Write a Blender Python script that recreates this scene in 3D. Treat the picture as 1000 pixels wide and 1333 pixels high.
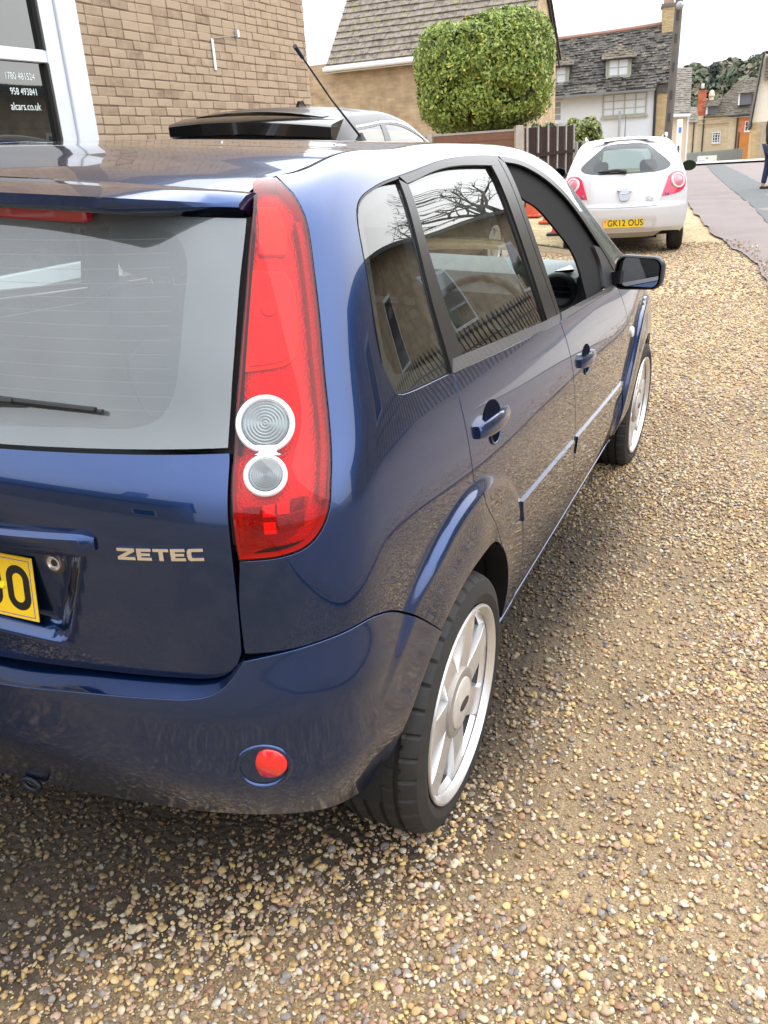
import bpy, math, random
import numpy as np
from mathutils import Vector, Matrix, Euler
from mathutils.geometry import delaunay_2d_cdt
for o in list(bpy.data.objects): bpy.data.objects.remove(o)
SC=bpy.context.scene; COL=SC.collection
rnd=random.Random(7); R=math.radians; PI=math.pi
# ------------------------------------------------ camera, sky, sun, exposure
# W: gravity frame (x right, y up the street, z up). The forecourt under the blue car falls to the right: frame S.
GW2S=np.array([[0.99778,-0.00062,-0.06663],[0.0,0.99996,-0.00935],[0.06664,0.00933,0.99773]])
S2W=Matrix([[float(GW2S[j][i]) for j in range(3)] for i in range(3)]).to_4x4()
def cam_matrix():
    px,py,pz,yaw,pit,rol=1.267,-1.489,1.423,-.4107,.4142,-.00245
    f=Vector((math.sin(yaw)*math.cos(pit),math.cos(yaw)*math.cos(pit),-math.sin(pit)))
    r=Vector((math.cos(yaw),-math.sin(yaw),0)); d=f.cross(r); c,s=math.cos(rol),math.sin(rol)
    X=c*r+s*d; Dn=-s*r+c*d; Y=-Dn; Z=-f
    m=Matrix(((X.x,Y.x,Z.x,px),(X.y,Y.y,Z.y,py),(X.z,Y.z,Z.z,pz),(0,0,0,1)))
    return S2W@m
cd=bpy.data.cameras.new('camera'); cam=bpy.data.objects.new('camera',cd); COL.objects.link(cam)
cam.matrix_world=cam_matrix(); cd.sensor_fit='VERTICAL'; cd.sensor_height=24; cd.lens=1113.8/1333*24
cd.clip_start=.02; cd.clip_end=2000
cd.dof.use_dof=True; cd.dof.focus_distance=2.1; cd.dof.aperture_fstop=16
SC.camera=cam
SC.render.resolution_x=768; SC.render.resolution_y=1024
W=bpy.data.worlds.new('World'); SC.world=W; W.use_nodes=True
nt=W.node_tree; nt.nodes.clear()
SUN_EL,SUN_AZ=R(42),R(40)
sky=nt.nodes.new('ShaderNodeTexSky'); sky.sky_type='NISHITA'; sky.sun_disc=False; sky.sun_elevation=SUN_EL; sky.sun_rotation=SUN_AZ
sky.air_density=1.0; sky.dust_density=3.0
mul=nt.nodes.new('ShaderNodeVectorMath'); mul.operation='SCALE'; mul.inputs[3].default_value=.10
tc=nt.nodes.new('ShaderNodeTexCoord'); cl=nt.nodes.new('ShaderNodeTexNoise'); cl.inputs['Scale'].default_value=2.2; cl.inputs['Detail'].default_value=6
cr=nt.nodes.new('ShaderNodeValToRGB'); cr.color_ramp.elements[0].position=.3; cr.color_ramp.elements[1].position=.75
cr.color_ramp.elements[0].color=(1.08,1.16,1.30,1); cr.color_ramp.elements[1].color=(1.50,1.53,1.58,1)
mx=nt.nodes.new('ShaderNodeMix'); mx.data_type='RGBA'; mx.inputs[0].default_value=.88
bg=nt.nodes.new('ShaderNodeBackground'); out=nt.nodes.new('ShaderNodeOutputWorld'); bg.inputs[1].default_value=1.0
L=nt.links.new
L(sky.outputs[0],mul.inputs[0]); L(tc.outputs['Generated'],cl.inputs['Vector']); L(cl.outputs['Fac'],cr.inputs[0])
# overcast dome: zenith brighter than the horizon
sz=nt.nodes.new('ShaderNodeSeparateXYZ'); L(tc.outputs['Generated'],sz.inputs[0]); mr=nt.nodes.new('ShaderNodeMapRange'); mr.inputs[1].default_value=0; mr.inputs[2].default_value=1; mr.inputs[3].default_value=.66; mr.inputs[4].default_value=1.85; L(sz.outputs[2],mr.inputs[0])
ov=nt.nodes.new('ShaderNodeVectorMath'); ov.operation='SCALE'; L(cr.outputs[0],ov.inputs[0]); L(mr.outputs[0],ov.inputs[3])
L(mul.outputs[0],mx.inputs[6]); L(ov.outputs[0],mx.inputs[7]); L(mx.outputs[2],bg.inputs[0]); L(bg.outputs[0],out.inputs[0])
sd=bpy.data.lights.new('sun','SUN'); sd.energy=2.0; sd.angle=R(115); sd.color=(1,.96,.9)
so=bpy.data.objects.new('sun',sd); COL.objects.link(so)
so.rotation_euler=Vector((-math.sin(SUN_AZ)*math.cos(SUN_EL),-math.cos(SUN_AZ)*math.cos(SUN_EL),-math.sin(SUN_EL))).to_track_quat('-Z','Y').to_euler()
SC.view_settings.view_transform='Standard'; SC.view_settings.look='None'; SC.view_settings.exposure=0.70; SC.view_settings.gamma=1
SC.view_settings.use_curve_mapping=False
SC.cycles.max_bounces=10; SC.cycles.transparent_max_bounces=24; SC.cycles.glossy_bounces=5; SC.cycles.use_denoising=True
SC.cycles.sample_clamp_indirect=6
# ------------------------------------------------ materials
MATS={}
def nd(nt,t,**k):
    n=nt.nodes.new(t)
    for a,b in k.items(): setattr(n,a,b)
    return n
def M(name,col=(.5,.5,.5),rough=.6,metal=0,coat=0,var=None,bump=None,spec=.5,rand=0,col2=None,coords='Object',extra=None):
    """principled; var=(scale,amount) noise towards col2, bump=(scale,strength,dist); rand = per-object brightness spread"""
    if name in MATS: return MATS[name]
    m=bpy.data.materials.new(name); m.use_nodes=True; nt=m.node_tree; p=nt.nodes['Principled BSDF']; l=nt.links.new
    p.inputs['Base Color'].default_value=(*col,1); p.inputs['Roughness'].default_value=rough; p.inputs['Metallic'].default_value=metal
    p.inputs['Coat Weight'].default_value=coat; p.inputs['Coat Roughness'].default_value=.025; p.inputs['Specular IOR Level'].default_value=spec
    tc=nd(nt,'ShaderNodeTexCoord'); cur=None
    if var:
        n=nd(nt,'ShaderNodeTexNoise'); n.inputs['Scale'].default_value=var[0]; n.inputs['Detail'].default_value=8; n.inputs['Roughness'].default_value=.65
        l(tc.outputs[coords],n.inputs['Vector'])
        r=nd(nt,'ShaderNodeMapRange'); r.inputs[1].default_value=.3; r.inputs[2].default_value=.7; l(n.outputs['Fac'],r.inputs[0]); r.inputs[4].default_value=var[1]
        x=nd(nt,'ShaderNodeMix',data_type='RGBA'); l(r.outputs[0],x.inputs[0]); x.inputs[6].default_value=(*col,1)
        c2=col2 or tuple(c*.45 for c in col); x.inputs[7].default_value=(*c2,1); cur=x.outputs[2]
    if rand:
        oi=nd(nt,'ShaderNodeObjectInfo'); r=nd(nt,'ShaderNodeMapRange'); r.inputs[3].default_value=1-rand; r.inputs[4].default_value=1+rand; l(oi.outputs['Random'],r.inputs[0])
        v=nd(nt,'ShaderNodeVectorMath',operation='SCALE'); l(r.outputs[0],v.inputs[3])
        if cur is None: v.inputs[0].default_value=col
        else: l(cur,v.inputs[0])
        cur=v.outputs[0]
    if cur is not None: l(cur,p.inputs['Base Color'])
    if bump:
        n=nd(nt,'ShaderNodeTexNoise'); n.inputs['Scale'].default_value=bump[0]; n.inputs['Detail'].default_value=6; l(tc.outputs[coords],n.inputs['Vector'])
        b=nd(nt,'ShaderNodeBump'); b.inputs['Strength'].default_value=bump[1]; b.inputs['Distance'].default_value=bump[2]; l(n.outputs['Fac'],b.inputs['Height']); l(b.outputs[0],p.inputs['Normal'])
    if extra: extra(nt,p,tc)
    MATS[name]=m; return m
def glass(name,tint=(.9,.95,.93),ior=1.55,rough=0.0,film=0):
    if name in MATS: return MATS[name]
    m=bpy.data.materials.new(name); m.use_nodes=True; nt=m.node_tree; nt.nodes.clear(); l=nt.links.new
    t=nd(nt,'ShaderNodeBsdfTransparent'); t.inputs[0].default_value=(*tint,1); g=nd(nt,'ShaderNodeBsdfGlossy'); g.inputs['Roughness'].default_value=rough
    f=nd(nt,'ShaderNodeFresnel'); f.inputs[0].default_value=ior; geo=nd(nt,'ShaderNodeNewGeometry')
    s=nd(nt,'ShaderNodeMath',operation='SUBTRACT'); s.inputs[0].default_value=1; l(geo.outputs['Backfacing'],s.inputs[1])
    d_=nd(nt,'ShaderNodeMath',operation='ADD'); d_.inputs[1].default_value=1; l(f.outputs[0],d_.inputs[0]); e_=nd(nt,'ShaderNodeMath',operation='DIVIDE'); l(f.outputs[0],e_.inputs[0]); l(d_.outputs[0],e_.inputs[1]); e2=nd(nt,'ShaderNodeMath',operation='MULTIPLY'); e2.inputs[1].default_value=2; l(e_.outputs[0],e2.inputs[0])
    k=nd(nt,'ShaderNodeMath',operation='MULTIPLY'); l(e2.outputs[0],k.inputs[0]); l(s.outputs[0],k.inputs[1])
    x=nd(nt,'ShaderNodeMixShader'); l(k.outputs[0],x.inputs[0]); l(t.outputs[0],x.inputs[1]); l(g.outputs[0],x.inputs[2])
    o=nd(nt,'ShaderNodeOutputMaterial'); fin=x.outputs[0]
    if film:   # pale diffuse veil painted in for reflected sky, uneven by noise
        tc=nd(nt,'ShaderNodeTexCoord'); n=nd(nt,'ShaderNodeTexNoise'); n.inputs['Scale'].default_value=3.5; n.inputs['Detail'].default_value=9; n.inputs['Roughness'].default_value=.65; l(tc.outputs['Object'],n.inputs['Vector'])
        r=nd(nt,'ShaderNodeMapRange'); r.inputs[1].default_value=.3; r.inputs[2].default_value=.75; r.inputs[3].default_value=film*.75; r.inputs[4].default_value=film*1.35; l(n.outputs['Fac'],r.inputs[0])
        d=nd(nt,'ShaderNodeBsdfDiffuse'); d.inputs[0].default_value=(.62,.70,.72,1); y=nd(nt,'ShaderNodeMixShader'); l(r.outputs[0],y.inputs[0]); l(fin,y.inputs[1]); l(d.outputs[0],y.inputs[2]); fin=y.outputs[0]
    l(fin,o.inputs[0]); MATS[name]=m; return m
# ------------------------------------------------ objects
def tag(o,label=None,cat=None,group=None,kind=None):
    if label:o['label']=label
    if cat:o['category']=cat
    if group:o['group']=group
    if kind:o['kind']=kind
    return o
def empty(name,mw=None,label=None,cat=None,group=None):
    o=bpy.data.objects.new(name,None); COL.objects.link(o); o.empty_display_size=.2
    if mw is not None: o.matrix_world=mw
    return tag(o,label,cat,group)
def mk(name,v,f,mat=None,parent=None,smooth=False,normals=None,loc=None,rot=None):
    me=bpy.data.meshes.new(name); me.from_pydata([tuple(map(float,p)) for p in v],[],[tuple(map(int,q)) for q in f]); me.update()
    if mat: me.materials.append(mat)
    if smooth or normals is not None: me.shade_smooth()
    if normals is not None: me.normals_split_custom_set_from_vertices([tuple(map(float,n)) for n in normals])
    return ob(name,me,parent,loc,rot)
def ob(name,me,parent=None,loc=None,rot=None):
    o=bpy.data.objects.new(name,me); COL.objects.link(o)
    if parent: o.parent=parent
    if loc is not None:o.location=loc
    if rot is not None:o.rotation_euler=rot
    return o
class B:
    """collects boxes, prisms, tubes and lathes into one mesh"""
    def __init__(s): s.v=[];s.f=[]
    def add(s,v,f):
        n=len(s.v); s.v+=[tuple(p) for p in v]; s.f+=[tuple(i+n for i in q) for q in f]; return s
    def box(s,a,b,bev=0,mat=None):
        x0,y0,z0=a;x1,y1,z1=b
        if bev:
            e=min(bev,abs(x1-x0)/2.1,abs(y1-y0)/2.1,abs(z1-z0)/2.1); V=[];F=[]
            rings=[]
            for (z,i) in ((z0,e),(z0+e,0),(z1-e,0),(z1,e)):
                r=[(x0+i+e,y0+i,z),(x1-i-e,y0+i,z),(x1-i,y0+i+e,z),(x1-i,y1-i-e,z),(x1-i-e,y1-i,z),(x0+i+e,y1-i,z),(x0+i,y1-i-e,z),(x0+i,y0+i+e,z)]
                rings.append(len(V)); V+=r
            for k in range(3):
                for j in range(8):
                    a0,b0=rings[k]+j,rings[k]+(j+1)%8; F.append((a0,b0,b0+8,a0+8))
            F.append(tuple(range(7,-1,-1))); F.append(tuple(range(24,32)))
        else:
            V=[(x0,y0,z0),(x1,y0,z0),(x1,y1,z0),(x0,y1,z0),(x0,y0,z1),(x1,y0,z1),(x1,y1,z1),(x0,y1,z1)]
            F=[(0,3,2,1),(4,5,6,7),(0,1,5,4),(1,2,6,5),(2,3,7,6),(3,0,4,7)]
        if mat is not None: V=[tuple(mat@Vector(p)) for p in V]
        return s.add(V,F)
    def prism(s,poly,d,mat=None):
        """poly of 3-D points extruded by vector d"""
        n=len(poly); V=[tuple(p) for p in poly]+[(p[0]+d[0],p[1]+d[1],p[2]+d[2]) for p in poly]
        F=[tuple(range(n-1,-1,-1)),tuple(range(n,2*n))]+[(i,(i+1)%n,n+(i+1)%n,n+i) for i in range(n)]
        if mat is not None: V=[tuple(mat@Vector(p)) for p in V]
        return s.add(V,F)
    def tube(s,pts,r,n=8,cap=True):
        pts=[Vector(p) for p in pts]; rr=r if isinstance(r,(list,tuple)) else [r]*len(pts); V=[];F=[]
        up=Vector((0,0,1))
        for i,p in enumerate(pts):
            t=(pts[min(i+1,len(pts)-1)]-pts[max(i-1,0)]).normalized()
            a=t.cross(up)
            if a.length<.05:a=t.cross(Vector((1,0,0)))
            a.normalize(); b=a.cross(t)
            for j in range(n):
                q=2*PI*j/n; V.append(tuple(p+rr[i]*(math.cos(q)*a+math.sin(q)*b)))
        for i in range(len(pts)-1):
            for j in range(n): F.append((i*n+j,i*n+(j+1)%n,(i+1)*n+(j+1)%n,(i+1)*n+j))
        if cap:F+= [tuple(range(n-1,-1,-1)),tuple(range((len(pts)-1)*n,len(pts)*n))]
        return s.add(V,F)
    def lathe(s,prof,n=48,mat=None,arc=2*PI):
        """prof: list of (r,h); axis z"""
        V=[];F=[];m=n if arc>=2*PI-1e-6 else n+1
        for r,h in prof:
            for j in range(m): q=arc*j/n; V.append((r*math.cos(q),r*math.sin(q),h))
        for i in range(len(prof)-1):
            for j in range(n):
                k=(j+1)%m; F.append((i*m+j,i*m+k,(i+1)*m+k,(i+1)*m+j))
        if mat is not None: V=[tuple(mat@Vector(p)) for p in V]
        return s.add(V,F)
    def build(s,name,mat,parent=None,smooth=False,ang=None,loc=None,rot=None):
        o=mk(name,s.v,s.f,mat,parent,smooth,loc=loc,rot=rot)
        if ang: smooth_by_angle(o.data,ang)
        return o
def smooth_by_angle(me,deg):
    me.shade_smooth(); me.set_sharp_from_angle(angle=R(deg))
def text_mesh(name,txt,size,depth,mat,parent=None,mw=None,bold=0.0,sx=1.0,spacing=1.0,align='CENTER'):
    cu=bpy.data.curves.new(name,'FONT'); cu.body=txt; cu.size=size; cu.extrude=depth; cu.offset=bold; cu.align_x=align; cu.align_y='CENTER'; cu.space_character=spacing; cu.resolution_u=6
    t=bpy.data.objects.new(name,cu); COL.objects.link(t); dg=bpy.context.evaluated_depsgraph_get()
    me=bpy.data.meshes.new_from_object(t.evaluated_get(dg)); bpy.data.objects.remove(t)
    for v in me.vertices: v.co.x*=sx
    me.materials.clear(); me.materials.append(mat); o=ob(name,me,parent)
    if mw is not None:
        if parent: o.matrix_local=mw
        else: o.matrix_world=mw
    return o
def frame(p,n,up=(0,0,1)):
    """matrix with z along n, y towards up"""
    n=Vector(n).normalized(); x=Vector(up).cross(n).normalized(); y=n.cross(x)
    return Matrix(((x.x,y.x,n.x,p[0]),(x.y,y.y,n.y,p[1]),(x.z,y.z,n.z,p[2]),(0,0,0,1)))
# ------------------------------------------------ spline body surfaces
def bas(xk):
    xk=np.array(xk,float); n=len(xk); I=np.eye(n); h=np.diff(xk); A=np.zeros((n,n)); Bm=np.zeros((n,n)); A[0,0]=A[-1,-1]=1
    for i in range(1,n-1):
        A[i,i-1]=h[i-1];A[i,i]=2*(h[i-1]+h[i]);A[i,i+1]=h[i]
        Bm[i]=6*((I[i+1]-I[i])/h[i]-(I[i]-I[i-1])/h[i-1])
    Mm=np.linalg.solve(A,Bm)
    def f(x):
        x=np.asarray(x,float); i=np.clip(np.searchsorted(xk,x)-1,0,n-2); hh=xk[i+1]-xk[i]; u=(xk[i+1]-x)/hh; v=(x-xk[i])/hh
        return u[:,None]*I[i]+v[:,None]*I[i+1]+((u**3-u)*hh*hh/6)[:,None]*Mm[i]+((v**3-v)*hh*hh/6)[:,None]*Mm[i+1]
    return f
class Surf:
    def __init__(s,sk,tk,net,disp=None): s.net=np.array(net,float); s.bs=bas(sk); s.bt=bas(tk); s.disp=disp
    def pos(s,a,b):
        a=np.asarray(a,float).ravel();b=np.asarray(b,float).ravel();sg=np.where(a<0,-1,1);a=np.abs(a)
        p=np.einsum('ni,nj,ijk->nk',s.bs(a),s.bt(b),s.net,optimize=True)
        if s.disp is not None: p=p+s.disp(p,a,b)
        p[:,0]*=sg; return p
    def ev(s,a,b,off=0,e=2e-3):
        a=np.asarray(a,float).ravel();b=np.asarray(b,float).ravel()
        p=s.pos(a,b); n=np.cross(s.pos(a+e,b)-s.pos(a-e,b),s.pos(a,b+e)-s.pos(a,b-e)); n/=np.linalg.norm(n,axis=1)[:,None]+1e-12
        return p+n*off,n
    def at(s,a,b,off=0):
        p,n=s.ev([a],[b],off); return Vector(p[0]),Vector(n[0])
ip=lambda x,X,Y:float(np.interp(x,X,Y))
def sm(a,b,x):
    u=np.clip((x-a)/(b-a),0,1);return u*u*(3-2*u)
class Spec: pass
def car_net(c):
    wt=lambda z:c.wx-c.ws*(z-c.zb)
    def side(y,k):
        t=c.T[k];d=ip(y,c.DY,c.DZ)
        if t<=c.zb:
            z=c.ZC[k]
            if d<c.zb+.02: z=c.T[0]+(z-c.T[0])*(min(d-.02,c.zb)-c.T[0])/(c.zb-c.T[0])
            x=c.XC[k]; lo=1-ip(t,[.6,1.0],[0,1])
            x-=lo*ip(y,[-.6,-.3,.1],c.tlo); x+=(1-lo)*ip(y,[-.6,-.3,.2],c.thi)
        else:
            fr=(c.ZC[k]-c.zb)/(c.ztop-c.zb);b=min(c.zb,d-.02);z=b+fr*(d-b)
            x=c.XC[k]-wt(c.ZC[k])+wt(z)+ip(y,[-.6,-.3,.2],c.thi)
        return x-ip(y,c.FY,c.FX),z
    net=[]
    cols=['r0','r1','r2','r3','r4','r5','r6','r7']+c.sidey+['f1','f2','f3']; off=[(0,0),(.42,.006),(.763,.025)]
    for q in cols:
        row=[]
        for k,t in enumerate(c.T):
            y0=c.YR[k]
            if isinstance(q,float): x,z=side(q,k);y=q
            elif q[0]=='r':
                i=int(q[1]); w,_=side(y0+.15,k); zr=ip(y0+.02,c.DY,c.DZ)
                z=c.ZC[k] if t<=c.zb else c.zb+(c.ZC[k]-c.zb)/(c.ztop-c.zb)*(zr-c.zb)
                if i<3:
                    x=off[i][0]*(w-c.cr);y=y0+off[i][1]*c.rc; z+=(.02,.02,.008)[i]*max(0,(t-c.T[-5])/(c.T[-1]-c.T[-5]))
                elif i==3: x=w-c.cr;y=y0+.055*c.rc
                elif i==4: x=w-c.cr*.52;y=y0+.088*c.rc
                elif i==5: x=w-c.cr*.17;y=y0+.148*c.rc
                elif i==6: y=y0+.26;x,z=side(y,k);x-=.004
                else: y=y0+.45;x,z=side(y,k)
            else:
                x0,z=side(c.sidey[-1],k); x={'f1':x0-.13,'f2':x0*.46,'f3':0}[q]; y=c.sidey[-1]+{'f1':.09,'f2':.15,'f3':.17}[q]
            row.append((x,y,z))
        net.append(row)
    sk=[0,.25,.45,.61,.69,.77,.885,1.075]; s7=1.075; y7=-.634+.45
    sk+=[s7+(y-y7) for y in c.sidey]; e=sk[-1]; sk+=[e+.16,e+.36,e+.66]
    return sk,net
hs=Spec(); c=hs
c.T=[.17,.24,.34,.46,.58,.64,.72,.80,.88,.95,1.02,1.12,1.22,1.30,1.36,1.39,1.41,1.43]
c.XC=[.72,.765,.79,.802,.808,.809,.807,.802,.791,.775,.752,.717,.682,.652,.625,.605,.583,.56]
c.ZC=[.175,.24,.34,.46,.58,.64,.72,.80,.88,.95,1.02,1.12,1.22,1.30,1.355,1.38,1.395,1.402]
c.YR=[-.55,-.59,-.61,-.625,-.63,-.632,-.634,-.636,-.636,-.625,-.585,-.543,-.503,-.468,-.443,-.425,-.40,-.37]
c.DY=[-.6,-.4,-.2,0,.3,.6,.9,1.1,1.25,1.4,1.6,1.8,2.0,2.2,2.5,2.9,3.1,3.3]
c.DZ=[1.340,1.363,1.384,1.397,1.407,1.409,1.401,1.388,1.365,1.31,1.215,1.11,1.01,.955,.925,.86,.80,.74]
c.zb=.95;c.ztop=1.402;c.wx=.775;c.ws=.345;c.tlo=[.028,.022,0];c.thi=[.012,.008,0];c.FY=[1.9,2.3,2.7,2.95,3.1];c.FX=[0,.006,.03,.075,.14]
c.sidey=[.35,.7,1.05,1.3,1.55,1.8,2.1,2.4,2.7,2.95,3.1];c.cr=.155;c.rc=1
WB=2.486;WZ=.285;SO=1.259
def flare(p,a,b):
    o=np.zeros_like(p)
    for yc in (0,WB):
        r=np.hypot(p[:,1]-yc,p[:,2]-WZ); f=(sm(.513,.480,r)*.021+sm(.475,.36,r)*.009)*sm(.18,.40,p[:,2])*sm(.80,1.1,a)
        f=f*sm(3.1,2.8,p[:,1]) if yc>1 else f*(1-.75*sm(-.02,.26,p[:,1]))
        o[:,0]+=f
    return o
def tgdisp(p,a,b):
    o=flare(p,a,b); k=sm(.375,.325,a+(.86-b)*.28)*sm(.675,.70,b)*sm(.868,.855,b); o[:,1]+=.034*k; return o
def bumpdisp(p,a,b):
    o=flare(p,a,b); k=sm(1.15,.75,a); amt=.042*k*sm(.76,.60,b); g=sm(.5,.95,a)
    o[:,1]-=amt*(1-g); o[:,0]+=amt*.55*g
    u=sm(.50,.28,b)*k; o[:,1]+=(1-g)*.06*u; o[:,0]-=g*.05*u
    # round cup of the fog lamp
    return o
sk,net=car_net(hs)
HS=Surf(sk,hs.T,net,flare); HT=Surf(sk,hs.T,net,tgdisp); HB=Surf(sk,hs.T,net,bumpdisp)
# ---- 2-D curve tools in surface parameters
def crom(pts,step=.012):
    P=[np.array(p,float) for p in pts]
    if len(P)==2:
        n=max(1,int(np.linalg.norm(P[1]-P[0])/step)); return [P[0]+(P[1]-P[0])*i/n for i in range(n+1)]
    Q=[2*P[0]-P[1]]+P+[2*P[-1]-P[-2]]; out=[]
    for i in range(1,len(Q)-2):
        p0,p1,p2,p3=Q[i-1:i+3]; d=lambda a,b:max(1e-6,np.linalg.norm(b-a))**.5
        t0=0;t1=t0+d(p0,p1);t2=t1+d(p1,p2);t3=t2+d(p2,p3); n=max(1,int(np.linalg.norm(p2-p1)/step))
        for j in range(n):
            t=t1+(t2-t1)*j/n
            a1=(t1-t)/(t1-t0)*p0+(t-t0)/(t1-t0)*p1;a2=(t2-t)/(t2-t1)*p1+(t-t1)/(t2-t1)*p2;a3=(t3-t)/(t3-t2)*p2+(t-t2)/(t3-t2)*p3
            b1=(t2-t)/(t2-t0)*a1+(t-t0)/(t2-t0)*a2;b2=(t3-t)/(t3-t1)*a2+(t-t1)/(t3-t1)*a3
            out.append((t2-t)/(t2-t1)*b1+(t-t1)/(t2-t1)*b2)
    out.append(P[-1]); return out
def loop(*segs,step=.012):
    o=[]
    for s in segs:
        for q in crom(s,step):
            if not o or np.linalg.norm(q-o[-1])>1e-4:o.append(q)
    if np.linalg.norm(o[0]-o[-1])<1e-4:o.pop()
    return np.array(o)
def area(p): return .5*np.sum(p[:,0]*np.roll(p[:,1],-1)-np.roll(p[:,0],-1)*p[:,1])
def inset(p,g):
    d=np.roll(p,-1,0)-p; d/=np.linalg.norm(d,axis=1)[:,None]+1e-12; n=np.stack([-d[:,1],d[:,0]],1); m=n+np.roll(n,1,0)
    l=np.linalg.norm(m,axis=1)[:,None]; m=m/np.maximum(l,1e-6); k=np.clip(1/np.maximum(.5*l,.4),1,2); return p+m*g*k
def inside(p,q):
    x,y=q[:,0],q[:,1]; c=np.zeros(len(q),bool)
    for i in range(len(p)):
        a,b=p[i-1],p[i]; h=(a[1]>y)!=(b[1]>y); t=(b[0]-a[0])*(y-a[1])/(b[1]-a[1]+1e-15)+a[0]; c^=h&(x<t)
    return c
def panel(name,S,poly,mat,parent=None,gap=.0022,off=0.,depth=.012,res=.018,mirror=False,rim=True,holes=(),extra=None):
    p=np.array(poly)
    if mirror:p=p*[-1,1]
    if area(p)<0:p=p[::-1]
    if gap:p=inset(p,gap)
    hs_=[np.array(h) for h in holes]
    lo,hi=p.min(0),p.max(0); g=np.stack(np.meshgrid(np.arange(lo[0]+res/2,hi[0],res),np.arange(lo[1]+res/2,hi[1],res)),-1).reshape(-1,2)
    if len(g):
        k=inside(p,g)
        for h in hs_: k&=~inside(h,g)
        g=g[k]
        if len(g):
            dm=np.full(len(g),9.)
            for q in np.concatenate([p]+hs_): dm=np.minimum(dm,np.hypot(*(g-q).T))
            g=g[dm>res*.45]
    if extra is not None:
        e=np.array(extra)*([-1,1] if mirror else [1,1]); e=e[inside(p,e)]; dm=np.full(len(e),9.)
        for q in p: dm=np.minimum(dm,np.hypot(*(e-q).T))
        e=e[dm>.004]; k=np.ones(len(g),bool)
        for q in e: k&=np.hypot(*(g-q).T)>.0055
        g=np.concatenate([g[k],e])
    nb=len(p); L_=[p]+hs_+([g] if len(g) else []); al=np.concatenate(L_); fl=[list(range(nb))]; n0=nb
    for h in hs_: fl.append(list(range(n0,n0+len(h)))); n0+=len(h)
    r=delaunay_2d_cdt([Vector(q) for q in al],[],fl,1,1e-7)
    vv=np.array([(v.x,v.y) for v in r[0]]); F=[tuple(f) for f in r[2]]
    for h in hs_:
        c=np.array([vv[list(f)].mean(0) for f in F]); k=inside(h,c); F=[f for f,q in zip(F,k) if not q]
    P,N=S.ev(vv[:,0],vv[:,1],off); V=list(P);NN=list(N)
    if rim:
        bp,bn=S.ev(p[:,0],p[:,1],off); t=np.roll(bp,-1,0)-np.roll(bp,1,0); t/=np.linalg.norm(t,axis=1)[:,None]+1e-12; b=np.cross(t,bn)
        k=min(.0016,max(gap,.0008)*.8)
        rings=[(bp,bn),(bp+b*k*.7-bn*k*.3,(bn+b)),(bp+b*k-bn*k,b+bn*.2),(bp+b*k-bn*(depth),b)]; base=len(V)
        for a,n in rings: V+=list(a);NN+=list(n/np.linalg.norm(n,axis=1)[:,None])
        for i in range(3):
            for j in range(nb):
                a0=base+i*nb+j;b0=base+i*nb+(j+1)%nb; F.append((a0,a0+nb,b0+nb,b0))
    return mk(name,V,F,mat,parent,normals=NN)
def ribbon(name,S,A,Bp,mat,parent=None,off=0.,n=60,w=3,edge=.006,mirror=False,step=.01):
    """loft between two open parameter curves, edges folded inwards"""
    def rs(c):
        c=np.array(crom(c,step)); l=np.concatenate([[0],np.cumsum(np.linalg.norm(np.diff(c,axis=0),axis=1))]); u=np.linspace(0,l[-1],n)
        return np.stack([np.interp(u,l,c[:,0]),np.interp(u,l,c[:,1])],1)
    a,b=rs(A),rs(Bp); rows=[a+(b-a)*i/w for i in range(w+1)]
    if mirror: rows=[r*[-1,1] for r in rows]
    V=[];N=[]; P0,n0=S.ev(rows[0][:,0],rows[0][:,1],off-edge); V+=list(P0);N+=list(n0)
    for r in rows:
        p,q=S.ev(r[:,0],r[:,1],off); V+=list(p);N+=list(q)
    p,q=S.ev(rows[-1][:,0],rows[-1][:,1],off-edge); V+=list(p);N+=list(q); k=len(rows)+2; F=[]
    for i in range(k-1):
        for j in range(n-1):
            q=(i*n+j,i*n+j+1,(i+1)*n+j+1,(i+1)*n+j); F.append(q)
    F+=[tuple(i*n for i in range(k-1,-1,-1)),tuple(i*n+n-1 for i in range(k))]
    o=mk(name,V,F,mat,parent); me=o.data
    # orient outwards
    c=np.array([me.polygons[(len(F)-2)//2].normal]); mid=N[len(N)//2]
    if float(np.dot(c[0],mid))<0: me.flip_normals()
    smooth_by_angle(me,40); return o
def circ(cs,ct,r,a0,a1,n=24): return [(cs+r*math.cos(a0+(a1-a0)*i/n),ct+r*math.sin(a0+(a1-a0)*i/n)) for i in range(n+1)]
def discs(name,S,s,t,prof,mat,parent,n=40,off=0,sq=1.0,rot=0):
    """lathe profile standing on the surface at (s,t)"""
    p,q=S.at(s,t,off); m=frame(p,q)@Matrix.Rotation(rot,4,'Z')@Matrix.Diagonal((1,sq,1,1)); o=B().lathe(prof,n,m).build(name,mat,parent); smooth_by_angle(o.data,35); return o
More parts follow.
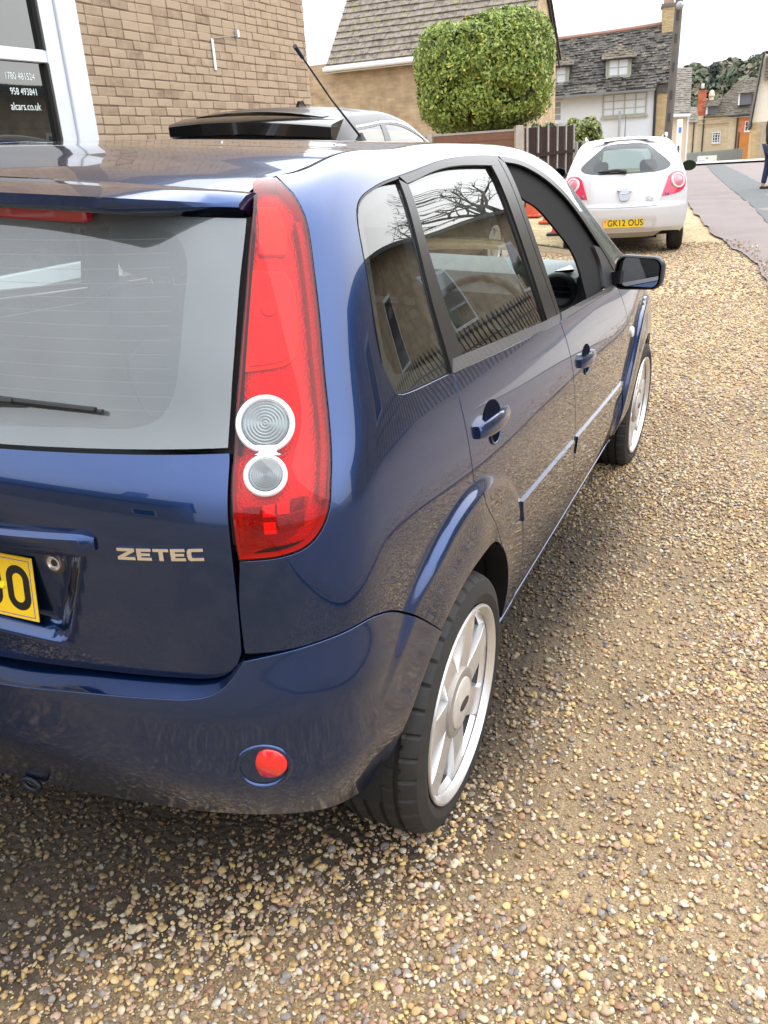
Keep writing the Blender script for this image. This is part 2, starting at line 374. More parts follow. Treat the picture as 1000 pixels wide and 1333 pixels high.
# ------------------------------------------------ ground, gravel, road (frame W)
def gz(x,y):
    x=np.asarray(x,float);y=np.asarray(y,float)
    pl=-(.06664*np.clip(x,-9,7)+.00933*np.clip(y,-12,30))/.99773
    far=np.interp(y,[8,11,17,25,33,40,48,60,120,400],[-.10,-.12,.0,.10,.16,.12,-.25,-1.2,-4,-4])
    w=sm(3.5,10.5,y); return pl*(1-w)+far*w
def G(x,y): return float(gz(x,y))
def spaced(a,b,fine0,fine1,d,coarse):
    l=list(np.arange(fine0,fine1+1e-6,d)); x=fine0
    st=d
    while x>a: st*=1.35; x-=st; l.insert(0,max(x,a))
    x=fine1; st=d
    while x<b: st*=1.35; x+=st; l.append(min(x,b))
    return np.array(l)
def terrain(name,xs,ys,mat,dz=0,fn=None):
    X,Y=np.meshgrid(xs,ys); Z=gz(X,Y)+dz
    if fn is not None: Z=Z+fn(X,Y)
    V=np.stack([X,Y,Z],-1).reshape(-1,3); n=len(xs); F=[(j*n+i,j*n+i+1,(j+1)*n+i+1,(j+1)*n+i) for j in range(len(ys)-1) for i in range(n-1)]
    return mk(name,V,F,mat,smooth=True)
def gravel_mat():
    m=bpy.data.materials.new('gravel_bed'); m.use_nodes=True; nt=m.node_tree; l=nt.links.new; p=nt.nodes['Principled BSDF']; p.inputs['Roughness'].default_value=.9
    tc=nd(nt,'ShaderNodeTexCoord'); v=nd(nt,'ShaderNodeTexVoronoi'); v.inputs['Scale'].default_value=62; l(tc.outputs['Object'],v.inputs['Vector'])
    cr=nd(nt,'ShaderNodeValToRGB'); e=cr.color_ramp; e.elements[0].color=(.16,.105,.055,1); e.elements[1].color=(.58,.46,.29,1)
    for pos,c in ((.25,(.34,.23,.115,1)),(.5,(.44,.32,.17,1)),(.75,(.50,.385,.225,1))): q=e.elements.new(pos); q.color=c
    sp=nd(nt,'ShaderNodeSeparateColor'); l(v.outputs['Color'],sp.inputs[0]); l(sp.outputs[0],cr.inputs[0])
    # sandy fines between
    n=nd(nt,'ShaderNodeTexNoise'); n.inputs['Scale'].default_value=2.6; n.inputs['Detail'].default_value=7; n.inputs['Roughness'].default_value=.6; l(tc.outputs['Object'],n.inputs['Vector'])
    n2=nd(nt,'ShaderNodeTexNoise'); n2.inputs['Scale'].default_value=240; n2.inputs['Detail'].default_value=4; l(tc.outputs['Object'],n2.inputs['Vector'])
    fc=nd(nt,'ShaderNodeValToRGB'); fc.color_ramp.elements[0].position=.3; fc.color_ramp.elements[0].color=(.115,.075,.04,1); fc.color_ramp.elements[1].position=.75; fc.color_ramp.elements[1].color=(.36,.26,.145,1); l(n2.outputs['Fac'],fc.inputs[0])
    geo=nd(nt,'ShaderNodeNewGeometry'); sx=nd(nt,'ShaderNodeSeparateXYZ'); l(geo.outputs['Position'],sx.inputs[0])
    fr=nd(nt,'ShaderNodeMapRange'); fr.inputs[1].default_value=3.6; fr.inputs[2].default_value=6.0; l(sx.outputs[1],fr.inputs[0])
    x=nd(nt,'ShaderNodeMix',data_type='RGBA'); l(fr.outputs[0],x.inputs[0]); l(fc.outputs[0],x.inputs[6]); l(cr.outputs[0],x.inputs[7])
    r2=nd(nt,'ShaderNodeMapRange'); r2.inputs[1].default_value=.35; r2.inputs[2].default_value=.65; r2.inputs[3].default_value=.78; r2.inputs[4].default_value=1.15; l(n.outputs['Fac'],r2.inputs[0])
    # dark bare soil, with the car's shadow painted in behind and under it
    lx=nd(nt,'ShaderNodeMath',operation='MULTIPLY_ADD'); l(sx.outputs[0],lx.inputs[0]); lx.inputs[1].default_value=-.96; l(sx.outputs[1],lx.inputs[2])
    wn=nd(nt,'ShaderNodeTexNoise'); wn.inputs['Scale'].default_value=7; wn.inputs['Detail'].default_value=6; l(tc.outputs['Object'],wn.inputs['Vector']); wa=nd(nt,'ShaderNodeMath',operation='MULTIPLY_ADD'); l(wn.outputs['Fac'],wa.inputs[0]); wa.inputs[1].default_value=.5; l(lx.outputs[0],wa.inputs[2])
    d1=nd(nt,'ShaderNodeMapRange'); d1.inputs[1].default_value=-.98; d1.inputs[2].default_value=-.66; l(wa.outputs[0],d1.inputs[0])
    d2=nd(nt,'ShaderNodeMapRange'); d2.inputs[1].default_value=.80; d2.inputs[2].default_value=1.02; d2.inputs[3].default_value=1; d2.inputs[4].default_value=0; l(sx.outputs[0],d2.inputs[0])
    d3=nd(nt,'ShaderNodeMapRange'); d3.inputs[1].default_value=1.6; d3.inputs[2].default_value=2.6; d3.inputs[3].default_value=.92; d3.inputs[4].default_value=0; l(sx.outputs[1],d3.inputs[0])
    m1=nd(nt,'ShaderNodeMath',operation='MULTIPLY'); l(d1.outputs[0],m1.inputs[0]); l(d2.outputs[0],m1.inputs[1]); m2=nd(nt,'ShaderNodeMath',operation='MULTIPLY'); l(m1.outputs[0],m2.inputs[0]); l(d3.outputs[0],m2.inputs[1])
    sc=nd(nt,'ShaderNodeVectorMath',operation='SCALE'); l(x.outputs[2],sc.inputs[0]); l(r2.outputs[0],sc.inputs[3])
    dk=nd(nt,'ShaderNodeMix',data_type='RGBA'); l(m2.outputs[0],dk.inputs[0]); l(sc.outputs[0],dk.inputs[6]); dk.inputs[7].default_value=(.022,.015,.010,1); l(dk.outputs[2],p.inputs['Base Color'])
    b=nd(nt,'ShaderNodeBump'); b.inputs['Strength'].default_value=.7; b.inputs['Distance'].default_value=.010; b.invert=True; l(v.outputs['Distance'],b.inputs['Height']); l(b.outputs[0],p.inputs['Normal']); return m
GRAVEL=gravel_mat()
def bump_relief(X,Y):
    r=np.random.RandomState(3); z=np.zeros_like(X)
    for k in range(14):
        a=r.uniform(0,2*PI); f=r.uniform(1.5,9); z+=.010/f*2*np.sin(f*(X*math.cos(a)+Y*math.sin(a))+r.uniform(0,6))
    return z*sm(40,10,np.hypot(X,Y))
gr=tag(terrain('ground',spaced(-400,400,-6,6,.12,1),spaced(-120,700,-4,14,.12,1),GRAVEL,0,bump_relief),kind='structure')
# road surface: reddish worn asphalt bearing left up the street, with a grey trench patch
def road_left(y): return np.interp(y,[-30,-6,0,4,6,7.5,9.8,13,16,20,27,40,60],[3.4,2.3,1.95,1.62,1.42,1.31,1.13,.40,-.15,-.75,-1.9,-4.5,-9])
def strip(name,lf,rf,ys,mat,dz,nx=14,relief=None):
    V=[];F=[]
    for y in ys:
        a,b=float(lf(y)),float(rf(y))
        for i in range(nx+1):
            x=a+(b-a)*(i/nx)**1.4; V.append((x,y,G(x,y)+dz+float(bump_relief(np.array(x),np.array(y)))))
    n=nx+1; F=[(j*n+i,j*n+i+1,(j+1)*n+i+1,(j+1)*n+i) for j in range(len(ys)-1) for i in range(nx)]
    return mk(name,V,F,mat,smooth=True)
jag=np.random.RandomState(5); jy=np.linspace(-30,60,900); jv=np.convolve(jag.randn(900),np.ones(5)/5,'same')*.035
ASPH=M('worn_red_asphalt',(.215,.176,.162),.9,var=(1.3,.75),col2=(.155,.13,.122),bump=(190,.5,.006),coords='Object')
ASPG=M('grey_trench_asphalt',(.098,.104,.102),.9,var=(3,.5),col2=(.12,.125,.125),bump=(160,.5,.006))
CONC=M('pale_concrete_apron',(.38,.35,.31),.9,var=(2.5,.6),col2=(.28,.25,.23),bump=(120,.4,.005))
rd=tag(strip('road',lambda y:road_left(y)+np.interp(y,jy,jv),lambda y:road_left(y)+9,list(np.arange(-30,8,.5))+list(np.arange(8,22,.12))+list(np.arange(22,60,.7)),ASPH,.030),kind='structure')
tag(strip('pavement',lambda y:road_left(y)+.07+.6*np.interp(y,jy,jv)+max(0,(y-8.6)*.5),lambda y:road_left(y)+1.6,list(np.arange(5.6,9.6,.12)),CONC,.042),kind='structure')
tp=lambda y:np.interp(y,[8,12.3,14,17,21,27,33,38],[1.9,1.34,1.13,.80,.22,-.55,-1.25,-1.75])
tag(strip('road_patch',tp,lambda y:np.interp(y,[8,12.3,14,17,21,27,33,38],[3.3,2.3,1.95,1.62,1.06,.22,-.60,-1.2]),list(np.arange(8,38.1,.5)),ASPG,.038),kind='structure')
KERB=M('pale_kerb_stone',(.48,.45,.40),.85,var=(4,.5))
tag(strip('far_pavement',lambda y:np.interp(y,[35,38],[-5.5,-5.5]),lambda y:6.0,[36.5+.0,37.2,38,39.5],KERB,.10,40),kind='structure')
# ---- loose shingle: real stones instanced over the bed
def stones():
    r=np.random.RandomState(11); protos=[]
    coll=bpy.data.collections.new('pebble_shapes')
    STM=[]
    m=bpy.data.materials.new('pebble'); m.use_nodes=True; nt=m.node_tree; l=nt.links.new; p=nt.nodes['Principled BSDF']; p.inputs['Roughness'].default_value=.55; p.inputs['Specular IOR Level'].default_value=.4
    at=nd(nt,'ShaderNodeAttribute'); at.attribute_type='INSTANCER'; at.attribute_name='tint'
    cr=nd(nt,'ShaderNodeValToRGB'); e=cr.color_ramp; e.interpolation='CONSTANT'; cols=[(.26,.16,.065),(.44,.29,.125),(.53,.375,.185),(.33,.22,.13),(.50,.40,.25),(.30,.20,.13),(.40,.26,.11),(.17,.13,.11),(.47,.385,.265),(.37,.26,.15),(.22,.19,.165),(.47,.42,.34),(.38,.25,.18),(.54,.39,.165),(.31,.17,.10),(.52,.41,.26)]
    e.elements[0].color=(*cols[0],1); e.elements[1].position=1/16; e.elements[1].color=(*cols[1],1)
    for i in range(2,16): q=e.elements.new(i/16); q.color=(*cols[i],1)
    l(at.outputs['Fac'],cr.inputs[0]); tc=nd(nt,'ShaderNodeTexCoord'); n=nd(nt,'ShaderNodeTexNoise'); n.inputs['Scale'].default_value=1.6; n.inputs['Detail'].default_value=6; l(tc.outputs['Object'],n.inputs['Vector'])
    mr=nd(nt,'ShaderNodeMapRange'); mr.inputs[1].default_value=.3; mr.inputs[2].default_value=.7; mr.inputs[3].default_value=.78; mr.inputs[4].default_value=1.15; l(n.outputs['Fac'],mr.inputs[0])
    s=nd(nt,'ShaderNodeVectorMath',operation='SCALE'); l(cr.outputs[0],s.inputs[0]); l(mr.outputs[0],s.inputs[3])
    da=nd(nt,'ShaderNodeAttribute'); da.attribute_type='INSTANCER'; da.attribute_name='soil_shade'; dm=nd(nt,'ShaderNodeMapRange'); dm.inputs[3].default_value=1; dm.inputs[4].default_value=.27; l(da.outputs['Fac'],dm.inputs[0]); s2=nd(nt,'ShaderNodeVectorMath',operation='SCALE'); l(s.outputs[0],s2.inputs[0]); l(dm.outputs[0],s2.inputs[3]); l(s2.outputs[0],p.inputs['Base Color'])
    import bmesh
    for k in range(14):
        bm=bmesh.new(); bmesh.ops.create_icosphere(bm,subdivisions=2,radius=.5)
        d=r.randn(5,3); d/=np.linalg.norm(d,axis=1)[:,None]; cut=r.uniform(.30,.47,5); sx=np.array([1,r.uniform(.62,.95),r.uniform(.36,.62)])
        f=r.uniform(2,4,(4,3)); ph=r.uniform(0,6,4)
        for v in bm.verts:
            c=np.array(v.co)
            for q,h in zip(d,cut):
                t=c@q
                if t>h: c=c-q*(t-h)*(.8 if k%3 else .95)
            c=c*(1+.05*sum(math.sin(f[i]@np.array(v.co)*2+ph[i]) for i in range(4)))*sx; v.co=c
        me=bpy.data.meshes.new('pebble'); bm.to_mesh(me); bm.free(); me.shade_smooth(); me.materials.append(m)
        o=bpy.data.objects.new('pebble_shape',me); coll.objects.link(o)
    # positions
    pts=[]
    def patch(x):  # 0 bare sand .. 1 thick shingle
        return x
    def field(X,Y):
        z=np.zeros_like(X); q=np.random.RandomState(21)
        for k in range(18):
            a=q.uniform(0,2*PI); f_=q.uniform(1.2,7); z+=np.sin(f_*(X*math.cos(a)+Y*math.sin(a))+q.uniform(0,6))/(.6+f_*.25)
        z=(z/z.std() if z.std()>0 else z)
        return z
    def soil_shade(X,Y): return sm(-1.0,-.66,Y-.96*X+.10*field(X*2.2,Y*2.2)*.4)*sm(1.02,.80,X)*sm(2.4,1.4,Y)  # dark soil plus the car's shadow, painted into the stone colours
    def scatter(x0,x1,y0,y1,dens,smin,smax,thr,sink,lay):
        n=int((x1-x0)*(y1-y0)*dens); X=r.uniform(x0,x1,n);Y=r.uniform(y0,y1,n)
        keep=(X<road_left(Y)+.02+.30*r.rand(n)**4)
        z=field(X,Y); tr=.0
        # worn wheel tracks beside the car carry fewer stones
        prob=np.clip(.90+thr*.28*z,.25,1)
        bare=np.exp(-((X-1.02-.10*np.sin(Y*1.3))/.16)**2)*(Y>-.3)*(Y<1.6)*.55+np.exp(-((X-1.35)/.3)**2-((Y-.25)/.35)**2)*.45+np.exp(-((X-.55)/.25)**2-((Y+.25)/.12)**2)*.3+np.exp(-((X+.1)/.3)**2-((Y+.3)/.25)**2)*.35
        keep&=r.rand(n)<prob*(1-np.clip(bare,0,.8))
        keep&=r.rand(n)>.45*soil_shade(X,Y)
        X,Y=X[keep],Y[keep]; n=len(X); sz=smin+(smax-smin)*r.beta(1.5,4.5,n); zz=gz(X,Y)+bump_relief(X,Y)+np.where(X>road_left(Y)+.03,.042,0)+sz*sink+r.uniform(0,lay,n)
        pts.append(np.stack([X,Y,zz,sz],1))
    scatter(-1.3,2.3,-1.4,1.2,9800,.007,.030,1,.06,.004)
    scatter(-1.3,2.3,-1.4,1.2,11000,.003,.009,.4,.10,.002)
    scatter(-1.1,2.2,1.2,3.4,6400,.008,.028,.6,.07,.004)
    scatter(-.9,2.0,3.4,7.5,2600,.013,.036,.5,.08,.004)
    scatter(-3.5,-.9,-1.0,7.5,250,.016,.042,.5,.10,.004)
    scatter(-2.2,1.8,7.5,12,900,.02,.05,.4,.10,.004)
    A=np.concatenate(pts); n=len(A)
    me=bpy.data.meshes.new('gravel'); me.vertices.add(n); me.vertices.foreach_set('co',A[:,:3].astype(np.float32).ravel())
    def attr(nm,t,d,key='value'):
        a=me.attributes.new(nm,t,'POINT'); a.data.foreach_set(key,d.ravel())
    attr('size','FLOAT',A[:,3].astype(np.float32)); attr('tint','FLOAT',r.rand(n).astype(np.float32)); attr('soil_shade','FLOAT',soil_shade(A[:,0],A[:,1]).astype(np.float32)); attr('pick','INT',r.randint(0,14,n).astype(np.int32))
    rot=np.stack([r.normal(0,.35,n),r.normal(0,.35,n),r.uniform(0,6.28,n)],1).astype(np.float32); attr('turn','FLOAT_VECTOR',rot,'vector')
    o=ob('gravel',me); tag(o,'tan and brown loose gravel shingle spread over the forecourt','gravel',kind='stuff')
    ng=bpy.data.node_groups.new('scatter','GeometryNodeTree'); ng.interface.new_socket('Geometry',in_out='INPUT',socket_type='NodeSocketGeometry'); ng.interface.new_socket('Geometry',in_out='OUTPUT',socket_type='NodeSocketGeometry')
    N=ng.nodes.new; gi=N('NodeGroupInput'); go=N('NodeGroupOutput'); ci=N('GeometryNodeCollectionInfo'); ci.inputs['Collection'].default_value=coll; ci.inputs['Separate Children'].default_value=True; ci.inputs['Reset Children'].default_value=True
    io=N('GeometryNodeInstanceOnPoints'); io.inputs['Pick Instance'].default_value=True
    def na(nm,t): q=N('GeometryNodeInputNamedAttribute'); q.data_type=t; q.inputs['Name'].default_value=nm; return q.outputs['Attribute']
    l=ng.links.new; l(gi.outputs[0],io.inputs['Points']); l(ci.outputs[0],io.inputs['Instance']); l(na('pick','INT'),io.inputs['Instance Index']); l(na('size','FLOAT'),io.inputs['Scale'])
    er=N('FunctionNodeEulerToRotation'); l(na('turn','FLOAT_VECTOR'),er.inputs[0]); l(er.outputs[0],io.inputs['Rotation']); l(io.outputs[0],go.inputs[0])
    md=o.modifiers.new('scatter','NODES'); md.node_group=ng; print('stones',n)
stones()
# ------------------------------------------------ buildings (frame W)
CAM=Vector((1.359,-1.476,1.349))
def site(name,D,az,label,cat,D0=None):
    """Empty facing the viewer: local x to the right along the facade, y away, z up (0 = datum)"""
    a=R(az); o=empty(name,Matrix.Translation((CAM.x+D*math.sin(a),CAM.y+D*math.cos(a),0))@Matrix.Rotation(-a,4,'Z'),label,cat); return o
def scl(D0,D): return lambda u,z:(u*D/D0,1.349+(z-1.349)*D/D0)
def quad(name,pts,mat,parent): return mk(name,pts,[tuple(range(len(pts)))],mat,parent)
def tiles(name,a,b,c,d,rows,cols,mat,parent,th=.03,jit=.15,seed=1,kind=True,edge=0):
    """slab a-b (eaves) to d-c (ridge) covered with overlapping tiles, all one part"""
    r=random.Random(seed); a,b,c,d=map(Vector,(a,b,c,d)); n=(b-a).cross(d-a).normalized(); bb=B()
    for i in range(rows):
        v0=i/rows; v1=min(1,(i+1.35)/rows); of=.5*(i%2)
        x=-of
        while x<cols:
            w=1+r.uniform(-jit,jit)*2; u0=max(0,x/cols); u1=min(1,(x+w*.97)/cols); x+=w
            if u1<=u0: continue
            l0=a.lerp(b,u0).lerp(d.lerp(c,u0),v0); l1=a.lerp(b,u1).lerp(d.lerp(c,u1),v0); h0=a.lerp(b,u0).lerp(d.lerp(c,u0),v1); h1=a.lerp(b,u1).lerp(d.lerp(c,u1),v1)
            k=th*(1+r.uniform(-jit,jit)*3); e=n*k; s=n*.004; sag=(d-a).normalized()*r.uniform(-1,1)*jit*.06
            bb.add([l0+sag,l1+sag,h1,h0,l0+e+sag,l1+e+sag,h1+s,h0+s],[(4,5,6,7),(0,1,5,4),(0,4,7,3),(1,2,6,5)])
    o=bb.build(name,mat,parent)
    if kind:o['kind']='stuff'
    quad('roof_deck',[a-n*.01,b-n*.01,c-n*.01,d-n*.01],M('roof_deck_dark',(.05,.045,.04),.9),parent); return o
def tile_mat(name,c1,c2,scale=6,lich=None):
    def ex(nt,p,tc):
        l=nt.links.new; n=nd(nt,'ShaderNodeTexNoise'); n.inputs['Scale'].default_value=1.3; n.inputs['Detail'].default_value=10; n.inputs['Roughness'].default_value=.8; l(tc.outputs['Object'],n.inputs['Vector'])
        v=nd(nt,'ShaderNodeTexVoronoi'); v.inputs['Scale'].default_value=scale; l(tc.outputs['Object'],v.inputs['Vector']); sp=nd(nt,'ShaderNodeSeparateColor'); l(v.outputs['Color'],sp.inputs[0])
        ad=nd(nt,'ShaderNodeMath',operation='MULTIPLY_ADD'); l(sp.outputs[0],ad.inputs[0]); ad.inputs[1].default_value=.6; l(n.outputs['Fac'],ad.inputs[2])
        cr=nd(nt,'ShaderNodeValToRGB'); cr.color_ramp.elements[0].position=.42; cr.color_ramp.elements[0].color=(*c1,1); cr.color_ramp.elements[1].position=.95; cr.color_ramp.elements[1].color=(*c2,1); l(ad.outputs[0],cr.inputs[0]); cur=cr.outputs[0]
        if lich:
            q=nd(nt,'ShaderNodeTexNoise'); q.inputs['Scale'].default_value=5.5; q.inputs['Detail'].default_value=8; l(tc.outputs['Object'],q.inputs['Vector']); m=nd(nt,'ShaderNodeMapRange'); m.inputs[1].default_value=.60; m.inputs[2].default_value=.66; l(q.outputs['Fac'],m.inputs[0])
            x=nd(nt,'ShaderNodeMix',data_type='RGBA'); l(m.outputs[0],x.inputs[0]); l(cur,x.inputs[6]); x.inputs[7].default_value=(*lich,1); cur=x.outputs[2]
        l(cur,p.inputs['Base Color'])
    return M(name,c1,.9,extra=ex,spec=.2)
def brick_mat(name,cols,mortar,bw,bh,ms=.012,axis='X',rough=.9,off=.5):
    """distant masonry, too far to pick the units apart"""
    if name in MATS:return MATS[name]
    m=bpy.data.materials.new(name); m.use_nodes=True; nt=m.node_tree; l=nt.links.new; p=nt.nodes['Principled BSDF']; p.inputs['Roughness'].default_value=rough; p.inputs['Specular IOR Level'].default_value=.2
    tc=nd(nt,'ShaderNodeTexCoord'); s=nd(nt,'ShaderNodeSeparateXYZ'); c_=nd(nt,'ShaderNodeCombineXYZ'); l(tc.outputs['Object'],s.inputs[0]); l(s.outputs[axis],c_.inputs[0]); l(s.outputs['Z'],c_.inputs[1])
    nz=nd(nt,'ShaderNodeTexNoise'); nz.inputs['Scale'].default_value=3; nz.inputs['Detail'].default_value=6; l(tc.outputs['Object'],nz.inputs['Vector'])
    b=nd(nt,'ShaderNodeTexBrick'); b.inputs['Scale'].default_value=1; b.inputs['Brick Width'].default_value=bw; b.inputs['Row Height'].default_value=bh; b.inputs['Mortar Size'].default_value=ms; b.inputs['Bias'].default_value=0; b.offset=off
    b.inputs['Color1'].default_value=(*cols[0],1); b.inputs['Color2'].default_value=(*cols[1],1); b.inputs['Mortar'].default_value=(*mortar,1); l(c_.outputs[0],b.inputs['Vector'])
    r=nd(nt,'ShaderNodeMapRange'); r.inputs[1].default_value=.3; r.inputs[2].default_value=.7; r.inputs[3].default_value=.75; r.inputs[4].default_value=1.2; l(nz.outputs['Fac'],r.inputs[0]); v=nd(nt,'ShaderNodeVectorMath',operation='SCALE'); l(b.outputs[0],v.inputs[0]); l(r.outputs[0],v.inputs[3]); l(v.outputs[0],p.inputs['Base Color'])
    bp=nd(nt,'ShaderNodeBump'); bp.inputs['Strength'].default_value=.6; bp.inputs['Distance'].default_value=.01; bp.invert=True; l(b.outputs['Fac'],bp.inputs['Height']); l(bp.outputs[0],p.inputs['Normal']); MATS[name]=m; return m
def rubble_mat(name,c1,c2,mortar,scale):
    if name in MATS:return MATS[name]
    m=bpy.data.materials.new(name); m.use_nodes=True; nt=m.node_tree; l=nt.links.new; p=nt.nodes['Principled BSDF']; p.inputs['Roughness'].default_value=.95; p.inputs['Specular IOR Level'].default_value=.15
    tc=nd(nt,'ShaderNodeTexCoord'); mp=nd(nt,'ShaderNodeMapping'); mp.inputs['Scale'].default_value=(1,1,2.1); l(tc.outputs['Object'],mp.inputs[0])
    v=nd(nt,'ShaderNodeTexVoronoi'); v.inputs['Scale'].default_value=scale; v.inputs['Randomness'].default_value=.8; e=nd(nt,'ShaderNodeTexVoronoi',feature='DISTANCE_TO_EDGE'); e.inputs['Scale'].default_value=scale; e.inputs['Randomness'].default_value=.8; l(mp.outputs[0],v.inputs['Vector']); l(mp.outputs[0],e.inputs['Vector'])
    sp=nd(nt,'ShaderNodeSeparateColor'); l(v.outputs['Color'],sp.inputs[0]); x=nd(nt,'ShaderNodeMix',data_type='RGBA'); l(sp.outputs[0],x.inputs[0]); x.inputs[6].default_value=(*c1,1); x.inputs[7].default_value=(*c2,1)
    r=nd(nt,'ShaderNodeMapRange'); r.inputs[1].default_value=0; r.inputs[2].default_value=.05; l(e.outputs[0],r.inputs[0]); y=nd(nt,'ShaderNodeMix',data_type='RGBA'); l(r.outputs[0],y.inputs[0]); y.inputs[6].default_value=(*mortar,1); l(x.outputs[2],y.inputs[7]); l(y.outputs[2],p.inputs['Base Color'])
    bp=nd(nt,'ShaderNodeBump'); bp.inputs['Strength'].default_value=.7; bp.inputs['Distance'].default_value=.02; l(r.outputs[0],bp.inputs['Height']); l(bp.outputs[0],p.inputs['Normal']); MATS[name]=m; return m
WPVC=M('white_window_plastic',(.60,.63,.67),.35,var=(3,.25),col2=(.53,.56,.59))
PANE=M('dark_window_pane',(.012,.014,.016),.03,coat=1,spec=.8)
NET=M('net_curtain_pane',(.62,.64,.66),.25,coat=.8)
GUTW=M('white_gutter',(.72,.73,.74),.5)
DRAIN=M('black_iron_pipe',(.012,.012,.014),.5)
def window(parent,u0,u1,z0,z1,y,cols,rows,fmat,pmat,t=.05,sill=True,proud=.03):
    w=B(); w.box((u0,y-proud,z0),(u1,y+.02,z0+t)); w.box((u0,y-proud,z1-t),(u1,y+.02,z1)); w.box((u0,y-proud,z0+t),(u0+t,y+.02,z1-t)); w.box((u1-t,y-proud,z0+t),(u1,y+.02,z1-t)); o=w.build('window',fmat,parent)
    g=B()
    for i in range(1,cols): x=u0+(u1-u0)*i/cols; g.box((x-t*.4,y-proud+.006,z0+t),(x+t*.4,y+.015,z1-t))
    for j in range(1,rows): z=z0+(z1-z0)*j/rows; g.box((u0+t,y-proud+.009,z-t*.25),(u1-t,y+.013,z+t*.25))
    if g.v: g.build('glazing_bars',fmat,o)
    for i in range(cols):
        x0=u0+t+(u1-u0-2*t)*i/cols; x1=u0+t+(u1-u0-2*t)*(i+1)/cols
        quad('pane',[(x0,y-.004,z0+t),(x1,y-.004,z0+t),(x1,y-.004,z1-t),(x0,y-.004,z1-t)],pmat,o)
    if sill: B().box((u0-.06,y-proud-.06,z0-.07),(u1+.06,y+.02,z0-.004)).build('sill',fmat,o)
    return o
